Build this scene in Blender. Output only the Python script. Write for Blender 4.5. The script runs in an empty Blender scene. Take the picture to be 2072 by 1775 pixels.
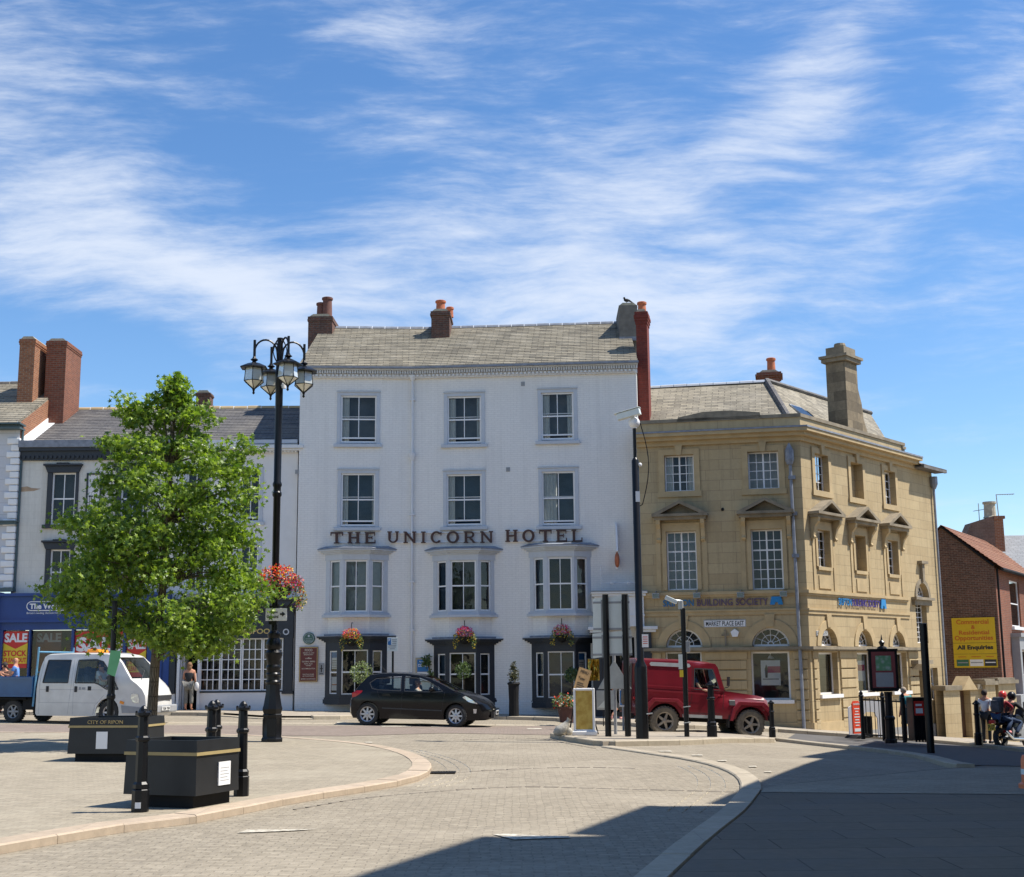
import bpy, bmesh, math, random
from mathutils import Vector, Matrix, Quaternion
PI = math.pi
R = math.radians
random.seed(7)
SC = bpy.context.scene
COL = SC.collection

# ------------------------------------------------------------------ camera and measuring
PITCH = math.atan(.1745); ROLL = .010; FOC = 2650.0
CAM = Vector((0, 0, 1.6))
_F = Vector((0, math.cos(PITCH), math.sin(PITCH)))
_R0 = Vector((1, 0, 0)); _U0 = Vector((0, -math.sin(PITCH), math.cos(PITCH)))
_Rv = _R0 * math.cos(ROLL) - _U0 * math.sin(ROLL)
_Uv = _U0 * math.cos(ROLL) + _R0 * math.sin(ROLL)
def ray(u, v):
    return (_Rv * ((u - 1036) / FOC) + _Uv * ((887.5 - v) / FOC) + _F)
def pt(u, v, y):                                   # point of the measured ray at world distance y
    d = ray(u, v); return CAM + d * (y / d.y)

def lerp_tab(tab, x):
    if x <= tab[0][0]: return tab[0][1]
    for (a, b), (c, d) in zip(tab, tab[1:]):
        if x <= c: return b + (d - b) * (x - a) / (c - a)
    return tab[-1][1]
HX = [(-60, .6), (-30, .45), (-20, .3), (-12, .14), (-8, .09), (-3, -.04), (5, -.25), (10, -.64), (15, -.96), (20, -1.4), (30, -2.2), (80, -5)]
def smooth(a, b, t):
    t = max(0, min(1, (t - a) / (b - a))); return t * t * (3 - 2 * t)
def g(x, y):
    z = lerp_tab(HX, x) * smooth(13, 36, y)
    if y > 44 and x > 8: z -= .045 * (y - 44) * min(1, (x - 8) / 4)
    return z
def gp(u, v, off=0.0):                             # point of the measured ray on the ground
    d = ray(u, v); t0 = 4.0
    f = lambda t: (CAM.z + d.z * t) - g(d.x * t, d.y * t) - off
    a = t0; b = t0
    while b < 400:
        b = a * 1.02
        if f(b) <= 0: break
        a = b
    for _ in range(30):
        m = (a + b) / 2
        if f(m) > 0: a = m
        else: b = m
    p = CAM + d * b
    return Vector((p.x, p.y, g(p.x, p.y) + off))
def ppm(y): return FOC / y                          # measured pixels per metre at distance y

class Facade:
    def __init__(s, x, y, ang):
        s.o = Vector((x, y, 0)); s.a = ang; s.bend = None
        s.t = Vector((math.cos(ang), math.sin(ang), 0)); s.n = Vector((-math.sin(ang), math.cos(ang), 0))
    def uv(s, u, v, dep=0.0):                       # -> (along, height) on the plane dep metres inside
        d = ray(u, v); k = ((s.o + s.n * dep - CAM).dot(s.n)) / d.dot(s.n)
        p = CAM + d * k
        if s.bend:
            for _ in range(3):
                k = ((s.o + s.n * (dep + s.bend((p - s.o).dot(s.t))) - CAM).dot(s.n)) / d.dot(s.n); p = CAM + d * k
        return ((p - s.o).dot(s.t), p.z)
    def mat(s): return Matrix.Translation(s.o) @ Matrix.Rotation(s.a, 4, 'Z')
    def box(s, u0, v0, u1, v1, dep=0.0):            # pixel rect -> (s0, s1, z0, z1), measured on mid lines
        um, vm = (u0 + u1) / 2, (v0 + v1) / 2
        s0 = s.uv(u0, vm, dep)[0]; s1 = s.uv(u1, vm, dep)[0]
        z1 = s.uv(um, v0, dep)[1]; z0 = s.uv(um, v1, dep)[1]
        return (s0, s1, z0, z1)

# ------------------------------------------------------------------ object helpers
def tag(o, label=None, cat=None, group=None, kind=None):
    if label: o['label'] = label
    if cat: o['category'] = cat
    if group: o['group'] = group
    if kind: o['kind'] = kind
    return o
def empty(name, loc=(0, 0, 0), rz=0.0, label=None, cat=None, group=None):
    o = bpy.data.objects.new(name, None); COL.objects.link(o)
    o.location = loc; o.rotation_euler = (0, 0, rz); o.empty_display_size = .2
    return tag(o, label, cat, group)
def copy_tree(o, parent=None):
    c = o.copy(); COL.objects.link(c)
    if parent: c.parent = parent
    for ch in [x for x in COL.objects if x.parent == o]:
        copy_tree(ch, c)
    return c
def set_uv(me):
    me.update()
    if not me.uv_layers: me.uv_layers.new(name='UVMap')
    uvl = me.uv_layers[0].data
    vs = me.vertices
    for p in me.polygons:
        n = p.normal
        if abs(n.z) > .985: t = Vector((1, 0, 0)); b = Vector((0, 1, 0))
        else:
            t = Vector((-n.y, n.x, 0)).normalized(); b = n.cross(t)
        for li in p.loop_indices:
            co = vs[me.loops[li].vertex_index].co
            uvl[li].uv = (co.dot(t), co.dot(b))
def finish(name, me, mats, parent=None, smooth_ang=None, bevel=0, solid=0, kind=None):
    for m in (mats if isinstance(mats, (list, tuple)) else [mats]):
        me.materials.append(m)
    o = bpy.data.objects.new(name, me); COL.objects.link(o)
    if parent: o.parent = parent
    if bevel:
        b = o.modifiers.new('bevel', 'BEVEL'); b.width = bevel; b.segments = 2; b.limit_method = 'ANGLE'; b.angle_limit = R(35)
    if smooth_ang is not None:
        me.set_sharp_from_angle(angle=R(smooth_ang))
        for p in me.polygons: p.use_smooth = True
        me.update()
    if kind: o['kind'] = kind
    return o

CTX = {'warp': None, 'cuts': []}
class MB:
    """collects shapes, then links them as ONE mesh object"""
    def __init__(s): s.v = []; s.f = []; s.m = []; s.T = [Matrix.Identity(4)]; s.warp = CTX['warp']
    def push(s, M): s.T.append(s.T[-1] @ M)
    def pop(s): s.T.pop()
    def add(s, vs, fs, m=0):
        b = len(s.v); M = s.T[-1]
        for p in vs: s.v.append(M @ Vector(p))
        for f in fs: s.f.append([i + b for i in f]); s.m.append(m)
    def box(s, x0, x1, y0, y1, z0, z1, m=0):
        if x0 > x1: x0, x1 = x1, x0
        if y0 > y1: y0, y1 = y1, y0
        if z0 > z1: z0, z1 = z1, z0
        s.add([(x0, y0, z0), (x1, y0, z0), (x1, y1, z0), (x0, y1, z0), (x0, y0, z1), (x1, y0, z1), (x1, y1, z1), (x0, y1, z1)],
              [(0, 3, 2, 1), (4, 5, 6, 7), (0, 1, 5, 4), (1, 2, 6, 5), (2, 3, 7, 6), (3, 0, 4, 7)], m)
    def sbox(s, x0, x1, y0, y1, z0, z1, m=0):       # box split at the bends of a bent facade
        xs = [x0] + [c for c in CTX['cuts'] if x0 < c < x1] + [x1]
        for a, b in zip(xs, xs[1:]): s.box(a, b, y0, y1, z0, z1, m)
    def quad(s, a, b, c, d, m=0): s.add([a, b, c, d], [(0, 1, 2, 3)], m)
    def poly(s, pts, m=0): s.add(pts, [tuple(range(len(pts)))], m)
    def prism(s, pts, h0, h1, axis='y', m=0):       # polygon (a,b) swept along an axis
        n = len(pts)
        if axis == 'y': P = [(a, h0, b) for a, b in pts] + [(a, h1, b) for a, b in pts]
        elif axis == 'z': P = [(a, b, h0) for a, b in pts] + [(a, b, h1) for a, b in pts]
        else: P = [(h0, a, b) for a, b in pts] + [(h1, a, b) for a, b in pts]
        fs = [tuple(range(n))[::-1], tuple(range(n, 2 * n))]
        fs += [(i, (i + 1) % n, n + (i + 1) % n, n + i) for i in range(n)]
        area = sum(pts[i][0] * pts[(i + 1) % n][1] - pts[(i + 1) % n][0] * pts[i][1] for i in range(n))
        flip = (area < 0) ^ (axis == 'y') ^ (h1 < h0)
        if flip: fs = [f[::-1] for f in fs]
        s.add(P, fs, m)
    def lathe(s, prof, c=(0, 0, 0), n=12, m=0, rot=0.0, close=True):   # prof: (r, z)
        vs = []; fs = []
        for r, z in prof:
            for i in range(n):
                a = rot + 2 * PI * i / n; vs.append((c[0] + r * math.cos(a), c[1] + r * math.sin(a), c[2] + z))
        for k in range(len(prof) - 1):
            for i in range(n):
                j = (i + 1) % n; fs.append((k * n + i, k * n + j, (k + 1) * n + j, (k + 1) * n + i))
        if close:
            fs.append(tuple(range(n))[::-1]); fs.append(tuple((len(prof) - 1) * n + i for i in range(n)))
        s.add(vs, fs, m)
    def cone(s, p0, p1, r0, r1, n=10, m=0):
        p0 = Vector(p0); p1 = Vector(p1); q = (p1 - p0).normalized().to_track_quat('Z', 'Y')
        vs = []
        for p, r in ((p0, r0), (p1, r1)):
            for i in range(n):
                a = 2 * PI * i / n; vs.append(p + q @ Vector((r * math.cos(a), r * math.sin(a), 0)))
        fs = [(i, (i + 1) % n, n + (i + 1) % n, n + i) for i in range(n)] + [tuple(range(n))[::-1], tuple(range(n, 2 * n))]
        s.add(vs, fs, m)
    def tube(s, path, r, n=8, m=0):
        path = [Vector(p) for p in path]; vs = []; fs = []
        rs = r if isinstance(r, (list, tuple)) else [r] * len(path)
        for k, p in enumerate(path):
            a = path[max(0, k - 1)]; b = path[min(len(path) - 1, k + 1)]
            q = (b - a).normalized().to_track_quat('Z', 'Y')
            for i in range(n):
                t = 2 * PI * i / n; vs.append(p + q @ Vector((rs[k] * math.cos(t), rs[k] * math.sin(t), 0)))
        for k in range(len(path) - 1):
            for i in range(n):
                j = (i + 1) % n; fs.append((k * n + i, k * n + j, (k + 1) * n + j, (k + 1) * n + i))
        fs.append(tuple(range(n))[::-1]); fs.append(tuple((len(path) - 1) * n + i for i in range(n)))
        s.add(vs, fs, m)
    def sphere(s, c, r, n=10, k=6, m=0, sz=(1, 1, 1)):
        vs = []; fs = []
        for i in range(1, k):
            ph = PI * i / k
            for j in range(n):
                t = 2 * PI * j / n
                vs.append((c[0] + sz[0] * r * math.sin(ph) * math.cos(t), c[1] + sz[1] * r * math.sin(ph) * math.sin(t), c[2] + sz[2] * r * math.cos(ph)))
        top = len(vs); vs.append((c[0], c[1], c[2] + sz[2] * r)); bot = len(vs); vs.append((c[0], c[1], c[2] - sz[2] * r))
        for i in range(k - 2):
            for j in range(n):
                q = (j + 1) % n; fs.append((i * n + j, (i + 1) * n + j, (i + 1) * n + q, i * n + q))
        for j in range(n):
            q = (j + 1) % n; fs.append((top, j, q)); fs.append((bot, (k - 2) * n + q, (k - 2) * n + j))
        s.add(vs, fs, m)
    def mesh(s, name='m'):
        vs = [s.warp(v) for v in s.v] if s.warp else s.v
        me = bpy.data.meshes.new(name); me.from_pydata([tuple(v) for v in vs], [], s.f)
        for p, m in zip(me.polygons, s.m): p.material_index = m
        set_uv(me); return me
    def build(s, name, mats, parent=None, **kw):
        if not s.f: return None
        return finish(name, s.mesh(name), mats, parent, **kw)

# ------------------------------------------------------------------ materials
def nt(name):
    m = bpy.data.materials.new(name); m.use_nodes = True
    t = m.node_tree; b = t.nodes['Principled BSDF']
    return m, t, b
def N(t, typ, **kw):
    n = t.nodes.new(typ)
    for k, v in kw.items():
        if hasattr(n, k): setattr(n, k, v)
        else: n.inputs[k.replace('_', ' ')].default_value = v
    return n
def c4(c): return (c[0], c[1], c[2], 1)
def mixc(t, fac, a, b, mode='MIX'):
    n = t.nodes.new('ShaderNodeMix'); n.data_type = 'RGBA'; n.blend_type = mode
    for i, x in ((0, fac), (6, a), (7, b)):
        if isinstance(x, (int, float)): n.inputs[i].default_value = x
        elif isinstance(x, tuple): n.inputs[i].default_value = c4(x)
        else: t.links.new(x, n.inputs[i])
    return n.outputs[2]
def ramp(t, src, p0, p1):
    n = t.nodes.new('ShaderNodeMapRange'); n.inputs[1].default_value = p0; n.inputs[2].default_value = p1
    t.links.new(src, n.inputs[0]); return n.outputs[0]
def noise(t, vec, scale, detail=4, rough=.6):
    n = N(t, 'ShaderNodeTexNoise'); n.inputs['Scale'].default_value = scale; n.inputs['Detail'].default_value = detail; n.inputs['Roughness'].default_value = rough
    if vec is not None: t.links.new(vec, n.inputs['Vector'])
    return n.outputs[0]
def scalev(t, vec, s):
    n = t.nodes.new('ShaderNodeMapping'); n.inputs['Scale'].default_value = s; t.links.new(vec, n.inputs['Vector']); return n.outputs[0]
def bump(t, b, h, strength=.3, dist=.02):
    n = N(t, 'ShaderNodeBump'); n.inputs['Strength'].default_value = strength; n.inputs['Distance'].default_value = dist
    t.links.new(h, n.inputs['Height']); t.links.new(n.outputs[0], b.inputs['Normal']); return n
_plain = {}
def plain(col, rough=.6, metal=0.0, var=.12, nscale=6.0, spec=.5, bmp=0.0, name='paint'):
    key = (col, rough, metal, var, nscale, spec, bmp)
    if key in _plain: return _plain[key]
    m, t, b = nt(name)
    b.inputs['Roughness'].default_value = rough; b.inputs['Metallic'].default_value = metal
    b.inputs['Specular IOR Level'].default_value = spec
    tc = N(t, 'ShaderNodeTexCoord').outputs['Object']
    if var:
        n1 = noise(t, tc, nscale, 5)
        dk = tuple(x * (1 - var) for x in col); lt = tuple(min(1, x * (1 + var)) for x in col)
        t.links.new(mixc(t, ramp(t, n1, .3, .7), dk, lt), b.inputs['Base Color'])
        if bmp: bump(t, b, n1, bmp)
    else: b.inputs['Base Color'].default_value = c4(col)
    _plain[key] = m; return m
def brickmat(name, c1, c2, mortar, w, h, ms=.01, rough=.85, bstr=.5, offset=.5, stain=None, stain_amt=.4, nscale=.6, vary=.25, moss=None, rowvar=0.0, bias=0.0, bdist=.01, streak=0.0):
    m, t, b = nt(name); b.inputs['Roughness'].default_value = rough
    b.inputs['Specular IOR Level'].default_value = .3
    uv = N(t, 'ShaderNodeUVMap').outputs[0]; ob = N(t, 'ShaderNodeTexCoord').outputs['Object']
    br = N(t, 'ShaderNodeTexBrick'); br.offset = offset
    if rowvar:
        nz = N(t, 'ShaderNodeTexNoise'); nz.inputs['Scale'].default_value = 1.7; t.links.new(uv, nz.inputs['Vector'])
        mx = t.nodes.new('ShaderNodeMix'); mx.data_type = 'VECTOR'; mx.inputs[0].default_value = rowvar
        t.links.new(uv, mx.inputs[4]); t.links.new(nz.outputs['Color'], mx.inputs[5]); vec = mx.outputs[1]
    else: vec = uv
    t.links.new(vec, br.inputs['Vector'])
    for k, v in (('Scale', 1.0), ('Mortar Size', ms), ('Mortar Smooth', .3), ('Bias', bias), ('Brick Width', w), ('Row Height', h)):
        br.inputs[k].default_value = v
    br.inputs['Color1'].default_value = c4(c1); br.inputs['Color2'].default_value = c4(c2); br.inputs['Mortar'].default_value = c4(mortar)
    n2 = noise(t, ob, 9, 6, .7)
    c = mixc(t, ramp(t, n2, .25, .75), tuple([1 - vary] * 3), tuple([1 + vary] * 3))
    c = mixc(t, 1.0, br.outputs['Color'], c, 'MULTIPLY')
    if stain:
        n3 = noise(t, scalev(t, ob, (1, 1, .45)), nscale, 6, .65)
        c = mixc(t, ramp(t, n3, .48, .72), c, mixc(t, stain_amt, c, stain))
    if streak:                                          # rain streaks and grime running down the wall
        n5 = noise(t, scalev(t, ob, (5, 5, .22)), 1.0, 5, .7); c = mixc(t, ramp(t, n5, .5, .75), c, mixc(t, 1.0, c, tuple([1 - streak * 1.6] * 3), 'MULTIPLY'))
    if moss:
        n4 = noise(t, ob, 2.3, 8, .7); c = mixc(t, ramp(t, n4, .55, .8), c, moss)
    t.links.new(c, b.inputs['Base Color'])
    sub = N(t, 'ShaderNodeMath', operation='SUBTRACT'); t.links.new(n2, sub.inputs[0]); t.links.new(br.outputs['Fac'], sub.inputs[1])
    bump(t, b, sub.outputs[0], bstr, bdist)
    return m
def glassmat(name, tint=(.9, .94, .96), refl=1.0, clear=.93, rough=.02):
    m = bpy.data.materials.new(name); m.use_nodes = True; t = m.node_tree; t.nodes.clear()
    out = N(t, 'ShaderNodeOutputMaterial'); tr = N(t, 'ShaderNodeBsdfTransparent'); gl = N(t, 'ShaderNodeBsdfGlossy'); gl.inputs['Roughness'].default_value = rough
    tr.inputs[0].default_value = c4(tuple(x * clear for x in tint))
    gl.inputs[0].default_value = (refl, refl, refl, 1)
    fr = N(t, 'ShaderNodeFresnel'); fr.inputs[0].default_value = 1.5
    tc = N(t, 'ShaderNodeTexCoord').outputs['Object']; nz = noise(t, tc, 1.3, 2)
    bp = N(t, 'ShaderNodeBump'); bp.inputs['Strength'].default_value = .16; bp.inputs['Distance'].default_value = .05; t.links.new(nz, bp.inputs['Height'])
    t.links.new(bp.outputs[0], gl.inputs['Normal'])
    mx = N(t, 'ShaderNodeMixShader'); t.links.new(fr.outputs[0], mx.inputs[0]); t.links.new(tr.outputs[0], mx.inputs[1]); t.links.new(gl.outputs[0], mx.inputs[2])
    t.links.new(mx.outputs[0], out.inputs[0]); return m
M = {}
M['glass'] = glassmat('window_glass', refl=.8)
M['shop_glass'] = glassmat('shop_glass', (.97, .97, .97), 1.0, .97)
M['car_glass'] = glassmat('car_glass', (.85, .93, .9), 1.0, .9)
M['dark_glass'] = glassmat('dark_glass', (.4, .42, .42), 1.0, .35)
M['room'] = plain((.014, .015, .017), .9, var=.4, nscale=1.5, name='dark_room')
M['room_mid'] = plain((.12, .13, .14), .9, var=.3, nscale=1.5, name='grey_blind_reflection')  # grey of blinds and of reflections in the panes put into one colour
M['white'] = plain((.78, .78, .78), .45, var=.04, name='white_gloss')
M['reflect_blue'] = plain((.03, .055, .085), .9, var=.5, nscale=1.1, name='reflected_blue_panel')  # blue of reflected sky put into the sheets behind the panes
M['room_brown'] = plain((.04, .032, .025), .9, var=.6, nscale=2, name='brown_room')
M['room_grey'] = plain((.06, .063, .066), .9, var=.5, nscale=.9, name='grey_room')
M['cream'] = plain((.68, .685, .69), .5, var=.05, name='white_masonry_paint')
M['offwhite'] = plain((.50, .53, .57), .5, var=.05, name='pale_grey_paint')
M['curtain'] = plain((.7, .7, .66), .9, var=.1, nscale=12, name='net_curtain')
M['black'] = plain((.006, .0065, .008), .36, var=.3, nscale=4, spec=.3, name='black_gloss_iron')
M['blackmat'] = plain((.011, .011, .012), .75, var=.3, spec=.25, name='black_matt')
M['navy'] = plain((.017, .022, .032), .45, var=.12, name='dark_slate_paint')
M['grey'] = plain((.3, .31, .32), .5, var=.1, name='grey_paint')
M['lead'] = plain((.22, .24, .28), .6, var=.25, name='lead_sheet')
M['gold'] = plain((.55, .4, .14), .45, var=.1, name='gold_paint')
M['rubber'] = plain((.03, .03, .03), .8, var=.2, name='tyre_rubber')
M['alloy'] = plain((.5, .5, .52), .35, .6, var=.1, name='wheel_alloy')
M['skin'] = plain((.55, .3, .2), .6, var=.05, name='skin')
M['terracotta'] = plain((.42, .13, .06), .8, var=.2, name='terracotta')
M['wood'] = plain((.35, .22, .1), .7, var=.25, name='wood')
M['steel'] = plain((.45, .47, .47), .45, .5, var=.1, name='sign_back_aluminium')
M['red'] = plain((.6, .03, .02), .5, var=.05, name='red_print')
M['yellow'] = plain((.75, .55, .03), .5, var=.04, name='yellow_print')
M['blue'] = plain((.02, .16, .42), .5, var=.05, name='blue_print')
M['pot_dark'] = plain((.14, .06, .045), .8, var=.2, name='sooty_pot')
M['magenta'] = plain((.45, .03, .12), .5, var=.05, name='magenta_print')
M['txtblack'] = plain((.02, .02, .02), .6, var=0, name='black_print')
M['txtwhite'] = plain((.8, .8, .8), .6, var=0, name='white_print')

# ------------------------------------------------------------------ text
def font_mesh(s, extrude=.0, bold=0.0, space=1.0):
    cu = bpy.data.curves.new('t', 'FONT'); cu.body = s; cu.extrude = extrude; cu.offset = bold; cu.space_character = space
    cu.align_x = 'LEFT'; cu.resolution_u = 3
    o = bpy.data.objects.new('t', cu); COL.objects.link(o)
    dg = bpy.context.evaluated_depsgraph_get(); dg.update()
    me = bpy.data.meshes.new_from_object(o.evaluated_get(dg))
    bpy.data.objects.remove(o); bpy.data.curves.remove(cu)
    vs = [v.co.copy() for v in me.vertices]; fs = [tuple(p.vertices) for p in me.polygons]
    bpy.data.meshes.remove(me); return vs, fs
def text(mb, s, s0, s1, z0, z1, y, dep=.01, bold=0.0, m=0, keep=False, space=1.0, axis='f'):
    """letters fitted to the rectangle s0..s1 x z0..z1 on the plane y (front towards -y)"""
    vs, fs = font_mesh(s, .5, bold, space)
    x0 = min(v.x for v in vs); x1 = max(v.x for v in vs); a0 = min(v.y for v in vs); a1 = max(v.y for v in vs)
    sx = (s1 - s0) / (x1 - x0); sz = (z1 - z0) / (a1 - a0)
    if keep: sx = sz = min(sx, sz); s0 = (s0 + s1) / 2 - sx * (x1 - x0) / 2
    P = [(s0 + (v.x - x0) * sx, y - dep * (v.z + .5), z0 + (v.y - a0) * sz) for v in vs]
    mb.add(P, fs, m)
# ------------------------------------------------------------------ camera, sun, sky
cd = bpy.data.cameras.new('camera'); cam = bpy.data.objects.new('camera', cd); COL.objects.link(cam)
cd.sensor_width = 36; cd.sensor_fit = 'HORIZONTAL'; cd.lens = 36 * FOC / 2072; cd.clip_end = 4000; cd.clip_start = .1
mw = Matrix.Identity(4)
for i in range(3):
    mw[i][0] = _Rv[i]; mw[i][1] = _Uv[i]; mw[i][2] = -_F[i]; mw[i][3] = CAM[i]
cam.matrix_world = mw; SC.camera = cam
SUN_EL = R(58); SUN_AZ = R(1.5)                       # azimuth measured from +x towards +y
sd = Vector((math.cos(SUN_EL) * math.cos(SUN_AZ), math.cos(SUN_EL) * math.sin(SUN_AZ), math.sin(SUN_EL)))
sl = bpy.data.lights.new('sun', 'SUN'); sl.energy = 4.6; sl.angle = R(.5); sl.color = (1, .94, .85)
so = bpy.data.objects.new('sun', sl); COL.objects.link(so); so.rotation_euler = sd.to_track_quat('Z', 'Y').to_euler(); so.location = (20, 0, 60)
SC.view_settings.view_transform = 'Standard'; SC.view_settings.look = 'None'; SC.view_settings.exposure = 0.68; SC.view_settings.gamma = 1
SC.cycles.max_bounces = 6; SC.cycles.transparent_max_bounces = 12; SC.cycles.caustics_reflective = False; SC.cycles.caustics_refractive = False

W = bpy.data.worlds.new('World'); SC.world = W; W.use_nodes = True
t = W.node_tree; t.nodes.clear()
out = N(t, 'ShaderNodeOutputWorld'); bg = N(t, 'ShaderNodeBackground'); t.links.new(bg.outputs[0], out.inputs[0])
sky = N(t, 'ShaderNodeTexSky'); sky.sky_type = 'NISHITA'; sky.sun_disc = False; sky.sun_elevation = SUN_EL
sky.sun_rotation = PI / 2 - SUN_AZ; sky.air_density = 1.0; sky.dust_density = .1; sky.ozone_density = 1.5; sky.altitude = 50
bg.inputs['Strength'].default_value = .105
gen = N(t, 'ShaderNodeTexCoord').outputs['Generated']
sep = N(t, 'ShaderNodeSeparateXYZ'); t.links.new(gen, sep.inputs[0])
def mth(op, a, b=None, c=None, clamp=False):
    n = N(t, 'ShaderNodeMath', operation=op); n.use_clamp = clamp
    for i, x in enumerate((a, b, c)):
        if x is None: continue
        if isinstance(x, (int, float)): n.inputs[i].default_value = x
        else: t.links.new(x, n.inputs[i])
    return n.outputs[0]
hsv = N(t, 'ShaderNodeHueSaturation'); hsv.inputs['Saturation'].default_value = 1.2; hsv.inputs['Value'].default_value = .97
t.links.new(sky.outputs[0], hsv.inputs['Color'])
# high cirrus: direction on the sky dome, az = x/|y|, el = z/|y|
ay = mth('MAXIMUM', mth('ABSOLUTE', sep.outputs[1]), .05)
A = mth('DIVIDE', sep.outputs[0], ay); E = mth('DIVIDE', sep.outputs[2], ay)
cmb = N(t, 'ShaderNodeCombineXYZ'); t.links.new(A, cmb.inputs[0]); t.links.new(E, cmb.inputs[1])
P = cmb.outputs[0]
warpn = N(t, 'ShaderNodeTexNoise'); warpn.inputs['Scale'].default_value = 3.2; warpn.inputs['Detail'].default_value = 3
t.links.new(P, warpn.inputs['Vector'])
ws = N(t, 'ShaderNodeVectorMath', operation='SUBTRACT'); t.links.new(warpn.outputs['Color'], ws.inputs[0]); ws.inputs[1].default_value = (.5, .5, .5)
wv = N(t, 'ShaderNodeVectorMath', operation='SCALE'); t.links.new(ws.outputs[0], wv.inputs[0]); wv.inputs['Scale'].default_value = .075
wa = N(t, 'ShaderNodeVectorMath', operation='ADD'); t.links.new(P, wa.inputs[0]); t.links.new(wv.outputs[0], wa.inputs[1])
PW = wa.outputs[0]
def streak(rot, sx, sy, scale, detail=7, seed=0.0, rough=.62):
    mp = N(t, 'ShaderNodeMapping'); mp.inputs['Rotation'].default_value = (0, 0, R(rot)); mp.inputs['Scale'].default_value = (sx, sy, 1); mp.inputs['Location'].default_value = (seed, seed * .7, seed)
    t.links.new(PW, mp.inputs['Vector']); return noise(t, mp.outputs[0], scale, detail, rough)
def dirpix(u, v):
    d = ray(u, v); return (d.x / d.y, d.z / d.y)
def blob(u, v, ru, rv, rot, amp):
    """soft bank of cirrus centred on a sky direction"""
    a, e = dirpix(u, v); mp = N(t, 'ShaderNodeMapping', vector_type='TEXTURE'); mp.inputs['Location'].default_value = (a, e, 0)
    mp.inputs['Rotation'].default_value = (0, 0, R(rot)); mp.inputs['Scale'].default_value = (ru / FOC, rv / FOC, 1)
    t.links.new(PW, mp.inputs['Vector'])
    ln = N(t, 'ShaderNodeVectorMath', operation='LENGTH'); t.links.new(mp.outputs[0], ln.inputs[0])
    k = mth('MULTIPLY', mth('POWER', 2.718, mth('MULTIPLY', mth('POWER', ln.outputs['Value'], 2.0), -1.0)), amp)
    return k
s1 = streak(-35, 1.0, 2.6, 5.0, 9, 0.3, .66); s2 = streak(6, .9, 3.2, 6.5, 9, 3.1, .66); s3 = streak(-52, .8, 3.0, 8.0, 9, 7.7, .66)
base = None
for bb in [(120, 420, 420, 150, -25, .95), (330, 560, 420, 85, -8, .95), (-40, 130, 300, 150, 35, .9), (330, 200, 260, 45, -4, .65),
           (560, 650, 260, 60, -28, .9), (700, 60, 230, 60, 20, .55), (850, 110, 120, 110, -40, .6),
           (820, 250, 200, 70, 10, .5), (1000, 480, 460, 120, 12, .62), (1250, 600, 420, 110, 6, .85), (1400, 690, 300, 80, -20, .7),
           (1650, 130, 260, 95, 48, 1.0), (1500, 300, 420, 90, 30, .62), (1150, 300, 400, 130, 24, .38), (1700, 420, 330, 90, 18, .5),
           (1780, 540, 260, 60, 50, .35), (2050, 560, 260, 130, 20, .42), (2060, 150, 150, 120, 50, .38), (240, 790, 130, 16, -8, .6), (1950, 330, 200, 70, 40, .35), (430, 810, 40, 16, 30, .5)]:
    k = blob(*bb); base = k if base is None else mth('ADD', base, k)
blue = None                                          # clear gaps
for bb in [(440, 300, 220, 60, -6, .7), (780, 165, 180, 42, -12, .75), (560, 70, 90, 70, 0, .45), (110, 700, 260, 45, -22, 1.0), (330, 720, 150, 30, -26, .8),
           (1840, 150, 70, 150, 40, .4), (1580, 430, 230, 26, 8, .45), (1000, 230, 120, 40, 0, .35), (1880, 470, 140, 50, 40, .4), (1850, 740, 260, 70, 0, .5), (650, 370, 160, 40, 10, .35)]:
    k = blob(*bb); blue = k if blue is None else mth('ADD', blue, k)
s4 = streak(-20, 1.0, 5.0, 13.0, 6, 5.2)
st = mth('ADD', mth('MULTIPLY', mth('SUBTRACT', s4, .5), .7), mth('MULTIPLY', s1, .5), mth('MULTIPLY', s2, .35)); st = mth('ADD', st, mth('MULTIPLY', s3, .3))   # mean about .57
dens = mth('ADD', mth('MULTIPLY', mth('SUBTRACT', st, .57), 3.0), mth('SUBTRACT', mth('MULTIPLY', base, .82), mth('MULTIPLY', blue, .8)))
dens = mth('ADD', dens, .04)
mr = N(t, 'ShaderNodeMapRange', interpolation_type='SMOOTHERSTEP'); t.links.new(dens, mr.inputs[0]); mr.inputs[1].default_value = -.85; mr.inputs[2].default_value = 1.45
mr.inputs[4].default_value = .84
upm = mth('MULTIPLY', mth('GREATER_THAN', sep.outputs[2], -.02), mr.outputs[0])
cloud = N(t, 'ShaderNodeRGB'); cloud.outputs[0].default_value = (5.1, 5.5, 6.2, 1)
t.links.new(mixc(t, upm, mixc(t, 1.0, hsv.outputs[0], (.90, .96, 1.05), 'MULTIPLY'), cloud.outputs[0]), bg.inputs[0])

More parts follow.
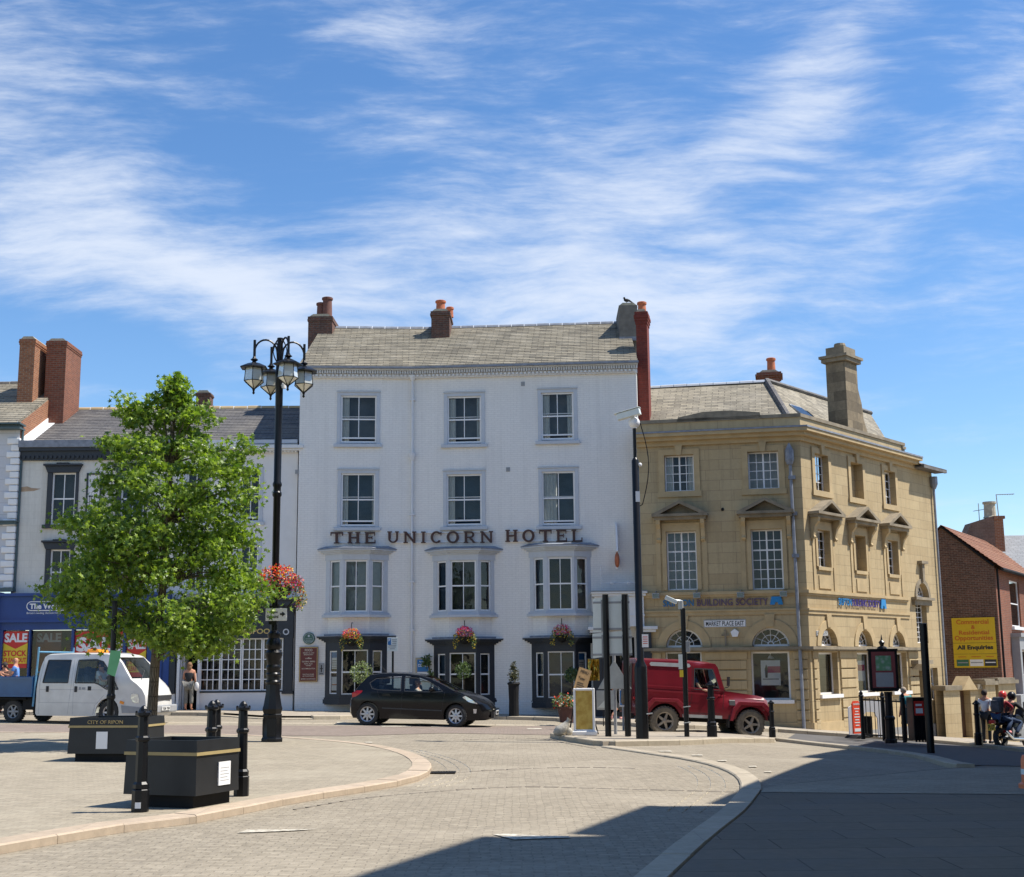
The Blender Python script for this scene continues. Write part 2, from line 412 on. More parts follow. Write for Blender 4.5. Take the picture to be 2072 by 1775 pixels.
# ------------------------------------------------------------------ ground sheets, all following the same slope
GX = [-400, -200, -120, -80, -60, -50, -40, -35] + list(range(-30, 31)) + [35, 40, 50, 60, 80, 120, 200, 400]
GY = [-60, -40, -20, -10, -5] + list(range(0, 71)) + [75, 80, 90, 100, 120, 160, 240, 400, 900]
def sheet(name, poly, off, mats, kind='structure', skirt=0.0, parent=None):
    bm = bmesh.new()
    f = bm.faces.new([bm.verts.new((x, y, 0)) for x, y in poly])
    if f.normal.z == 0: bm.normal_update()
    bm.normal_update()
    if f.normal.z < 0: f.normal_flip()
    xs = [p[0] for p in poly]; ys = [p[1] for p in poly]
    for gx in GX:
        if min(xs) < gx < max(xs): bmesh.ops.bisect_plane(bm, geom=bm.verts[:] + bm.edges[:] + bm.faces[:], plane_co=(gx, 0, 0), plane_no=(1, 0, 0))
    for gy in GY:
        if min(ys) < gy < max(ys): bmesh.ops.bisect_plane(bm, geom=bm.verts[:] + bm.edges[:] + bm.faces[:], plane_co=(0, gy, 0), plane_no=(0, 1, 0))
    for v in bm.verts: v.co.z = g(v.co.x, v.co.y) + off
    if skirt:
        be = [e for e in bm.edges if e.is_boundary]
        ret = bmesh.ops.extrude_edge_only(bm, edges=be)
        for v in [x for x in ret['geom'] if isinstance(x, bmesh.types.BMVert)]: v.co.z -= skirt
    bmesh.ops.triangulate(bm, faces=[f for f in bm.faces if len(f.verts) > 4])
    me = bpy.data.meshes.new(name); bm.to_mesh(me); bm.free(); set_uv(me)
    return finish(name, me, mats, parent, kind=kind)
def resample(pts, step):
    out = [Vector(pts[0][:2])]; acc = 0
    for a, b in zip(pts, pts[1:]):
        a = Vector(a[:2]); b = Vector(b[:2]); L = (b - a).length
        if L < 1e-6: continue
        d = step - acc
        while d <= L: out.append(a + (b - a) * (d / L)); d += step
        acc = L - (d - step)
    if (out[-1] - Vector(pts[-1][:2])).length > step * .3: out.append(Vector(pts[-1][:2]))
    return out
def kerb(name, pts, w, h, mats, step=.9, side=1, gap=.012, hfun=None, closed=False):
    """row of kerb stones; the given line is the outer edge, w metres wide towards side"""
    q = resample(pts, step); mb = MB()
    nrm = []
    for i, p in enumerate(q):
        a = q[max(0, i - 1)]; b = q[min(len(q) - 1, i + 1)]; d = (b - a).normalized(); nrm.append(Vector((-d.y, d.x)) * side)
    for i in range(len(q) - 1):
        a, b = q[i], q[i + 1]; d = (b - a).normalized() * gap * .5; a2 = a + d; b2 = b - d
        hh = hfun(i / max(1, len(q) - 2)) if hfun else h
        dz = random.uniform(-.003, .003)
        P = []
        for (p, n) in ((a2, nrm[i]), (b2, nrm[i + 1])):
            for (k, zz) in ((0, -.15), (0, hh - .015), (.02, hh), (w, hh + .004), (w, -.15)):
                x = p.x + n.x * k; y = p.y + n.y * k; P.append((x, y, g(x, y) + zz + (dz if zz > 0 else 0)))
        fs = [(0, 1, 6, 5), (1, 2, 7, 6), (2, 3, 8, 7), (3, 4, 9, 8), (0, 4, 3, 2, 1), (5, 6, 7, 8, 9)]
        if side > 0: fs = [f[::-1] for f in fs]
        mb.add(P, fs, 0)
    o = mb.build(name, mats, kind='structure')
    return o
def gxy(*uvs, off=0.0): return [tuple(gp(u, v, off)[:2]) for u, v in uvs]

M['setts'] = brickmat('road_setts', (.31, .27, .205), (.255, .22, .165), (.21, .18, .135), .17, .085, .007, .85, .6, stain=(.40, .35, .27), stain_amt=.6, nscale=.35, vary=.34, rowvar=.08, moss=(.215, .185, .145))
M['paving'] = brickmat('plaza_paving', (.34, .295, .22), (.27, .235, .175), (.21, .18, .14), .2, .1, .006, .9, .4, stain=(.40, .355, .27), stain_amt=.6, nscale=.5, vary=.18, rowvar=.03)
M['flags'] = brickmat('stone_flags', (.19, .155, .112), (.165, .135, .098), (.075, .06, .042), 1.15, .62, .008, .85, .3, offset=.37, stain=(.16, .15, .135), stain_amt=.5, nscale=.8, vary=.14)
M['footway'] = brickmat('footway_paving', (.37, .32, .25), (.31, .27, .215), (.2, .18, .15), .9, .6, .008, .85, .3, stain=(.25, .22, .18), stain_amt=.5, vary=.15)
M['tarmac'] = brickmat('carriageway_setts_red', (.25, .20, .165), (.20, .16, .13), (.15, .125, .105), .2, .1, .006, .85, .4, stain=(.28, .23, .19), stain_amt=.4, vary=.2)
M['kerbstone'] = brickmat('kerb_stone', (.46, .37, .275), (.40, .32, .235), (.3, .25, .2), 1.7, 1.3, .004, .8, .25, stain=(.33, .27, .2), stain_amt=.6, nscale=1.4, vary=.16)
M['kerbpale'] = brickmat('kerb_stone_pale', (.43, .375, .285), (.37, .32, .24), (.3, .25, .2), 1.7, 1.3, .004, .8, .25, stain=(.33, .28, .21), stain_amt=.6, nscale=1.4, vary=.16)
M['marking'], _t, _b = nt('worn_white_marking'); _n = noise(_t, N(_t, 'ShaderNodeTexCoord').outputs['Object'], 14, 6, .7)
_t.links.new(mixc(_t, ramp(_t, _n, .44, .60), (.60, .56, .46), (.31, .27, .205)), _b.inputs['Base Color']); _b.inputs['Roughness'].default_value = .8

sheet('ground', [(-400, -60), (400, -60), (400, 900), (-400, 900)], 0, M['setts'])
# the reddish carriageway along the shop fronts
sheet('road', gxy((-60, 1466), (500, 1469), (1000, 1470), (1150, 1470), (1113, 1488), (900, 1484), (700, 1490), (330, 1489), (-60, 1486.5)), .008, M['tarmac'])
# left plaza
plz_out = [(-90, 1487), (330, 1491), (500, 1494), (600, 1500), (720, 1509), (800, 1521.5), (850, 1536.5), (875, 1554), (872, 1569), (850, 1581.5), (800, 1594), (740, 1604), (600, 1625), (465, 1654), (370, 1672), (250, 1684), (140, 1704), (0, 1729), (-160, 1760)]
po = [gp(u, v)[:2] for u, v in plz_out]
def dens_poly(p):                                    # smooth by Chaikin
    for _ in range(2):
        q = [p[0]]
        for a, b in zip(p, p[1:]):
            a = Vector(a); b = Vector(b); q += [a * .75 + b * .25, a * .25 + b * .75]
        q.append(p[-1]); p = q
    return [tuple(x[:2]) for x in p]
po = dens_poly(po)
inner = []
for i, p in enumerate(po):
    a = Vector(po[max(0, i - 1)]); b = Vector(po[min(len(po) - 1, i + 1)]); d = (b - a).normalized(); inner.append((p[0] + d.y * .27, p[1] - d.x * .27))
sheet('plaza', inner + [(-70, inner[-1][1]), (-70, inner[0][1])], .085, M['paving'], skirt=.2)
def plz_h(k): return .035 if k < .45 else (.05 if k < .62 else .1)
kerb('kerb', po, .31, .1, M['kerbstone'], step=.92, gap=.006, side=-1, hfun=lambda k: .09)
# drain channel line across the carriageway, in pale setts
ch = [gp(u, v)[:2] for u, v in ((-60, 1462), (300, 1463.5), (600, 1464.5), (900, 1466.5), (1130, 1469))]
kerb('gutter_channel', ch, .28, .010, M['kerbpale'], step=.6, side=1)
# footway in front of the shops and hotel
fw = [(-60, 1447), (150, 1447.5), (345, 1448), (440, 1449), (520, 1456), (600, 1456.5), (700, 1456.5), (760, 1452), (1000, 1456), (1129, 1459), (1140, 1463), (1262, 1468), (1330, 1476), (1560, 1481), (1600, 1484), (1745, 1494), (1850, 1501), (1930, 1508), (2110, 1528)]
fo = dens_poly([gp(u, v)[:2] for u, v in fw])
kerb('kerb', fo, .30, .12, M['kerbpale'], side=1, hfun=lambda k: .04 if .19 < k < .30 else .12)
fin = []
for i, p in enumerate(fo):
    a = Vector(fo[max(0, i - 1)]); b = Vector(fo[min(len(fo) - 1, i + 1)]); d = (b - a).normalized(); fin.append((p[0] - d.y * .26, p[1] + d.x * .26))
sheet('pavement', fin + [(45, 62), (-45, 62)], .105, M['footway'])
# island
isl_px = [(1113, 1493), (1150, 1501), (1216, 1511.5), (1400, 1508), (1568, 1503.5), (1572, 1496), (1500, 1489), (1330, 1486), (1200, 1486), (1130, 1487)]
isl = [tuple(gp(u, v)[:2]) for u, v in isl_px]
kerb('kerb', isl[:5], .27, .12, M['kerbpale'], side=1)
cxi = sum(p[0] for p in isl) / len(isl); cyi = sum(p[1] for p in isl) / len(isl)
kerb('kerb', isl[4:] + [isl[0]], .2, .03, M['kerbpale'], side=1)
iin = []
for i, p in enumerate(isl):
    a = Vector(isl[i - 1]); b = Vector(isl[(i + 1) % len(isl)]); d = (b - a).normalized(); iin.append((p[0] - d.y * .2, p[1] + d.x * .2))
sheet('traffic_island', iin, .11, M['footway'], skirt=.15)
# curved flush kerb between the road and the bay, then the right hand pavement
cv = [(1216, 1512.5), (1276, 1521.5), (1336, 1530.5), (1386, 1538), (1436, 1549), (1471, 1561.5), (1494, 1576.5), (1501, 1599), (1489, 1611), (1466, 1636), (1443, 1655), (1386, 1694), (1336, 1734), (1286, 1775), (1200, 1850), (1100, 1950)]
co = dens_poly([gp(u, v)[:2] for u, v in cv])
kerb('kerb', co, .27, .035, M['kerbpale'], side=1)
inner = []
for i, p in enumerate(co):
    a = Vector(co[max(0, i - 1)]); b = Vector(co[min(len(co) - 1, i + 1)]); d = (b - a).normalized(); inner.append((p[0] - d.y * .30, p[1] + d.x * .30))
k0 = min(range(len(co)), key=lambda i: (Vector(co[i]) - Vector(gp(1500, 1602)[:2])).length)
bx0 = gp(1536, 1599)[:2]
rp = inner[k0:] + [(12, -10), (60, 4), (60, 30)] + [tuple(gp(2300, 1580)[:2]), tuple(gp(2072, 1555)[:2]), tuple(gp(1990, 1553)[:2]), tuple(gp(1936, 1557)[:2]), tuple(gp(1780, 1572)[:2]), tuple(gp(1611, 1589)[:2])]
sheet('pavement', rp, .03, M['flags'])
band = gxy((1545, 1601), (1611, 1591), (1780, 1574), (1936, 1559), (2072, 1557), (2200, 1562), (2200, 1614), (2072, 1614), (1540, 1609))
sheet('path', band, .036, M['paving'])
# far side street kerb and the shaded carriageway beyond it
fk = dens_poly([gp(u, v)[:2] for u, v in ((1568, 1500), (1620, 1506), (1701, 1515), (1780, 1523), (1850, 1533), (1911, 1553), (1936, 1557))])
kerb('kerb', fk, .3, .09, M['kerbpale'], side=1)
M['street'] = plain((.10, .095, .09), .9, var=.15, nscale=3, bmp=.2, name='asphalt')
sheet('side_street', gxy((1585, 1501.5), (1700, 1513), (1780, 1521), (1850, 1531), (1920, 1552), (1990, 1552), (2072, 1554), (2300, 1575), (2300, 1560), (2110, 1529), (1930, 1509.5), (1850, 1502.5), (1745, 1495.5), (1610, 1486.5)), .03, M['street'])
# painted marks on the setts
def patch(name, uvs, off, m): sheet(name, gxy(*uvs), off, m)
patch('road_marking', [(480, 1687), (500, 1681), (600, 1680), (644, 1679), (600, 1682.5), (520, 1686)], .010, M['marking'])
patch('road_marking', [(998, 1690), (1030, 1689), (1060, 1691.5), (1150, 1694), (1155, 1697), (1090, 1699), (1040, 1701), (1020, 1696)], .010, M['marking'])
for (u, v, w) in ((1345, 1521, 26), (1410, 1529, 22), (1460, 1540, 18), (1522, 1552, 16), (1553, 1563, 15), (745, 1503, 14), (1080, 1475, 30), (800, 1470, 60), (900, 1470.5, 60), (690, 1462.5, 20)):
    patch('road_marking', [(u - w / 2, v), (u + w / 2, v - .3), (u + w / 2 + 2, v + 1.6), (u - w / 2 + 3, v + 1.5)], .016, M['marking'])
# pale mortar lines of the gutter courses round the kerb curves
def guttering(line, a, b, side):
    q = line[a:b]
    for off in (.22, .42, .60):
        p = []
        for i, c in enumerate(q):
            d = (Vector(q[min(len(q) - 1, i + 1)]) - Vector(q[max(0, i - 1)])).normalized(); p.append((c[0] - d.y * off * side, c[1] + d.x * off * side))
        kerb('gutter_line', p, .022, .006, M['marking'], step=.35, side=1, gap=.09)
ia = lambda line, u, v: min(range(len(line)), key=lambda i: (Vector(line[i]) - Vector(gp(u, v)[:2])).length)
M['joint'] = plain((.17, .145, .11), .9, var=.3, nscale=8, name='dark_joint')
for pl in (((600, 1640), (760, 1612), (1036, 1592), (1150, 1595), (1300, 1599), (1486, 1604)), ((905, 1566), (1036, 1557), (1180, 1553), (1290, 1556)), ((940, 1498), (1080, 1492), (1200, 1515))):
    kerb('setts_band', dens_poly([gp(u, v)[:2] for u, v in pl]), .07, .004, M['joint'], step=.25, side=1, gap=.05)
guttering(po, ia(po, 800, 1521), ia(po, 800, 1594), 1)
guttering(co, ia(co, 1436, 1549), ia(co, 1443, 1655), -1)
# drain gratings
def grating(u, v, rz, label):
    p = gp(u, v, .012); e = empty('drain_grating', p, rz, label, 'drain cover'); e.scale = (.75, .75, 1)
    mb = MB(); mb.box(-.28, .28, -.2, -.17, 0, .012); mb.box(-.28, .28, .17, .2, 0, .012); mb.box(-.28, -.25, -.17, .17, 0, .012); mb.box(.25, .28, -.17, .17, 0, .012)
    for i in range(9): mb.box(-.23 + i * .055, -.205 + i * .055, -.17, .17, 0, .010)
    mb.build('grate', M['blackmat'], e)
    mb = MB(); mb.box(-.25, .25, -.17, .17, -.002, .002); mb.build('drain_pit', M['room'], e)
grating(895, 1563.5, 0, 'iron drain grating in the setts at the rounded end of the left plaza')
grating(2062, 1742, .2, 'iron drain cover in the shaded flagstones at the right edge')
# ------------------------------------------------------------------ building helpers
def wall(mb, s0, s1, z0, z1, ops=(), y=0.0, rev=.15, m=0, cuts=()):
    """front wall with openings (a, b, c, d[, arch]); reveals go rev metres inwards"""
    ops = [tuple(o) + (False,) * (5 - len(o)) for o in ops]
    xs = {s0, s1} | set(c for c in list(cuts) + CTX['cuts'] if s0 < c < s1); zs = {z0, z1}
    for a, b, c, d, ar in ops:
        xs |= {a, b}; zs |= {c, d}
        if ar: zs.add(d - (b - a) / 2)
    xs = sorted(x for x in xs if s0 <= x <= s1); zs = sorted(z for z in zs if z0 <= z <= z1)
    for xa, xb in zip(xs, xs[1:]):
        for za, zb in zip(zs, zs[1:]):
            cx, cz = (xa + xb) / 2, (za + zb) / 2
            if any(a < cx < b and c < cz < d for a, b, c, d, ar in ops): continue
            mb.quad((xa, y, za), (xb, y, za), (xb, y, zb), (xa, y, zb), m)
    for a, b, c, d, ar in ops:
        if not ar:
            out = [(a, c), (b, c), (b, d), (a, d)]
        else:
            r = (b - a) / 2; cx = (a + b) / 2; sp = d - r
            arc = [(cx + r * math.cos(k * PI / 16), sp + r * math.sin(k * PI / 16)) for k in range(17)]
            mb.poly([(b, y, d)] + [(p[0], y, p[1]) for p in arc[:9]][::-1] , m)
            mb.poly([(a, y, d)] + [(p[0], y, p[1]) for p in arc[8:]][::-1], m)
            out = [(a, c), (b, c)] + arc
            if abs(sp - c) < 1e-4: out = [(a, c)] + [(b, c)] + arc[1:-1]
        for (p, q) in zip(out, out[1:] + out[:1]):
            if p != q: mb.quad((q[0], y, q[1]), (p[0], y, p[1]), (p[0], y + rev, p[1]), (q[0], y + rev, q[1]), m)
def ring(mb, cx, cz, r0, r1, y0, y1, a0=0.0, a1=PI, n=16, m=0):
    P = [(cx + r1 * math.cos(a0 + (a1 - a0) * k / n), cz + r1 * math.sin(a0 + (a1 - a0) * k / n)) for k in range(n + 1)]
    Q = [(cx + r0 * math.cos(a0 + (a1 - a0) * k / n), cz + r0 * math.sin(a0 + (a1 - a0) * k / n)) for k in range(n + 1)]
    for k in range(n):
        mb.prism([Q[k], P[k], P[k + 1], Q[k + 1]], y0, y1, 'y', m)
def frame_box(mb, a, b, c, d, w, y0, y1, m=0, wb=None, wt=None):
    wb = w if wb is None else wb; wt = w if wt is None else wt
    mb.box(a, a + w, y0, y1, c, d, m); mb.box(b - w, b, y0, y1, c, d, m)
    mb.box(a + w, b - w, y0, y1, c, c + wb, m); mb.box(a + w, b - w, y0, y1, d - wt, d, m)
def window(root, a, b, c, d, y=.1, cols=2, rows=(1, 1), fr=.06, bar=.022, mat=None, glass=None, T=None, curtain=None, back=.45, backm=None, open_low=0.0, midbar=0.0, thick=.05, name='window', room=True):
    """sash or casement window set in the opening a..b x c..d; y is the outer face of its frame"""
    mat = mat or M['white']; mb = MB()
    if backm is None or backm is M['room']: backm = random.choice([M['room'], M['room'], M['reflect_blue'], M['room_brown'], M['room_grey']])
    if T: mb.push(T)
    frame_box(mb, a, b, c, d, fr, y, y + thick)
    ia, ib, ic, id_ = a + fr, b - fr, c + fr, d - fr
    H = id_ - ic
    if len(rows) == 2 and open_low >= 0:
        tot = sum(rows); zm = ic + H * rows[1] / tot
        mb.box(ia, ib, y + .012, y + thick + .012, zm - .025, zm + .025)
        if open_low:
            mb.box(ia, ib, y + .03, y + .06, zm + open_low - .01, zm + open_low + .022)
            mb.box(ia, ib, y + .012, y + .05, ic + open_low, ic + open_low + .055)
        spans = [(ic + open_low, zm - .02, rows[1]), (zm + .02, id_, rows[0])]
    else:
        spans = [(ic, id_, sum(rows))]
    for z0, z1, n in spans:
        for k in range(1, n):
            z = z0 + (z1 - z0) * k / n; mb.box(ia, ib, y + .014, y + .040, z - bar / 2, z + bar / 2)
        for k in range(1, cols):
            x = ia + (ib - ia) * k / cols; w = midbar / 2 if (midbar and k * 2 == cols) else bar / 2
            mb.box(x - w, x + w, y + .0105, y + .0385, z0, z1)
    o = mb.build(name, mat, root)
    g_ = MB()
    if T: g_.push(T)
    g_.quad((ia, y + .03, ic + open_low * (len(rows) == 2)), (ib, y + .03, ic + open_low * (len(rows) == 2)), (ib, y + .03, id_), (ia, y + .03, id_))
    g_.build('pane', glass or M['glass'], o)
    if curtain:
        cm = MB()
        if T: cm.push(T)
        for (x0, x1) in curtain:
            x0 = ia + (ib - ia) * x0; x1 = ia + (ib - ia) * x1; n = max(6, int((x1 - x0) / .03)); pts = []
            for k in range(n + 1):
                pts.append((x0 + (x1 - x0) * k / n, y + .13 + .02 * math.sin(k * 1.7)))
            for k in range(n):
                p, q = pts[k], pts[k + 1]; cm.quad((p[0], p[1], ic), (q[0], q[1], ic), (q[0], q[1], id_), (p[0], p[1], id_))
        cm.build('curtain', M['curtain'], o)
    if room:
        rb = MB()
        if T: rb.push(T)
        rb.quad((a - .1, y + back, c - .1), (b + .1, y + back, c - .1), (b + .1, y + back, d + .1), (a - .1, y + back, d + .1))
        rb.build('blind', backm or M['room'], o)  # sheet added behind the glass; its colour sets how dark the pane looks
    return o
def gable_roof(mb, s0, s1, y0, z0, y1, z1, y2=None, z2=None, th=.09, m=0, cuts=()):
    """slopes from the eave (y0,z0) up to the ridge (y1,z1) and down to (y2,z2)"""
    y2 = y1 + (y1 - y0) if y2 is None else y2; z2 = z0 if z2 is None else z2
    xs = [s0] + sorted(c for c in list(cuts) + CTX['cuts'] if s0 < c < s1) + [s1]
    for a, b in zip(xs, xs[1:]):
        mb.prism([(y0, z0), (y1, z1), (y2, z2), (y2, z2 - th), (y1, z1 - th * 1.3), (y0, z0 - th)][::-1], a, b, 'x', m)
def ridge_tiles(mb, s0, s1, y, z, L=.45, r=.11, m=0, mj=1, joint=.03):
    n = max(1, int((s1 - s0) / L)); L = (s1 - s0) / n
    for k in range(n):
        a = s0 + k * L; dz = random.uniform(-.008, .008)
        P = [(y - r, z - .03), (y - r * .7, z + .05 + dz), (y, z + .085 + dz), (y + r * .7, z + .05 + dz), (y + r, z - .03)]
        mb.prism(P[::-1], a, a + L - joint, 'x', m)
        P2 = [(p[0] * 1.0, p[1] - .01) for p in P]
        mb.prism(P2[::-1], a + L - joint, a + L, 'x', mj)
def chimney(root, a, b, y0, y1, z0, z1, mat, cap=.08, caph=.2, pots=(), potm=None, capm=None, name='chimney', corb=2, T=None):
    mb = MB()
    if T: mb.push(T)
    mb.box(a, b, y0, y1, z0, z1)
    for k in range(corb):
        e = cap * (k + 1) / corb; mb.box(a - e, b + e, y0 - e, y1 + e, z1 - caph + k * caph / (corb + 1), z1 - caph + (k + 1) * caph / (corb + 1) - .002)
    mb.box(a - cap * .6, b + cap * .6, y0 - cap * .6, y1 + cap * .6, z1 - caph / (corb + 1), z1 + .01)
    o = mb.build(name, mat, root)
    fm = MB()
    if T: fm.push(T)
    fm.prism([(a, z1), (b, z1), (b - (b - a) * .2, z1 + .12), (a + (b - a) * .2, z1 + .12)], y0 + .03, y1 - .03, 'y')
    fm.build('flaunching', capm or M['cement'], o)
    for (s, y, h, r) in pots:
        pm = MB()
        if T: pm.push(T)
        pm.lathe([(r * 1.05, 0), (r, .06), (r * .9, h - .12), (r * 1.12, h - .09), (r * 1.12, h - .02), (r * .95, h), (r * .7, h), (r * .7, h - .3)], (s, y, z1 + .05), 12)
        pm.build('chimney_pot', potm or M['terracotta'], o, smooth_ang=40)
    return o
M['cement'] = plain((.42, .38, .28), .9, var=.25, name='cement')
M['lit_white'] = M['white']
M['slate_buff'] = brickmat('stone_slates', (.31, .275, .205), (.165, .148, .115), (.075, .066, .052), .46, .165, .012, .85, .9, stain=(.42, .38, .30), stain_amt=.5, nscale=1.2, vary=.3, moss=(.22, .20, .15))
M['slate_grey'] = brickmat('grey_slates', (.175, .165, .155), (.105, .10, .10), (.05, .05, .05), .36, .15, .01, .7, .7, stain=(.23, .21, .18), stain_amt=.5, nscale=.9, vary=.25)
M['brick_red'] = brickmat('red_brick', (.26, .085, .045), (.18, .06, .036), (.21, .16, .12), .23, .078, .010, .9, .5, stain=(.12, .06, .045), stain_amt=.5, vary=.25)
M['brick_dark'] = brickmat('dark_brick', (.17, .075, .05), (.10, .055, .042), (.16, .13, .11), .23, .078, .010, .9, .6, stain=(.06, .04, .035), stain_amt=.6, nscale=2.5, vary=.35)
M['brick_orange'] = brickmat('orange_brick', (.33, .13, .06), (.24, .09, .045), (.32, .25, .18), .23, .078, .010, .9, .5, stain=(.22, .10, .06), stain_amt=.4, vary=.25)
M['brick_scarlet'] = brickmat('scarlet_brick', (.20, .042, .03), (.15, .034, .026), (.16, .06, .045), .23, .078, .008, .9, .4, vary=.2)
M['brick_gable'] = brickmat('gable_brick', (.16, .082, .058), (.095, .052, .04), (.19, .15, .125), .23, .078, .010, .9, .6, stain=(.06, .04, .035), stain_amt=.4, nscale=2.5, vary=.4)
M['render_wall'] = brickmat('painted_brick', (.81, .79, .75), (.785, .765, .725), (.70, .68, .65), .23, .078, .008, .6, .3, stain=(.69, .675, .65), stain_amt=.6, nscale=.7, vary=.04, bdist=.01, streak=.05)
M['render_left'] = brickmat('painted_brick_cream', (.68, .66, .60), (.65, .63, .57), (.60, .58, .52), .5, .25, .006, .6, .2, stain=(.52, .48, .42), stain_amt=.5, nscale=.8, vary=.05, streak=.15)
M['render_mid'] = plain((.72, .71, .70), .6, var=.05, nscale=2, name='pale_render')
M['render_grey'] = brickmat('grey_painted_stone', (.58, .59, .62), (.54, .55, .58), (.44, .45, .48), 1.2, .42, .012, .6, .2, vary=.05)
M['ashlar'] = brickmat('sandstone_ashlar', (.47, .37, .215), (.405, .31, .175), (.29, .22, .13), .95, .36, .008, .85, .35, stain=(.40, .29, .15), stain_amt=.55, nscale=.55, vary=.09, bdist=.006, streak=.16)
M['stone'] = plain((.45, .34, .185), .85, var=.14, nscale=2.2, bmp=.15, name='sandstone_trim')
M['stone_dirty'] = brickmat('weathered_sandstone', (.27, .215, .14), (.15, .12, .08), (.12, .10, .07), .9, .36, .006, .9, .3, stain=(.10, .085, .065), stain_amt=.7, nscale=1.6, vary=.25)
M['coping'] = plain((.24, .20, .14), .9, var=.3, nscale=2.5, bmp=.2, name='weathered_coping')
M['plinth'] = plain((.25, .245, .235), .8, var=.12, nscale=2, name='plinth_render')
M['pantile'] = brickmat('clay_pantiles', (.30, .145, .085), (.22, .105, .065), (.15, .06, .04), .24, .3, .03, .85, 1.0, stain=(.3, .2, .13), stain_amt=.5, vary=.3)

# slab serif letters drawn in a unit box
def slab(mb, ch, x, z, w, h, y, dep, m=0):
    st = w * .21; sh = h * .13; se = w * .09
    B = lambda a, b, c, d: mb.box(x + a * w, x + b * w, y - dep, y, z + c * h, z + d * h, m)
    q = .13
    if ch == 'T': B(.39, .61, 0, 1); B(.0, .39, .86, 1); B(.61, 1, .86, 1); B(0, .08, .68, .86); B(.92, 1, .68, .86); B(.28, .39, 0, .1); B(.61, .72, 0, .1)
    elif ch in 'HNUIEL' or ch in 'RC' or ch == 'O':
        if ch == 'H':
            for a in (.08, .70): B(a, a + .22, 0, 1); B(a - .08, a, 0, .1); B(a + .22, a + .3, 0, .1); B(a - .08, a, .9, 1); B(a + .22, a + .3, .9, 1)
            B(.30, .70, .44, .57)
        elif ch == 'I': B(.28, .72, 0, 1); B(.08, .28, 0, .1); B(.72, .92, 0, .1); B(.08, .28, .9, 1); B(.72, .92, .9, 1)
        elif ch == 'E': B(.08, .32, 0, 1); B(0, .08, 0, .1); B(0, .08, .9, 1); B(.32, 1, 0, .13); B(.32, .95, .87, 1); B(.32, .72, .45, .57); B(.9, 1, .13, .32); B(.86, .95, .68, .87); B(.64, .72, .36, .45); B(.64, .72, .57, .66)
        elif ch == 'L': B(.1, .34, 0, 1); B(0, .1, 0, .1); B(0, .1, .9, 1); B(.34, .44, .9, 1); B(.34, 1, 0, .13); B(.9, 1, .13, .34)
        elif ch == 'N':
            B(.08, .24, 0, 1); B(.78, .94, 0, 1); B(0, .08, 0, .1); B(.24, .34, 0, .1); B(0, .08, .9, 1); B(.68, .78, .9, 1); B(.94, 1.02, .9, 1)
            mb.prism([(x + .24 * w, z + .98 * h), (x + .24 * w, z + .70 * h), (x + .78 * w, z + .0 * h), (x + .78 * w, z + .30 * h)], y - dep, y, 'y', m)
        elif ch == 'U':
            B(.08, .30, .36, 1); B(.76, .92, .36, 1); B(0, .08, .9, 1); B(.30, .40, .9, 1); B(.66, .76, .9, 1); B(.92, 1, .9, 1)
            n = 12; cx = .5; ro = .42; ri = .24
            for k in range(n):
                a0 = PI + PI * k / n; a1 = PI + PI * (k + 1) / n; p = []
                for (r, rz, a) in ((ri, .24, a0), (ro, .36, a0), (ro, .36, a1), (ri, .24, a1)): p.append((x + (cx + r * math.cos(a)) * w, z + (.36 + rz * math.sin(a)) * h))
                mb.prism(p, y - dep, y, 'y', m)
        elif ch == 'O' or ch == 'C':
            n = 24; a_0, a_1 = (0, 2 * PI) if ch == 'O' else (R(38), R(322))
            for k in range(n):
                a0 = a_0 + (a_1 - a_0) * k / n; a1 = a_0 + (a_1 - a_0) * (k + 1) / n; p = []
                for (r, rz, a) in ((.28, .38, a0), (.5, .52, a0), (.5, .52, a1), (.28, .38, a1)): p.append((x + (.5 + r * math.cos(a)) * w, z + (.5 + rz * math.sin(a)) * h))
                mb.prism(p, y - dep, y, 'y', m)
            if ch == 'C': B(.86, .96, .66, .95)
        elif ch == 'R':
            B(.08, .30, 0, 1); B(0, .08, 0, .1); B(.30, .38, 0, .1); B(0, .08, .9, 1); B(.30, .55, .88, 1); B(.30, .55, .42, .54)
            n = 10
            for k in range(n):
                a0 = -PI / 2 + PI * k / n; a1 = -PI / 2 + PI * (k + 1) / n; p = []
                for (r, rz, a) in ((.16, .17, a0), (.34, .29, a0), (.34, .29, a1), (.16, .17, a1)): p.append((x + (.55 + r * math.cos(a)) * w, z + (.71 + rz * math.sin(a)) * h))
                mb.prism(p, y - dep, y, 'y', m)
            mb.prism([(x + .42 * w, z + .43 * h), (x + .64 * w, z + .43 * h), (x + 1.02 * w, z + 0), (x + .78 * w, z)], y - dep, y, 'y', m)
M['frost'] = plain((.33, .37, .38), .8, var=.08, name='frosted_blind')
M['blind_w'] = plain((.45, .45, .44), .8, var=.08, name='white_net')
M['stone_brown'] = brickmat('old_brown_brick', (.20, .12, .085), (.15, .09, .065), (.2, .16, .13), .23, .078, .008, .9, .4, stain=(.28, .2, .15), stain_amt=.5, vary=.3)
M['slate_pale'] = brickmat('pale_slates', (.27, .28, .29), (.22, .23, .24), (.12, .12, .12), .36, .15, .01, .7, .5, vary=.15)
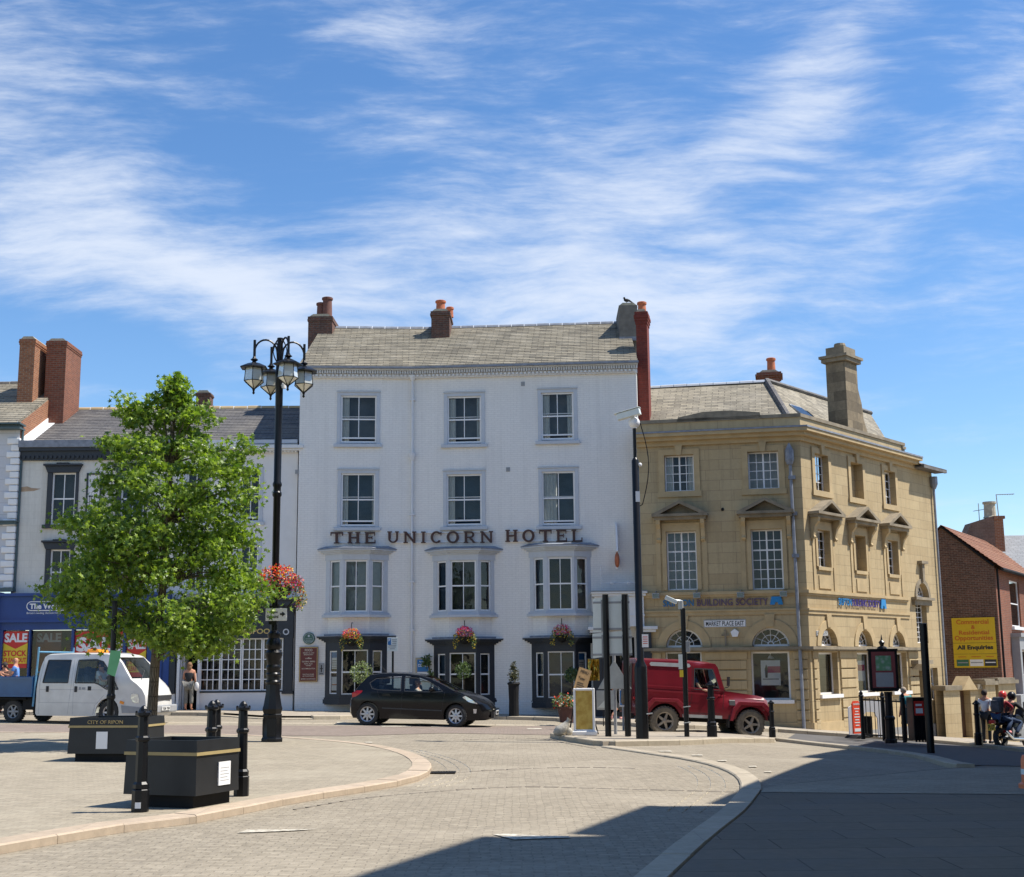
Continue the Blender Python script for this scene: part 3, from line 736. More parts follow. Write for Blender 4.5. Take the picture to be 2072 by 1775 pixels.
# ------------------------------------------------------------------ the hotel
o0 = pt(597, 1350, 46.45)
FH = Facade(o0.x, o0.y, R(-1.4))
HB = FH.uv(836, 1000)[0]; HL = FH.uv(1294, 1000)[0]
def hbend(s):
    if s < 0 or s > HL: return 0.0
    return .40 * (s / HB if s < HB else 1 - (s - HB) / (HL - HB))
FH.bend = hbend; HB = FH.uv(836, 1000)[0]; HL = FH.uv(1294, 1000)[0]
CTX['warp'] = lambda v: Vector((v[0], v[1] + hbend(v[0]), v[2])); CTX['cuts'] = [HB]
hotel = empty('hotel_building', FH.o, FH.a, 'tall white painted four storey hotel with slate roof, dark ground floor bays and brown lettering', 'hotel')
eave = FH.uv(836, 766)[1]
up = []
for row in (((682, 794, 769, 899), (898, 795, 981, 899.5), (1088, 787.5, 1168, 892.5)), ((682.5, 951, 766.5, 1067.5), (896.7, 952.7, 982, 1066), (1089.6, 947, 1171, 1065))):
    for b in row: up.append(FH.box(*b))
bays1 = [((660, 785), (694, 747), (671, 685), (697, 742), (755, 773)), ((876.5, 1000), (908, 967), (886, 900), (914, 959), (973, 988)), ((1071.6, 1195), (1105, 1161), (1082, 1097.7), (1111, 1157), (1168.3, 1185))]
vs1 = [(1133.7, 1238, 1110.7, 1249), (1134.5, 1236, 1111.5, 1249), (1128, 1234, 1104, 1246)]
bops = []
for (w, *_), (va, vb, vt, vl) in zip(bays1, vs1):
    s0, _z = FH.uv(w[0], va); s1, _z = FH.uv(w[1], va); zb = FH.uv(sum(w) / 2, vb)[1]; zt = FH.uv(sum(w) / 2, va)[1]
    bops.append((s0 + .25, s1 - .25, zb, zt))
gb = [((658, 783), (1285.4, 1296, 1418.5), (647, 786.7), (672, 684), (693, 742), (753, 775)), ((877.7, 1000.8), (1294, 1302, 1421), (864, 1013.6), (886, 902), (912, 960), (972, 991)), ((1076, 1196), (1289.5, 1299, 1425.5), (1060, 1198), (1082.5, 1100), (1111, 1160), (1171, 1189))]
gops = []
for w, v, *_ in gb:
    s0 = FH.uv(w[0], 1350)[0]; s1 = FH.uv(w[1], 1350)[0]; gops.append((s0 + .2, s1 - .2, FH.uv(w[0], v[2] - 8)[1], FH.uv(w[0], v[1] + 8)[1]))
pd = (FH.uv(1216, 1350)[0], FH.uv(1285, 1350)[0], -.25, FH.uv(1250, 1290)[1])
mb = MB()
wall(mb, 0, HL, -1.5, eave, [(a + .12, b - .12, c + .05, d - .1) for a, b, c, d in up] + bops + gops + [pd], rev=.14)
# side and back walls
mb.quad((0, 9.2, -1.5), (0, 0, -1.5), (0, 0, eave), (0, 9.2, eave)); mb.quad((HL, 0, -1.5), (HL + .95, 9.2, -1.5), (HL + .95, 9.2, eave), (HL, 0, eave))
mb.quad((HL + .95, 9.2, -1.5), (0, 9.2, -1.5), (0, 9.2, eave), (HL + .95, 9.2, eave))
zr = pt(912, 662, 51.15).z; zrr = zr
z_e = FH.uv(836, 748)[1]
mb.add([(0, 0, eave), (0, 4.6, zr - .12), (0, 9.2, eave)], [(0, 1, 2)]); mb.add([(HL, 0, eave), (HL, 4.6, zr - .12), (HL, 9.2, eave)], [(2, 1, 0)])
mb.build('wall', M['render_wall'], hotel)
# roof: slates in thin overlapping bands so each course has a real edge
mb = MB()
ye, yr = -.32, 4.6
n = 26
xs = [-.05, HB, HL + .05]
for a, b in zip(xs, xs[1:]):
    for k in range(n):
        y0 = ye + (yr - ye) * k / n; y1 = ye + (yr - ye) * (k + 1) / n; z0 = z_e + (zr - z_e) * k / n; z1 = z_e + (zr - z_e) * (k + 1) / n
        mb.quad((a, y0, z0 + .022), (b, y0, z0 + .022), (b, y1, z1), (a, y1, z1)); mb.quad((a, y0, z0 - .002), (b, y0, z0 - .002), (b, y0, z0 + .022), (a, y0, z0 + .022))
    mb.quad((b, yr, zr), (b, 9.4, z_e), (a, 9.4, z_e), (a, yr, zr))
    mb.quad((a, ye, z_e - .04), (a, 0, z_e - .04), (b, 0, z_e - .04), (b, ye, z_e - .04))
mb.quad((-.05, ye, z_e - .06), (-.05, ye, z_e), (-.05, yr, zr), (-.05, yr, zr - .1)); mb.quad((HL + .05, ye, z_e - .06), (HL + .05, yr, zr - .1), (HL + .05, yr, zr), (HL + .05, ye, z_e))
roof = mb.build('roof', M['slate_buff'], hotel)
mb = MB(); ridge_tiles(mb, -.05, HL, 4.6, zr - .01, .5, .12); mb.build('ridge_tiles', [M['lead'], M['white']], roof)
# cornice with dentils
mb = MB()
zc = eave
mb.sbox(-.02, HL + .04, -.30, 0, z_e - .09, z_e - .012); mb.sbox(-.02, HL + .04, -.37, -.12, z_e - .03, z_e + .0)
mb.sbox(-.01, HL + .03, -.12, 0, zc - .02, z_e - .09)
k = 0.0
while k < HL:
    mb.box(k, k + .078, -.2, -.12, zc + .02, zc + .10); k += .145
k = 0.0
while k < HL:
    mb.box(k, k + .05, -.27, -.14, zc + .125, z_e - .1); k += .09
mb.build('cornice', M['cream'], hotel)
mb = MB(); mb.sbox(-.04, HL + .06, -.42, -.30, z_e - .05, z_e + .028); mb.build('gutter', M['lead'], hotel)
# upper windows
for i, (a, b, c, d) in enumerate(up):
    mb = MB(); sw = .13
    mb.box(a, a + sw, -.03, .12, c, d); mb.box(b - sw, b, -.03, .12, c, d); mb.box(a + sw, b - sw, -.03, .12, d - .13, d)
    mb.box(a - .02, b + .02, -.07, .0, d - .002, d + .035)
    mb.box(a + sw, b - sw, -.0, .12, c, c + .06)
    fr = mb.build('window_surround', M['offwhite'], hotel, bevel=.006)
    mb = MB(); mb.box(a - .1, b + .08, -.11, .0, c - .12, c - .002); mb.build('sill', M['offwhite'], fr, bevel=.01)
    mb = MB()                                         # splayed flat arch over the window, barely proud
    mb.prism([(a + .0, d + .06), (b - .0, d + .06), (b + .1, d + .52), (a - .1, d + .52)], -.012, .0, 'y'); mb.build('window_head', M['render_wall'], fr)
    cur = [[(.0, .2)], [(.0, .22), (.9, 1)], [(.0, .24), (.84, 1)], [(.0, .16), (.93, 1)], [(.0, .2)], [(.0, .45)]][i]
    window(hotel, a + sw, b - sw, c + .06, d - .13, y=.04, cols=2, rows=(1, 1), fr=.055, bar=.028, curtain=cur, open_low=.09 if i != 5 else .05, backm=M['room_mid'] if i < 3 else M['reflect_blue'], back=.5)
# canted bays, first floor
def canted(root, plan, z0, z1, wins, wmat, fmat, name, rows=(1, 1), fr=.045, clear=None, extra=None):
    """plan: four corner points of the bay, left to right; wins: (face, a, b, c, d) fractions"""
    mb = MB(); faces = []
    for i in range(3):
        p, q = Vector(plan[i]), Vector(plan[i + 1]); L = (q - p).length; an = math.atan2(q.y - p.y, q.x - p.x)
        T = Matrix.Translation((p.x, p.y, 0)) @ Matrix.Rotation(an, 4, 'Z'); faces.append((T, L))
        mb.push(T); wall(mb, 0, L, z0, z1, [(w[1] * L, w[2] * L, w[3], w[4]) for w in wins if w[0] == i], rev=.07); mb.pop()
    body = mb.build(name, wmat, root)
    for j, w in enumerate(wins):
        T, L = faces[w[0]]
        window(body, w[1] * L, w[2] * L, w[3], w[4], y=.035, cols=w[5], rows=rows, fr=fr, bar=.025, mat=fmat, T=T, backm=(w[6] if len(w) > 6 else M['room']), back=.3 if w[0] == 1 else .12)
    return body
def offp(pl, e):
    (ax, ay), (bx, by), (cx, cy), (dx, dy) = pl
    return [(ax - e * 1.2, 0), (bx - e * .45, by - e), (cx + e * .45, cy - e), (dx + e * 1.2, 0)]
M['frost'] = plain((.33, .37, .38), .8, var=.08, name='frosted_blind')
M['beige'] = plain((.23, .20, .15), .9, var=.1, name='beige_roller_blind')
for i, ((w, fw_, l, m_, r), (va, vb, vt, vl)) in enumerate(zip(bays1, vs1)):
    um = sum(w) / 2
    dpt = .5
    s0 = FH.uv(w[0], va)[0]; s1 = FH.uv(w[1], va)[0]; f0 = FH.uv(fw_[0], va, -dpt)[0]; f1 = FH.uv(fw_[1], va, -dpt)[0]
    zt = FH.uv(um, va, -dpt)[1]; zb = FH.uv(um, vb, -dpt)[1]; zroof = FH.uv(um, vt, -dpt)[1]; zsill = FH.uv(um, vl, -dpt)[1]
    plan = [(s0, 0), (f0, -dpt), (f1, -dpt), (s1, 0)]
    ztop = zroof - .16
    backs = [(M['frost'], M['frost'], M['frost']), (M['room'], M['room'], M['room']), (M['room'], M['room'], M['beige'])][i]
    body = canted(hotel, plan, zsill + .15, ztop, [(0, .24, .82, zb, zt, 1, backs[0]), (1, .07, .93, zb, zt, 2, backs[1]), (2, .16, .78, zb, zt, 1, backs[2])], M['offwhite'], M['white'], 'bay_window')
    mb = MB()
    mb.prism(offp(plan, .05), zsill + .09, zsill + .15, 'z'); mb.prism(offp(plan, .11), zsill, zsill + .09, 'z')
    mb.build('bay_sill', M['offwhite'], body)
    mb = MB(); mb.prism(offp(plan, .03), ztop - .22, ztop, 'z'); mb.prism(offp(plan, .09), ztop, ztop + .05, 'z'); mb.prism(offp(plan, .16), ztop + .05, ztop + .11, 'z'); mb.prism(offp(plan, .25), ztop + .11, ztop + .16, 'z')
    mb.build('bay_cornice', M['offwhite'], body)
    mb = MB(); P = offp(plan, .27); zz = ztop + .163
    top = [(P[0][0] + .3, 0, zz + .13), (P[1][0] + .25, -.25, zz + .12), (P[2][0] - .25, -.25, zz + .12), (P[3][0] - .3, 0, zz + .13)]
    bot = [(x, y, zz) for x, y in P]; b2 = [(x, y, zz + .025) for x, y in P]
    mb.add(bot + b2 + top, [(0, 1, 5, 4), (1, 2, 6, 5), (2, 3, 7, 6), (4, 5, 9, 8), (5, 6, 10, 9), (6, 7, 11, 10), (8, 9, 10, 11)])
    mb.build('bay_roof', M['lead'], body)
# angled masonry below the bays
for i, ((w, fw_, *_), (va, vb, vt, vl)) in enumerate(zip(bays1, vs1)):
    um = sum(w) / 2; zs_ = FH.uv(um, vl, -.5)[1]; s0 = FH.uv(w[0], va)[0]; s1 = FH.uv(w[1], va)[0]; f0 = FH.uv(fw_[0], va, -.5)[0]; f1 = FH.uv(fw_[1], va, -.5)[0]
    zg = FH.uv(um, gb[i][1][0], -.5)[1]
    mb = MB(); mb.prism([(s0 + .1, 0), (f0, -.38), (f1, -.38), (s1 - .1, 0)], zg + .02, zs_, 'z'); mb.build('bay_apron', M['render_wall'], hotel)
# ground floor bays
for i, (w, v, rf, l, m_, r) in enumerate(gb):
    um = sum(w) / 2; dpt = .46
    s0 = FH.uv(w[0], 1350)[0]; s1 = FH.uv(w[1], 1350)[0]
    f0 = FH.uv(m_[0] - 5, 1350, -dpt)[0]; f1 = FH.uv(m_[1] + 5, 1350, -dpt)[0]
    zt = FH.uv(um, v[1] + 3, -dpt)[1]; zb = FH.uv(um, v[2], -dpt)[1]; zroof = FH.uv(um, v[0] + 2, -dpt)[1]
    wt = zt - .30; wb = zb + .24
    plan = [(s0, 0), (f0, -dpt), (f1, -dpt), (s1, 0)]
    body = canted(hotel, plan, zb, zt, [(0, .26, .78, wb, wt, 1), (1, .045, .955, wb - .02, wt + .03, 2), (2, .2, .74, wb, wt, 1)], M['navy'], M['white'], 'shopfront_bay', fr=.04)
    mb = MB(); mb.prism(offp(plan, .06), zb - .12, zb + .06, 'z'); mb.prism(offp(plan, .03), zb + .06, zb + .12, 'z'); mb.build('bay_sill', M['navy'], body)
    mb = MB(); mb.prism(offp(plan, .05), zt, zt + .05, 'z'); mb.prism(offp(plan, .12), zt + .05, zt + .1, 'z'); mb.prism(offp(plan, .2), zt + .1, zt + .15, 'z'); mb.prism(offp(plan, .26), zt + .15, zt + .19, 'z'); mb.build('bay_cornice', M['navy'], body)
    mb = MB(); mb.prism(offp(plan, .27), zt + .193, zt + .215, 'z'); mb.prism(offp(plan, .05), zt + .217, zt + .28, 'z'); mb.build('bay_roof', M['lead'], body)
    if i in (0, 2):                                   # posters in the side lights
        p, q = (plan[0], plan[1]) if i == 0 else (plan[2], plan[3])
        an = math.atan2(q[1] - p[1], q[0] - p[0]); L = math.hypot(q[0] - p[0], q[1] - p[1]); T = Matrix.Translation((p[0], p[1], 0)) @ Matrix.Rotation(an, 4, 'Z')
        mb = MB(); mb.push(T); a, b = L * (.33 if i == 0 else .28), L * (.70 if i == 0 else .64); zm = (wb + wt) / 2
        mb.box(a, b, .075, .08, zm + .12, zm + .75, 0); mb.box(a, b, .070, .074, zm + .5, zm + .75, 1)
        for k in range(4): mb.box(a + .02, b - .03, .066, .069, zm + .16 + k * .075, zm + .19 + k * .075, 2)
        if i == 0: mb.box(a, b, .075, .08, wb + .12, zm - .15, 0); mb.box(a + .03, b - .02, .07, .074, wb + .3, zm - .4, 3)
        mb.build('poster', [M['white'], M['blue'] if 'blue' in M else M['navy'], M['grey'], M['terracotta']], body)
# plinth render along the foot
mb = MB(); zp = FH.uv(640, 1417)[1]; mb.sbox(.05, FH.uv(1190, 1420)[0], -.05, 0, -1.5, zp - .12); mb.build('plinth', M['render_wall'], hotel)
# drain pipe
mb = MB(); ps = FH.uv(834.5, 1000)[0]; mb.tube([(ps, -.09, eave + .1), (ps, -.09, .2)], .045, 8); mb.lathe([(.06, 0), (.13, .14), (.13, .2)], (ps, -.1, eave - .1), 8)
zz = FH.uv(835, 921)[1]; mb.lathe([(.06, -.2), (.12, -.02), (.12, .06)], (ps, -.1, zz), 8)
for z in (zz - 2.2, zz + 2.0, zz - 4.6, zz - 6.3): mb.box(ps - .09, ps + .09, -.13, -.005, z, z + .06)
mb.build('drainpipe', M['cream'], hotel, smooth_ang=40)
# air bricks and small fixings
for (u, v) in ((601, 955), (1058, 777), (1028, 950)):
    mb = MB(); s, z = FH.uv(u, v); mb.box(s - .07, s + .07, -.012, 0, z - .08, z + .08)
    for k in range(3): mb.box(s - .05, s + .05, -.018, -.0125, z - .055 + k * .04, z - .035 + k * .04)
    mb.build('air_brick', M['grey'], hotel)
# lettering
M['brown'] = plain((.06, .02, .013), .5, var=.1, name='brown_letter_paint')
def letters(word, u0, u1, v0, v1, wid):
    mb = MB(); um = (u0 + u1) / 2; s0 = FH.uv(u0, v0)[0]; s1 = FH.uv(u1, v0)[0]; zl1, zl0 = FH.uv(u0 + 5, v0)[1], FH.uv(u0 + 5, v1)[1]; zr1, zr0 = FH.uv(u1 - 5, v0)[1], FH.uv(u1 - 5, v1)[1]
    tot = sum(wid[c] for c in word) + .42 * (len(word) - 1); k = (s1 - s0) / tot; x = s0
    for c in word:
        f = (x - s0) / (s1 - s0); z0 = zl0 + (zr0 - zl0) * f; h = (zl1 - zl0)
        slab(mb, c, x, z0, wid[c] * k, h, -.10, .05); x += (wid[c] + .42) * k
    ob = mb.build('lettering', M['brown'], hotel)
    mb = MB(); za = (zl0 + zr0) / 2; mb.sbox(s0 + .1, s1 - .15, -.05, -.001, za + .03, za + .07); mb.sbox(s0 + .15, s1 - .1, -.05, -.001, za + h - .05, za + h - .01); mb.build('letter_rail', M['white'], ob)
wd = dict(T=1.15, H=1.15, E=1.0, U=1.05, N=1.15, I=.5, C=1.05, O=1.15, R=1.1, L=1.0)
letters('THE', 670, 761, 1077.5, 1100.5, wd); letters('UNICORN', 784.7, 997.4, 1076, 1099.5, wd); letters('HOTEL', 1022.6, 1178, 1073, 1097.5, wd)
# portico at the right
s0 = FH.uv(1196, 1230)[0]; s1 = HL + .02; d_ = -.75
zt = FH.uv(1250, 1197, -.75)[1]; zm = FH.uv(1250, 1268, -.75)[1]; zl = FH.uv(1250, 1281, -.75)[1]
mb = MB(); mb.box(s0 - .02, s1 + .1, d_ - .08, 0, zt - .07, zt); mb.box(s0 + .02, s1 + .05, d_ - .02, 0, zt - .16, zt - .072); mb.box(s0 + .1, s1 - .02, d_ + .06, 0, zm + .002, zt - .162)
mb.box(s0 + .08, s1, d_ + .04, 0, zm + .35, zm + .42)
mb.box(s0 - .14, s0 + .55, d_ - .1, 0, zl + .11, zm); mb.box(s0 - .08, s0 + .5, d_ - .04, 0, zl + .02, zl + .108)
mb.box(s1 - .30, s1 + .42, d_ - .1, 0, zl + .11, zm + .0); mb.box(s1 - .25, s1 + .36, d_ - .04, 0, zl + .02, zl + .108)
por = mb.build('portico', M['cream'], hotel, bevel=.01)
mb = MB(); mb.box(s0 - .02, s1 + .1, d_ - .1, -.0, zt + .002, zt + .025); mb.build('lead_flashing', M['lead'], por)
mb = MB()
for (a, b) in ((s0 + .02, s0 + .42), (s1 - .2, s1 + .2)):
    mb.box(a, b, d_ + .02, 0, -.9, zl + .01); mb.box(a - .04, b + .04, d_ - .02, 0, -.9, -.1)
mb.build('pilaster', M['navy'], por)
mb = MB(); mb.box(pd[0], pd[1], .25, .3, -1, pd[3]); mb.build('door', M['blackmat'], por)
mb = MB(); mb.box(pd[0] + .12, pd[0] + .5, .215, .248, .35, pd[3] - .5); mb.box(pd[1] - .5, pd[1] - .12, .215, .248, .35, pd[3] - .5); mb.build('door_glass', M['dark_glass'], por)
# wrought iron rail above the portico
mb = MB()
for x in (s0 + .35, s1 - .1):
    mb.tube([(x, -.5, zt), (x, -.5, zt + .95)], .018, 6)
    for k in range(5): mb.sphere((x, -.5, zt + .3 + k * .15), .035, 6, 4)
mb.tube([(s0 + .35, -.5, zt + .3), (s1 - .1, -.5, zt + .3)], .018, 6)
for x in (s0 + .75, s1 - .5):
    mb.lathe([(.001, -.02), (.09, -.02), (.09, .02), (.001, .02)], (x, -.5, zt + .3), 10)
    ring(mb, x, zt + .3, .07, .10, -.52, -.48, 0, 2 * PI, 14)
mb.build('iron_rail', M['cream'], por)
# chimneys
brk = M['brick_dark']
a = pt(617, 700, 50.2); b = pt(667, 700, 50.2)
la = a.x - FH.o.x; lb = b.x - FH.o.x
zct = pt(640, 641, 50.2).z
CTX['warp'] = None
chimney(hotel, la + .02, lb, 3.75, 5.5, eave + .4, zct, brk, cap=.03, caph=.18, corb=1, pots=[(la + .42, 4.3, .66, .17), (lb - .28, 4.2, .85, .2)], potm=M['pot_dark'] if 'pot_dark' in M else None)
a = pt(868, 700, 49.9); b = pt(905, 700, 49.9); zct = pt(886, 630, 49.9).z
chimney(hotel, a.x - FH.o.x, b.x - FH.o.x, 3.6, 5.1, eave + .9, zct, brk, cap=.045, caph=.16, corb=1, pots=[((a.x + b.x) / 2 - FH.o.x - .02, 4.0, .5, .19), ((a.x + b.x) / 2 - FH.o.x + .3, 4.7, .42, .14)])
a = pt(1252, 700, 48.6); b = pt(1288, 700, 48.6); zct = pt(1270, 616, 48.6).z
M['roughcast'] = plain((.17, .155, .13), .9, var=.2, nscale=5, bmp=.3, name='grey_roughcast')
ch = chimney(hotel, a.x - FH.o.x, b.x - FH.o.x + .02, 2.6, 4.6, eave + .4, zct, M['roughcast'], cap=.01, caph=.1, corb=0)
for (x0, x1, yf, v) in ((617, 672, 3.74, 722), (866, 907, 3.58, 698), (1250, 1290, 2.58, 692)):
    a = pt(x0, v, FH.o.y + yf); b = pt(x1, v, FH.o.y + yf); mb = MB(); mb.box(a.x - FH.o.x - .02, b.x - FH.o.x, yf - .12, yf + .02, a.z - .05, a.z + .10); mb.build('flashing', M['lead'], hotel)
CTX['warp'] = None; CTX['cuts'] = []

# the unicorn bracket figure seen edge-on
s, z = FH.uv(1249, 1150, -.25); p = FH.o + FH.t * s + FH.n * (-.25); e = empty('hanging_sign', (p.x, p.y, z), FH.a, 'narrow white and red bracket sign seen edge-on on the white hotel wall', 'sign')
h = 94 / 57.5
mb = MB(); mb.prism([(-.25, h * .35), (.3, h * .35), (.35, h * .55), (.28, h * .7), (.3, h * .95), (.18, h), (.0, h * .9), (-.15, h * .6)], -.03, .03, 'x'); mb.tube([(0, .05, h * .9), (.0, .0, h * 1.05)], .012, 6); mb.build('figure', M['white'], e, bevel=.015)
mb = MB(); mb.sphere((0, 0, h * .17), h * .17, 10, 8, 0, (.32, .9, 1)); mb.build('shield', M['terracotta'], e, smooth_ang=40)
mb = MB(); mb.sphere((0, -.0, .02), .07, 8, 6); mb.tube([(0, .25, h * .2), (0, 0, h * .3)], .015, 6); mb.build('bracket', M['white'], e)
# pigeon on the rendered chimney
p = pt(1268, 614, 49.0); e = empty('pigeon', p, .4, 'dark pigeon perched on the grey rendered chimney', 'pigeon')
mb = MB(); mb.sphere((0, 0, .12), .075, 10, 6, 0, (1.7, .8, .9)); mb.sphere((-.10, 0, .20), .042, 8, 6); mb.cone((-.08, 0, .15), (-.10, 0, .2), .045, .03, 8); mb.cone((.1, 0, .12), (.26, 0, .06), .045, .015, 6); mb.cone((-.13, 0, .2), (-.17, 0, .19), .012, .002, 5)
mb.box(-.01, .0, -.03, -.02, 0, .06); mb.box(-.01, .0, .02, .03, 0, .06); mb.build('body', M['blackmat'], e, smooth_ang=60)
# ------------------------------------------------------------------ terrace on the left
o0 = pt(596, 1350, 46.7)
FL = Facade(o0.x, o0.y, R(.6))                       # s is negative towards the left
def FLs(u, v=1350): return FL.uv(u, v)[0]
sR = -.02; sM = FLs(343); sL = FLs(36, 1000) + .02; sX = FLs(-140)
DP = 9.0
# --- grey shop front house next to the hotel
grey = empty('pub_building', FL.o, FL.a, 'pale grey pub with slate roof and dark slate blue shopfront, left of the hotel', 'pub')
ze = FL.uv(520, 917)[1]; zg = FL.uv(520, 893)[1]; zrdg = pt(500, 826, 51.3).z
W1 = FL.box(482, 945, 532, 1056); W2 = FL.box(479, 1098, 528, 1196); W3 = FL.box(372, 945, 422, 1056); W4 = FL.box(372, 1098, 420, 1196)
zf = FL.uv(500, 1212)[1]; dr = (FLs(368), FLs(403), -.4, FL.uv(386, 1317)[1]); sw = (FLs(406), FLs(574), FL.uv(480, 1398)[1], FL.uv(480, 1292)[1])
mb = MB(); wall(mb, sM, sR, -1, ze, [(a + .1, b - .1, c + .05, d - .1) for a, b, c, d in (W1, W2, W3, W4)] + [(dr[0], dr[1], dr[2], dr[3]), sw], rev=.16)
mb.quad((sR, 0, -1), (sR, DP, -1), (sR, DP, ze), (sR, 0, ze)); mb.quad((sR, DP, -1), (sM, DP, -1), (sM, DP, ze), (sR, DP, ze))
mb.add([(sR, 0, ze), (sR, 4.6, zrdg - .1), (sR, DP, ze)], [(0, 1, 2)])
mb.build('wall', M['render_mid'], grey)
def slated(root, s0, s1, y0, z0, y1, z1, m, n=22, back=True):
    mb = MB()
    for k in range(n):
        a = k / n; b = (k + 1) / n; ya, yb = y0 + (y1 - y0) * a, y0 + (y1 - y0) * b; za, zb = z0 + (z1 - z0) * a, z0 + (z1 - z0) * b
        mb.quad((s0, ya, za + .018), (s1, ya, za + .018), (s1, yb, zb), (s0, yb, zb)); mb.quad((s0, ya, za - .002), (s1, ya, za - .002), (s1, ya, za + .018), (s0, ya, za + .018))
    if back: mb.quad((s1, y1, z1), (s1, 2 * y1 - y0, z0), (s0, 2 * y1 - y0, z0), (s0, y1, z1))
    mb.quad((s0, y0, z0 - .1), (s0, y0, z0), (s0, y1, z1), (s0, y1, z1 - .1)); mb.quad((s1, y0, z0), (s1, y0, z0 - .1), (s1, y1, z1 - .1), (s1, y1, z1))
    return mb.build('roof', m, root)
rf = slated(grey, sM, sR, -.05, zg - .05, 4.6, zrdg, M['slate_grey'])
mb = MB(); ridge_tiles(mb, sM, sR, 4.6, zrdg, .5, .11); mb.build('ridge_tiles', [M['stone'], M['white']], rf)
mb = MB(); mb.box(sM, sR - .002, -.12, .0, ze, zg - .12); mb.box(sM, sR + .24, -.34, 0, FL.uv(520, 910)[1], FL.uv(520, 904)[1]); mb.box(sM, sR + .14, -.26, 0, FL.uv(520, 914)[1], FL.uv(520, 910.3)[1])
s = sM
while s < sR: mb.box(s, s + .06, -.2, -.12, ze + .0, ze + .07); s += .13
mb.build('cornice', M['cream'], grey)
mb = MB(); mb.box(sM, sR - .005, -.2, -.0, zg - .11, zg + .02); mb.build('parapet_gutter', M['offwhite'], grey)
for i, (a, b, c, d) in enumerate((W1, W2, W3, W4)):
    mb = MB(); mb.box(a, a + .11, -.03, .1, c, d); mb.box(b - .11, b, -.03, .1, c, d); mb.box(a + .11, b - .11, -.03, .1, d - .12, d); fr = mb.build('window_surround', M['offwhite'], grey)
    mb = MB(); mb.box(a - .07, b + .07, -.1, 0, c - .12, c); mb.build('sill', M['offwhite'], fr)
    window(grey, a + .11, b - .11, c, d - .12, y=.04, cols=2, rows=(1, 1), fr=.05, bar=.028, open_low=.08 if i == 0 else 0)
# shopfront
mb = MB(); yf = -.18
fz0, fz1 = FL.uv(500, 1292)[1], FL.uv(500, 1234)[1]
mb.box(sM + .1, FLs(594), yf, 0, fz0, fz1)
mb.box(sM + .05, FLs(594), yf - .05, 0, fz0 + .001, fz0 + .05)
mb.box(sM, FLs(600), yf - .10, 0, fz1, fz1 + .12); mb.box(sM - .0, FLs(605), yf - .24, 0, fz1 + .12, zf - .08); mb.box(sM - .0, FLs(612), yf - .34, 0, zf - .08, zf)
s = sM + .1
while s < FLs(592): mb.box(s, s + .09, yf - .18, yf - .1, fz1 + .02, fz1 + .12); s += .2
mb.box(FLs(575.5), FLs(593), yf - .04, 0, FL.uv(585, 1404)[1], fz0); mb.box(FLs(573), FLs(595), yf - .07, 0, FL.uv(585, 1404)[1] - .0, FL.uv(585, 1398)[1])
mb.box(FLs(345), FLs(357), yf - .04, 0, FL.uv(350, 1404)[1], fz0)
mb.box(sw[0] - .02, sw[1] + .02, yf, .0, sw[2] - .05, sw[2] - .001)
sf = mb.build('shopfront', M['navy'], grey)
mb = MB(); mb.box(FLs(345), FLs(358), yf - .0, 0, -.5, FL.uv(350, 1404.2)[1]); mb.box(FLs(404), FLs(594.5), yf + .02, 0, -.5, sw[2] - .06); mb.build('stall_riser', M['render_mid'], sf)
zA, zB = FL.uv(530, 1283)[1], FL.uv(530, 1272.5)[1]
mb = MB(); text(mb, 'WETHERSPOON', FLs(437), FLs(559), zA, zB, yf - .002, .02, .02); mb.build('shop_lettering', M['gold'], sf)
mb = MB(); cs, cz = FL.uv(580.5, 1279); ring(mb, cs, cz, .07, .11, yf - .02, yf - .001, 0, 2 * PI, 18); mb.build('round_emblem', M['offwhite'], sf)
# leaded shop window, four lights of three by five panes, lit brick and jars behind
tot = sw[1] - sw[0]; lw = tot / 4
M['ware'] = plain((.10, .085, .08), .6, var=.7, nscale=5, name='dim_shop_goods')
for k in range(4):
    window(sf, sw[0] + k * lw + .01, sw[0] + (k + 1) * lw - .01, sw[2], sw[3], y=-.12, cols=3, rows=(5,), fr=.045, bar=.03, mat=M['white'], back=.5, name='shop_window')
mb = MB()
for k in range(12):
    for r_ in range(5):
        x = sw[0] + (k + .5) * tot / 12; z = sw[2] + (r_ + .35) * (sw[3] - sw[2]) / 5
        mb.lathe([(.055, 0), (.085, .02), (.085, .2), (.05, .26), (.05, .3)], (x, .18, z - .1), 8)
mb.build('display_goods', M['ware'], sf)
# doorway
mb = MB(); frame_box(mb, dr[0] - .12, dr[1] + .08, -.3, dr[3] + .1, .09, yf - .03, .0, wb=.01); mb.box(dr[0] - .12, dr[1] + .08, yf - .03, 0, dr[3] + .101, FL.uv(386, 1293)[1]); dfm = mb.build('door_frame', M['white'], sf)
mb = MB(); mb.box(dr[0], dr[1], 1.2, 1.25, -.4, dr[3]); mb.box(dr[0] - .02, dr[0], .16, 1.2, -.4, dr[3]); mb.box(dr[1], dr[1] + .02, .16, 1.2, -.4, dr[3]); mb.build('porch', M['room'], sf)
mb = MB(); mb.box(dr[0] + .01, dr[0] + .05, .16, .75, .05, dr[3] - .02); 
for k in range(4): mb.box(dr[0] + .051, dr[0] + .058, .22 + k * .13, .25 + k * .13, .3, dr[3] - .2)
mb.build('door', M['white'], sf)
chimney(grey, FLs(318) , FLs(318) + .55, 4.5, 5.1, zrdg - .3, pt(285, 803, 51.3).z + .1, M['brick_dark'], cap=.04, caph=.12, pots=())

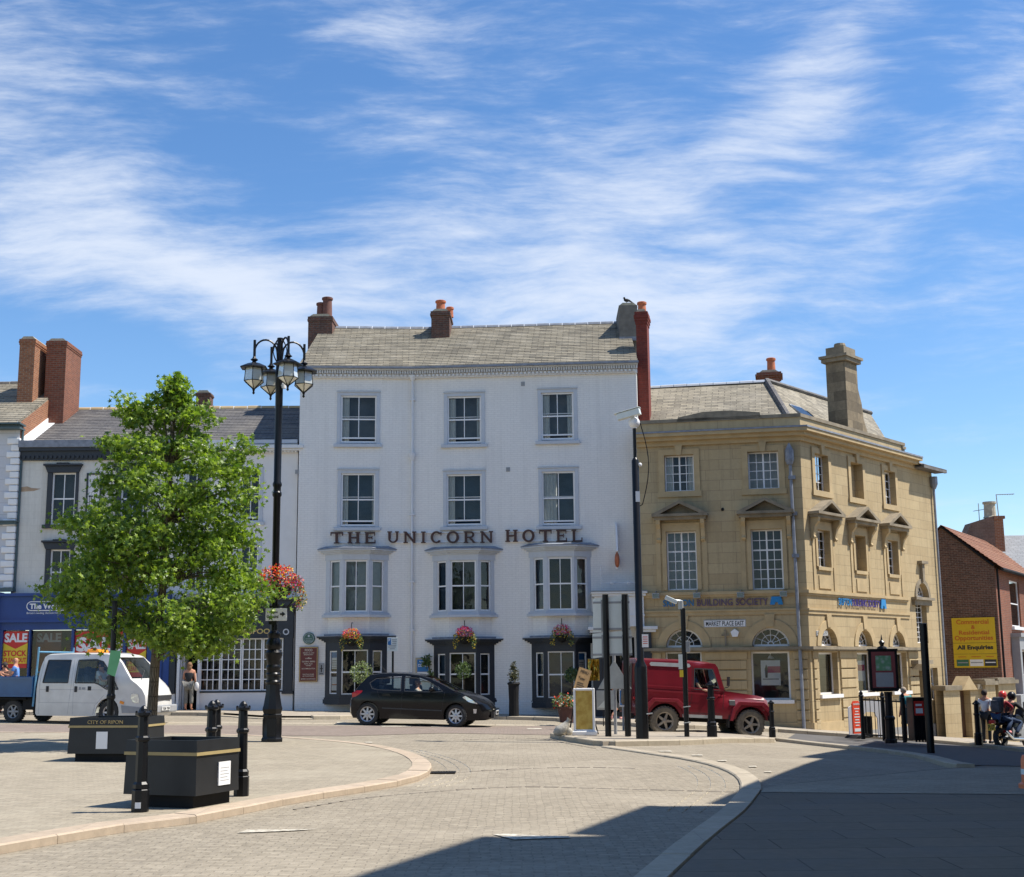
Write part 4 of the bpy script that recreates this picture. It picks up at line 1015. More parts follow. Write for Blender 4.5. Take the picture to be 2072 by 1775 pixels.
# --- bookshop house with black window surrounds
shop = empty('shop_building', FL.o, FL.a, 'cream two storey shop with black window surrounds and bright blue shopfront at the left', 'shop')
V1 = FL.box(95, 957, 158, 1062); V2 = FL.box(91, 1112, 147, 1204); V3 = FL.box(235, 957, 298, 1062); V4 = FL.box(235, 1112, 291, 1204)
zbk = FL.uv(140, 932)[1]; zbt = FL.uv(140, 908)[1]; zgt = FL.uv(140, 893)[1]; zsf = FL.uv(150, 1205)[1]
mb = MB(); wall(mb, sL, sM, -1, zbt, [(a + .1, b - .05, c, d - .02) for a, b, c, d in (V1, V2, V3, V4)] + [(sL + .3, sM - .3, -.5, FL.uv(150, 1268)[1])], rev=.12)
mb.quad((sM, DP, -1), (sL, DP, -1), (sL, DP, zbt), (sM, DP, zbt))
mb.quad((sM, DP, -1), (sM, 0, -1), (sM, 0, zbt), (sM, DP, zbt))
w_ = mb.build('wall', M['render_left'], shop)
mb = MB(); mb.box(sL, sM, -.10, 0, zbk, zbt); mb.box(sL, sM, -.2, 0, zbt - .1, zbt + .02)
s = sL
while s < sM: mb.box(s, s + .07, -.16, -.1, zbk + .06, zbk + .16); s += .16
mb.build('cornice', M['navy'], shop)
mb = MB(); mb.box(sL, sM, -.28, .1, zbt + .021, zgt); mb.build('parapet_gutter', M['lead'], shop)
slated(shop, sL, sM, .05, zgt - .08, 4.6, zrdg, M['slate_grey'])
mb = MB(); ridge_tiles(mb, sL, sM, 4.6, zrdg, .5, .11); mb.build('ridge_tiles', [M['stone'], M['white']], shop)
for i, (a, b, c, d) in enumerate((V1, V2, V3, V4)):
    mb = MB(); mb.box(a, a + .17, -.06, .05, c, d); mb.box(b - .1, b, -.06, .05, c, d); mb.prism([(a - .0, d), (b + .0, d), (b + .1, d + .24), (a - .1, d + .24)], -.1, 0, 'y')
    mb.box(a - .13, b + .13, -.2, 0, d + .24, d + .31); mb.box((a + b) / 2 - .22, (a + b) / 2 + .22, -.18, 0, d + .311, d + .35); mb.box(a - .1, b + .05, -.12, 0, c - .13, c)
    fr = mb.build('window_surround', M['navy'], shop, bevel=.008)
    window(shop, a + .17, b - .1, c, d, y=.03, cols=2, rows=(1, 1), fr=.055, bar=.03, backm=M['room'])
mb = MB(); a = FLs(158.5); b = FLs(190); c = FL.uv(170, 1045)[1]; d = FL.uv(170, 958)[1]
frame_box(mb, a, b, c, d, .06, -.06, 0); bp = mb.build('wall_panel', M['navy'], shop)
mb = MB(); mb.box(a + .06, b - .06, -.03, 0, c + .06, d - .06); mb.build('panel_face', M['render_mid'], bp)
mb = MB(); text(mb, 'TEA', a + .1, b - .2, c + .3, c + .75, -.032, .01); mb.build('panel_lettering', M['navy'], bp)
# patch of bare plaster by the corner
mb = MB(); s, z = FL.uv(52, 991); mb.poly([(s - .2, -.004, z - .08), (s + .3, -.004, z - .05), (s + .55, -.004, z + .03), (s + .2, -.004, z + .06), (s + .05, -.004, z + .12), (s - .22, -.004, z + .08)]); mb.build('bare_plaster', plain((.42, .30, .2), .9, var=.2), w_)
# blue shopfront
M['shopblue'] = plain((.008, .045, .21), .4, var=.12, nscale=2, name='royal_blue_paint')
za, zb_ = FL.uv(100, 1254)[1], FL.uv(100, 1207)[1]; zl = FL.uv(100, 1275)[1]
mb = MB(); mb.box(sL - .6, sM, -.28, 0, za, zb_); mb.box(sL - .65, sM, -.42, 0, zb_, zb_ + .10); mb.box(sL - .42, sM, -.34, 0, za - .1, za); mb.box(sL - .6, sM, -.2, 0, zl, za - .101)
for u0, u1 in ((-4, 7), (60, 63), (146, 151), (250, 256), (300, 311), (334, 345)): mb.box(FLs(u0), FLs(u1), -.24, 0, -.5, zl)
mb.box(FLs(305), FLs(343), -.16, 0, -.5, zl); mb.box(FLs(315), FLs(330), -.19, -.161, .5, zl - .4)
mb.box(sL - .6, sM, -.2, 0, -.5, .35)
sfb = mb.build('shopfront', M['shopblue'], shop)
mb = MB(); mb.box(FLs(-6), sM - .3, .6, .62, -.5, zl); mb.box(FLs(-6), sL + .3, 0, .6, zl, zl + .03); mb.build('shop_interior', M['room'], sfb)
for (u0, u1) in ((7, 60), (63, 146), (151, 250), (256, 300)):
    mb = MB(); a, b = FLs(u0), FLs(u1); mb.quad((a, -.1, .35), (b, -.1, .35), (b, -.1, zl), (a, -.1, zl)); mb.build('shop_pane', M['shop_glass'], sfb)
# fascia logo
(s0, z0), (s1, z1) = FL.uv(59, 1237.5), FL.uv(144, 1217); rr = (z1 - z0) / 2; cz = (z0 + z1) / 2
def stadium(e): 
    P = []
    for k in range(13): a = PI / 2 + PI * k / 12; P.append((s0 + rr + (rr - e) * math.cos(a), cz + (rr - e) * math.sin(a)))
    for k in range(13): a = -PI / 2 + PI * k / 12; P.append((s1 - rr + (rr - e) * math.cos(a), cz + (rr - e) * math.sin(a)))
    return P
mb = MB(); mb.prism(stadium(0), -.30, -.281, 'y'); lo = mb.build('fascia_badge', M['txtwhite'], sfb)
mb = MB(); mb.prism(stadium(.035), -.312, -.301, 'y'); mb.build('badge_ground', M['shopblue'], lo)
mb = MB(); text(mb, 'The Works', s0 + .12, s1 - .12, z0 + .07, z1 - .08, -.314, .01, .035); a, z = FL.uv(60, 1243.5); text(mb, "Britain's leading discount book store", s0 + .02, s1 - .0, z - .02, z + .075, -.285, .006); mb.build('shop_lettering', M['txtwhite'], lo)
# sale posters in the window
def poster(u0, v0, u1, v1, y, two=True, dim=False, word='SALE'):
    a, b, c, d = FL.box(u0, v0, u1, v1); y = y if y > 0 else -.12; mb = MB(); mb.box(a, b, y, y + .004, c, d, 0)
    H = d - c
    if two:
        mb.box(a, b, y - .004, y - .001, c + .12 * H, c + .52 * H, 1); mb.prism([(a, c + .52 * H), (b, c + .52 * H), (b, c + .68 * H), ((a + b) / 2, c + .52 * H), (a, c + .68 * H)], y - .0041, y - .001, 'y', 1)
        text(mb, word, a + .03, b - .02, c + .70 * H, c + .95 * H, y - .002, .008, .04, 2)
        text(mb, 'STOCK', a + .02, b - .02, c + .32 * H, c + .48 * H, y - .005, .008, .03, 3); text(mb, 'CLEAR OUT', a + .02, b - .02, c + .15 * H, c + .28 * H, y - .005, .008, .03, 3)
    else:
        text(mb, word, a + .05, b - .05, c + .45 * H, c + .85 * H, y - .002, .008, .045, 2)
        mb.box(a, b, y - .004, y - .001, c, c + .22 * H, 1)
    mb.build('sale_poster', [M['red'], M['yellow'], M['txtwhite'], M['red']] if not dim else [M['red_dim'], M['red_dim'], M['grey'], M['red_dim']], sfb)
M['red_dim'] = plain((.10, .02, .02), .6, var=.2, name='dim_poster')  # dimness behind the dark glass is put into the print colours
poster(9, 1278, 58, 1352, -.06); poster(66, 1277, 118, 1352, .3, dim=True); poster(153, 1278, 254, 1352, -.06, two=False); poster(258, 1290, 297, 1370, -.06)

# --- corner house at the far left: grey stone, white quoins, brick party gable with two stacks
far = empty('corner_building', FL.o, FL.a, 'grey house with white quoins, brick gable and two tall brick stacks at the far left', 'house')
sQ = FLs(36, 1000); zef = FL.uv(20, 872)[1]
mb = MB(); wall(mb, sX, sQ, FL.uv(30, 1196)[1], zef, rev=.1, y=-.12); mb.quad((sQ, -.12, -1), (sQ, .1, -1), (sQ, .1, zef), (sQ, -.12, zef)); mb.build('wall', M['render_grey'], far)
mb = MB(); z = FL.uv(30, 1190)[1]; k = 0
while z < zef - .3:
    w = .42 if k % 2 else .27; mb.box(sQ - w, sQ + .05, -.20, -.05, z, z + .225); z += .245; k += 1
mb.build('quoins', M['white'], far, bevel=.03)
M['teal'] = plain((.06, .10, .11), .5, var=.1, name='dark_teal_paint')
mb = MB(); mb.box(sX, sQ + .12, -.5, .05, zef, zef + .06); mb.box(sX, sQ + .06, -.42, .05, zef + .06, zef + .15); mb.box(sX, sQ + .15, -.58, .05, zef + .15, zef + .21)
zs = FL.uv(30, 1063)[1]; mb.box(sX, sQ + .08, -.28, .02, zs, zs + .1); mb.box(sX, sQ + .12, -.34, .02, zs + .1, zs + .14)
zs = FL.uv(30, 1193)[1]; mb.box(sX, sQ + .12, -.34, .02, zs - .08, zs + .04); mb.tube([(sQ + .08, -.05, zs), (sQ + .08, -.05, zef)], .045)
mb.build('eaves', M['teal'], far)
mb = MB(); mb.box(sX, FLs(-6), -.5, .3, -1, zs - .1); mb.box(FLs(-6), sQ, .9, .95, -1, zs); mb.build('shopfront', M['shopblue'], far)
zrf = pt(118, 772, 51).z
yr_ = 4.7
slated(far, sX, sQ, -.5, zef + .2, yr_, zrf, M['slate_buff'], 22)
mb = MB(); ridge_tiles(mb, sX, sQ, yr_, zrf, .45, .11); mb.build('ridge_tiles', [M['slate_grey'], M['cement']], far)
mb = MB(); mb.prism([(-.1, zef - 1.2), (9, zef - 1.2), (9.5, zef + .2), (yr_, zrf - .06), (-.1, zef + .28)][::-1], sQ - .06, sQ + .02, 'x'); mb.build('party_gable', M['brick_orange'], far)
# white flashing along the roof junction
mb = MB(); mb.prism([(.1, zgt - .05), (4.6, zrdg + .0), (4.6, zrdg + .22), (.1, zgt + .17)][::-1], sQ + .021, sQ + .05, 'x'); mb.build('flashing', M['white'], far)
mb = MB(); mb.prism([(.1, zgt - .05), (4.6, zrdg + .0), (4.6, zrdg + .03), (.1, zgt - .02)][::-1], sQ + .051, sQ + .3, 'x'); mb.build('flashing', M['white'], far)
for (u0, u1, ur, yf, vt, vbm) in ((40, 70, 93, 2.0, 688, 796), (95, 134, 161, 2.6, 692, 850)):
    yw = FL.o.y + yf
    a = pt(u0, 760, yw).x - FL.o.x; b = pt(u1 + 1, 760, yw).x - FL.o.x; zt_ = pt(u0 + 10, vt, yw).z
    dep = 1.9 if u0 == 40 else 1.8
    zb = zef + .8 if u0 == 40 else zgt + .7
    chimney(far, a, b, yf, yf + dep, zb, zt_, M['brick_red'] if u0 == 95 else M['brick_orange'], cap=.035, caph=.22, corb=2, pots=(), capm=M['cement'])
# ------------------------------------------------------------------ sandstone building society office on the corner
AL, AR = R(-11.9), R(49.6)
o0 = pt(1300, 1350, 45.6); F1 = Facade(o0.x, o0.y, AL)
sC = F1.uv(1640, 1340)[0]
c0 = F1.o + F1.t * sC; F2 = Facade(c0.x, c0.y, AR); T2 = F1.mat().inverted() @ F2.mat()
sE = F2.uv(1904, 1250)[0]
bs = empty('bank_building', F1.o, F1.a, 'buff sandstone building society office with pediments, parapet and fanlight windows on the corner', 'bank')
def b1(*a): return F1.box(*a)
def b2(*a): return F2.box(*a)
zcor = F1.uv(1560, 885)[1]                           # underside of cornice
zgut = F1.uv(1560, 869)[1]; zpar = F1.uv(1560, 840)[1]; zped = F1.uv(1460, 829.5)[1]
zled = F1.uv(1560, 1309)[1]; zledb = F1.uv(1560, 1318)[1]
zst = F1.uv(1560, 1196)[1]; zst2 = F1.uv(1560, 1232)[1]; zst3 = F1.uv(1560, 1243)[1]
U1, U2 = b1(1344.6, 920.7, 1404.3, 994.2), b1(1513.7, 913.4, 1575.5, 989)
L1, L2 = b1(1349, 1075, 1410, 1194), b1(1521, 1070.7, 1584.3, 1192.7)
A1, A2 = b1(1347, 1273, 1421, 1307.6), b1(1521, 1271, 1597, 1307.6)
G1, G2 = b1(1347, 1318.5, 1421, 1416.5), b1(1521, 1318.5, 1599, 1416.5)
def arch_of(b): a, b_, c, d = b; w = b_ - a; return (a, b_, zled + .02, zled + .02 + w / 2, True)
A1, A2 = arch_of(A1), arch_of(A2)
X2 = lambda u, v=1250: F2.uv(u, v)[0]
pu = lambda x, k=.28014, o=1574.7: o + k * x
Z2 = lambda u, v: F2.uv(u, v)[1]
def bq(x0, y0, x1, y1, s=.28014, ou=1574.7, ov=679.6): return F2.box(ou + s * x0, ov + s * y0, ou + s * x1, ov + s * y1)
def bw(x0, y0, x1, y1): return bq(x0, y0, x1, y1, .2428, 1574.7, 1143.7)
# the openings are seen obliquely: the far jamb is the visible reveal, so the hole spans glass + reveal
def level(b, ref): return (b[0], b[1], ref[2], ref[3])
H1, H2, H3 = (level(bq(262, 865, 358, 1125), U2), level(bq(522, 920, 606, 1180), U2), level(bq(765, 985, 842, 1220), U2))
K1, K2, K3 = (bq(280, 1405, 370, 1670), bq(552, 1440, 627, 1700), bq(790, 1485, 862, 1725))
zk0, zk1 = L2[2] + .55, L2[3]
K1, K2, K3 = [(k[0], k[1], K1[2], K1[3]) for k in (K1, K2, K3)]
B1, B2, B3 = arch_of(bw(350, 520, 487, 665)), arch_of(bw(660, 525, 780, 665)), arch_of(bw(945, 530, 1050, 665))
J1, J2, J3 = bw(345, 705, 500, 1120), bw(665, 705, 800, 1105), bw(945, 705, 1075, 1080)
J1, J2, J3 = [(j[0], j[1], G2[2] + .15, zledb - .05) for j in (J1, J2, J3)]
S1 = bw(1152, 300, 1242, 650); SA = bw(1150, 140, 1245, 262); SA = (SA[0], SA[1], Z2(1862, 1208), Z2(1862, 1208) + (SA[1] - SA[0]) / 2, True)
SD = bw(1130, 880, 1215, 1300); SW = bw(1275, 855, 1335, 1125)
rev = .34
mb = MB()
wall(mb, 0, sC, -3, zcor, [U1, U2, L1, L2, A1, A2, G1, G2], rev=rev)
mb.push(T2)
blind = [H2, K2]
wall(mb, 0, sE, -5, zcor, [H1, H3, H2, K1, K2, K3, B1, B2, B3, J1, J2, J3, S1, SA, SD, SW], rev=rev)
for a, b, c, d in blind: mb.quad((a, rev - .05, c), (b, rev - .05, c), (b, rev - .05, d), (a, rev - .05, d))
mb.pop()
# hidden back
pE = T2 @ Vector((sE, 0, 0)); pB = T2 @ Vector((sE, 9, 0)); 
mb.quad(tuple(pE + Vector((0, 0, -5))), tuple(pB + Vector((0, 0, -5))), tuple(pB + Vector((0, 0, zcor))), tuple(pE + Vector((0, 0, zcor))))
mb.quad(tuple(pB + Vector((0, 0, -5))), (0, 14, -5), (0, 14, zcor), tuple(pB + Vector((0, 0, zcor))))
mb.build('wall', M['ashlar'], bs)
def plan_off(e):                                      # corner polyline pushed outwards by e
    h = (AR - AL) / 2; k = e / math.cos(h); bis = Vector((math.sin((AL + AR) / 2 - AL), -math.cos((AL + AR) / 2 - AL)))
    cx = sC + bis.x * k; cy = bis.y * k
    p = T2 @ Vector((sE, -e, 0)); return [(0, -e), (cx, cy), (p.x, p.y)]
def band(mb, e, z0, z1, ein=-.05, m=0, ends=(0, 1)):
    P = plan_off(e) + plan_off(ein)[::-1]; mb.prism(P, z0, z1, 'z', m)
def band_part(name, rows, mat, sE_=None, **kw):
    global sE
    keep = sE
    if sE_: sE = sE_
    mb = MB()
    for r_ in rows: band(mb, *r_)
    o = mb.build(name, mat, bs, **kw); sE = keep; return o
sC2 = X2(1847, 940)                                   # end of the high parapet on the side
band_part('cornice', [(.10, zcor - .16, zcor), (.28, zcor, zcor + .13), (.42, zcor + .13, zgut - .03)], M['stone'], sC2)
band_part('lead_gutter', [(.45, zgut - .028, zgut + .03, .02)], M['lead'], sC2)
sP = X2(1826, 900)
par = band_part('parapet', [(.06, zgut + .035, zpar - .12, -.28)], M['ashlar'], sP)
band_part('coping', [(.11, zpar - .118, zpar, -.33)], M['coping'], sP)
pl = F1.uv(1369, 835)[0]; pr = F1.uv(1540, 835)[0]; pm0 = F1.uv(1405, 830)[0]; pm1 = F1.uv(1480, 830)[0]
mb = MB(); mb.prism([(pl, zpar - .1), (pr, zpar - .1), (pr - .05, zpar + .1), (pm1, zped - .06), (pm0 + .3, zped - .06), (pl + .05, zpar + .05)], -.11, .2, 'y'); mb.build('parapet_crest', M['coping'], bs)
band_part('string_course', [(.09, zst - .09, zst + .02), (.05, zst - .16, zst - .091)], M['stone'], X2(1838))
band_part('string_course', [(.07, zst2 - .06, zst2), (.035, zst3, zst2 - .061)], M['stone'], X2(1840))
band_part('ledge', [(.20, zled - .10, zled), (.12, zledb, zled - .101)], M['coping'], X2(1853))
band_part('plinth', [(.07, -5, G2[2] - 1.15)], M['plinth'])
band_part('plinth', [(.05, G2[2] - 1.149, G2[2] - .75)], M['stone'], X2(1853))
# keystones, architraves, pediments, aprons
def casing(mb, b, w=.22, pr_=.05, sill=.2):
    a, b_, c, d = b[:4]
    mb.box(a - w, a - .002, -pr_, 0, c, d + w); mb.box(b_ + .002, b_ + w, -pr_, 0, c, d + w); mb.box(a - .002, b_ + .002, -pr_, 0, d + .002, d + w)
    mb.box(a - w - .04, b_ + w + .04, -pr_ - .02, 0, c - sill, c - .002)
def keyst(mb, x, z0, z1, w0=.16, w1=.26, pr_=.12): mb.prism([(x - w0 / 2, z0), (x + w0 / 2, z0), (x + w1 / 2, z1), (x - w1 / 2, z1)], -pr_, 0, 'y')
def pediment(mb, cx, z, w, h, dep=.42):
    mb.box(cx - w / 2, cx + w / 2, -dep, 0, z, z + .09); mb.box(cx - w / 2 + .07, cx + w / 2 - .07, -dep + .1, 0, z - .11, z - .001)
    t_ = .11
    for sg in (-1, 1):
        mb.prism([(cx + sg * w / 2, z + .091), (cx + sg * (w / 2 - .28), z + .091), (cx, z + h - t_ + .0), (cx, z + h)], -dep + .0, 0, 'y')
    mb.prism([(cx - w / 2 + .2, z + .09), (cx + w / 2 - .2, z + .09), (cx, z + h - t_)], -.1, 0, 'y')
def console(mb, x, z1, h=.72, w=.14):
    P = [(0, z1), (-.32, z1), (-.30, z1 - .14), (-.17, z1 - .3), (-.11, z1 - h + .12), (-.14, z1 - h + .05), (-.09, z1 - h - .02), (0, z1 - h)]
    mb.prism(P, x - w / 2, x + w / 2, 'x')
P1 = b1(1319, 1018, 1431.4, 1053); P2 = b1(1489.6, 1013, 1605, 1049)
zp = (P1[2] + P2[2]) / 2 + .12; hp = .55
def dress(root_T, uppers, lowers, pedw, arches):
    for b in uppers:
        mb = MB(); root_T and mb.push(root_T); casing(mb, b, .20, .045, .2); cx = (b[0] + b[1]) / 2; keyst(mb, cx, b[3] - .02, zcor - .16); mb.build('window_surround', M['stone'], bs)
    for b, pw in zip(lowers, pedw):
        cx = (b[0] + b[1]) / 2
        mb = MB(); root_T and mb.push(root_T)
        a_, b_, c_, d_ = b
        mb.box(a_ - .14, a_ - .002, -.05, 0, c_, zp - .2); mb.box(b_ + .002, b_ + .14, -.05, 0, c_, zp - .2); mb.box(a_ - .002, b_ + .002, -.05, 0, d_ + .002, zp - .2)
        mb.box(a_ - .36, a_ - .20, -.03, 0, zst + .03, zp - .11); mb.box(b_ + .20, b_ + .36, -.03, 0, zst + .03, zp - .11)
        wsu = mb.build('window_surround', M['stone'], bs)
        mb = MB(); root_T and mb.push(root_T); pediment(mb, cx, zp, pw, hp); mb.build('pediment', M['coping'], wsu)
        for x in (cx - pw / 2 + .2, cx + pw / 2 - .2):
            mb = MB(); root_T and mb.push(root_T); console(mb, x, zp - .11); mb.build('bracket', M['stone'], wsu)
    for b in arches:
        mb = MB(); root_T and mb.push(root_T); cx = (b[0] + b[1]) / 2; r_ = (b[1] - b[0]) / 2
        ring(mb, cx, zled + .02, r_ + .002, r_ + .28, -.035, 0, n=18); keyst(mb, cx, zled + .02 + r_ + .03, zst3, .24, .34, .07); mb.build('arch_surround', M['stone'], bs)
dress(None, [U1, U2], [L1, L2], [P1[1] - P1[0], P2[1] - P2[0]], [A1, A2])
dress(T2, [H1, H2, H3], [K1, K2, K3], [2.0, 2.0, 2.0], [B1, B2, B3])
# aprons under the side windows
mb = MB(); mb.push(T2)
for b in (K1, K2, K3):
    mb.box(b[0] - .05, b[1] + .05, -.07, 0, b[2] - .12, b[2] - .001); cx = (b[0] + b[1]) / 2
    mb.box(b[0] + .02, b[1] - .02, -.03, 0, zst + .1, b[2] - .3)
mb.build('apron', M['stone'], bs)
# rusticated piers between the ground floor windows
def rustic(s0, s1, T=None, z0=None, arch=True):
    mb = MB(); T and mb.push(T); z = zledb - .28
    mb.box(s0 + .0, s1 - .0, -.05, 0, zledb - .27, zledb - .002)
    while z > G2[2] - .7:
        mb.box(s0 + .04, s1 - .04, -.055, 0, z - .30, z - .012, 0); z -= .335
    mb.build('rusticated_pier', M['ashlar'], bs, bevel=.012)
rustic(.1, G1[0] - .12); rustic(G1[1] + .12, G2[0] - .12); rustic(G2[1] + .12, sC - .06)
rustic(.12, J1[0] - .12, T2); rustic(J1[1] + .12, J2[0] - .12, T2); rustic(J2[1] + .12, J3[0] - .12, T2); rustic(J3[1] + .12, X2(1851), T2)
# windows
wm = M['white']
window(bs, *U1, y=.2, cols=4, rows=(4,), fr=.05, bar=.024, mat=wm, midbar=.055, curtain=[(0, .22), (.8, 1)], back=.6)
window(bs, *U2, y=.2, cols=4, rows=(4,), fr=.05, bar=.024, mat=wm, midbar=.055, back=.5, backm=M['blind_w'] if 'blind_w' in M else M['frost'])
for b, bm_ in ((L1, M['frost']), (L2, M['room'])): window(bs, *b, y=.2, cols=4, rows=(2, 4), fr=.05, bar=.024, mat=wm, midbar=.055, back=.6, backm=bm_)
for b in (H1, H3): window(bs, *b, y=.2, cols=3, rows=(4,), fr=.05, bar=.024, mat=wm, T=T2, back=.6)
for b in (K1, K3): window(bs, *b, y=.2, cols=3, rows=(4,), fr=.05, bar=.024, mat=wm, T=T2, back=.6)
def fan(b, T=None, y=.2):
    a, b_, c, d, _x = b; cx = (a + b_) / 2; r_ = (b_ - a) / 2; mb = MB(); T and mb.push(T)
    ring(mb, cx, c, r_ - .06, r_ - .002, y, y + .05, n=18); mb.box(a, b_, y, y + .05, c, c + .07)
    ring(mb, cx, c + .07, r_ * .5 - .012, r_ * .5 + .012, y + .01, y + .04, n=14); ring(mb, cx, c + .07, r_ * .12, r_ * .18, y + .01, y + .04, n=8)
    for k in range(1, 6):
        an = PI * k / 6; p0 = (cx + r_ * .15 * math.cos(an), y + .025, c + .07 + r_ * .15 * math.sin(an)); p1 = (cx + (r_ - .03) * math.cos(an), y + .025, c + .0 + (r_ - .03) * math.sin(an)); mb.tube([p0, p1], .014, 4)
    o = mb.build('fanlight', wm, bs)
    mb = MB(); T and mb.push(T); mb.poly([(cx + (r_ - .02) * math.cos(PI * k / 16), y + .03, c + (r_ - .02) * math.sin(PI * k / 16)) for k in range(17)]); mb.build('pane', M['glass'], o)
    mb = MB(); T and mb.push(T); mb.quad((a, y + .45, c - .1), (b_, y + .45, c - .1), (b_, y + .45, d + .1), (a, y + .45, d + .1)); mb.build('blind', M['room'], o)  # added dark sheet standing in for the unlit room
for b in (A1, A2): fan(b)
for b in (B1, B2, B3): fan(b, T2)
fan(SA, T2)
for b, T in ((G1, None), (G2, None), (J1, T2), (J2, T2), (J3, T2)):
    w = window(bs, *b, y=.2, cols=1, rows=(1,), fr=.06, mat=wm, T=T, back=.9, backm=M['frost'] if b is J3 else M['room'])
    mb = MB(); T and mb.push(T); mb.box(b[0] - .1, b[1] + .1, -.12, .2, b[2] - .12, b[2] - .001); mb.build('sill', wm, w)
window(bs, *S1, y=.2, cols=3, rows=(8,), fr=.05, bar=.024, mat=wm, T=T2, back=.6, backm=M['frost']); window(bs, *SW, y=.2, cols=2, rows=(4,), fr=.05, mat=wm, T=T2, back=.6)
mb = MB(); mb.push(T2); zz = Z2(1868, 1210); mb.box(S1[0] - .35, S1[1] + .4, -.22, 0, zz - .1, zz); mb.box(S1[0] - .28, S1[1] + .3, -.12, 0, zz - .3, zz - .101)
ring(mb, (SA[0] + SA[1]) / 2, SA[2], (SA[1] - SA[0]) / 2 + .002, (SA[1] - SA[0]) / 2 + .18, -.04, 0); keyst(mb, (SA[0] + SA[1]) / 2, SA[3] + .05, SA[3] + .75, .16, .22, .12); mb.box((SA[0] + SA[1]) / 2 - .3, (SA[0] + SA[1]) / 2 + .3, -.2, 0, SA[3] + .751, SA[3] + .86); mb.build('arch_surround', M['coping'], bs)
M['doorwood'] = plain((.09, .045, .025), .5, var=.2, nscale=3, name='dark_oak_door')
mb = MB(); mb.push(T2); mb.box(SD[0], SD[1], rev - .02, rev + .02, SD[2] - 1, SD[3]); dd = mb.build('door', M['doorwood'], bs)
mb = MB(); mb.push(T2); mb.sphere((SD[0] + .25, rev - .06, (SD[2] + SD[3]) / 2), .05, 8, 6); mb.build('handle', M['gold'], dd)
mb = MB(); mb.push(T2); mb.box(SD[0] - .2, SD[1] + .25, -.35, 0, SD[3] + .25, SD[3] + .40); mb.prism([(0, SD[3] + .0), (-.25, SD[3] + .25), (0, SD[3] + .25)], SD[0] - .1, SD[1] + .15, 'x'); mb.build('door_hood', M['coping'], bs)
# poster in the big front window
(a, z0), (b, z1) = F1.uv(1541, 1387, .4), F1.uv(1578, 1336, .4)
mb = MB(); mb.box(a, b, .38, .395, z0, z1, 0); w_ = b - a; h_ = z1 - z0; mb.box(a + .35 * w_, b, .372, .379, z0 + .5 * h_, z0 + .76 * h_, 1)
mb.box(a + .08 * w_, b - .06, .372, .379, z0 + .22 * h_, z0 + .27 * h_, 2)
mb.prism([(a + .22 * w_, z0 + .3 * h_), (a + .33 * w_, z0 + .3 * h_), (a + .36 * w_, z0 + .68 * h_), (a + .28 * w_, z0 + .84 * h_), (a + .2 * w_, z0 + .66 * h_)], .370, .378, 'y', 3); mb.build('window_poster', [M['white'], M['magenta'] if 'magenta' in M else M['red'], M['grey'], M['navy']], bs)
mb = MB(); ls, lz = F1.uv(1559, 1329, .4); mb.lathe([(.13, 0), (.05, .09), (.02, .12), (.02, .3)], (ls, .42, lz - .06), 12, 0); mb.build('pendant_lamp', M['white'], bs)
(a, z0), (b, z1) = F2.uv(1737, 1378, .3), F2.uv(1745.5, 1337, .3)
mb = MB(); mb.push(T2); mb.box(a, b + .1, .3, .31, z0, z1, 0); mb.box(a, b + .1, .292, .299, z0 + .5 * (z1 - z0), z0 + .8 * (z1 - z0), 1); mb.build('window_poster', [M['white'], M['magenta'] if 'magenta' in M else M['red']], bs)
# painted and mounted lettering
M['sbs_blue'] = plain((.02, .16, .36), .5, var=.05, name='sign_blue'); M['sbs_purple'] = plain((.12, .075, .13), .5, var=.05, name='sign_purple')
(s0, z0), (s1, z1) = F1.uv(1342, 1226), F1.uv(1554, 1212.5); zc_ = F1.uv(1450, 1226)[1]; hh = .23; w = s1 - s0
e1 = MB(); text(e1, 'SKIPTON', s0, s0 + w * .295, zc_, zc_ + hh, -.02, .03, .012); text(e1, 'BUILDING SOCIETY', s0 + w * .325, s1, zc_, zc_ + hh, -.02, .03, .012, 1); e1.build('sign_lettering', [M['sbs_blue'], M['sbs_purple']], bs)
def skiplogo(x0, x1, z0, z1, T=None):
    mb = MB(); T and mb.push(T); w = x1 - x0; h = z1 - z0
    mb.prism([(x0, z0), (x0 + .36 * w, z0), (x0 + .42 * w, z0 + .30 * h), (x0 + .58 * w, z0 + .30 * h), (x0 + .64 * w, z0), (x1, z0), (x1 - .14 * w, z0 + h), (x0 + .14 * w, z0 + h)], -.07, -.02, 'y'); mb.build('sign_logo', M['sbs_blue2'], bs)
M['sbs_blue2'] = plain((.0, .20, .50), .4, var=.05, name='sign_bright_blue')
(a, z0), (b, z1) = F1.uv(1558, 1224), F1.uv(1584, 1207); skiplogo(a, b, z0, z1)
(s0, z0), (s1, z1) = F2.uv(1695, 1229), F2.uv(1778, 1212.5); zc_ = Z2(1740, 1227.5); w = s1 - s0
e1 = MB(); e1.push(T2); text(e1, 'SKIPTON', s0, s0 + w * .30, zc_, zc_ + hh + .02, -.04, .02, .0); text(e1, 'BUILDING SOCIETY', s0 + w * .325, s1, zc_, zc_ + hh + .02, -.04, .02, .0, 1)
e1.build('sign_lettering', [M['sbs_blue2'], plain((.05, .02, .22), .4, var=.05, name='sign_violet')], bs)
a, b = X2(1779, 1220), X2(1790, 1220); skiplogo(a, b, zc_ - .03, zc_ + .33, T2)
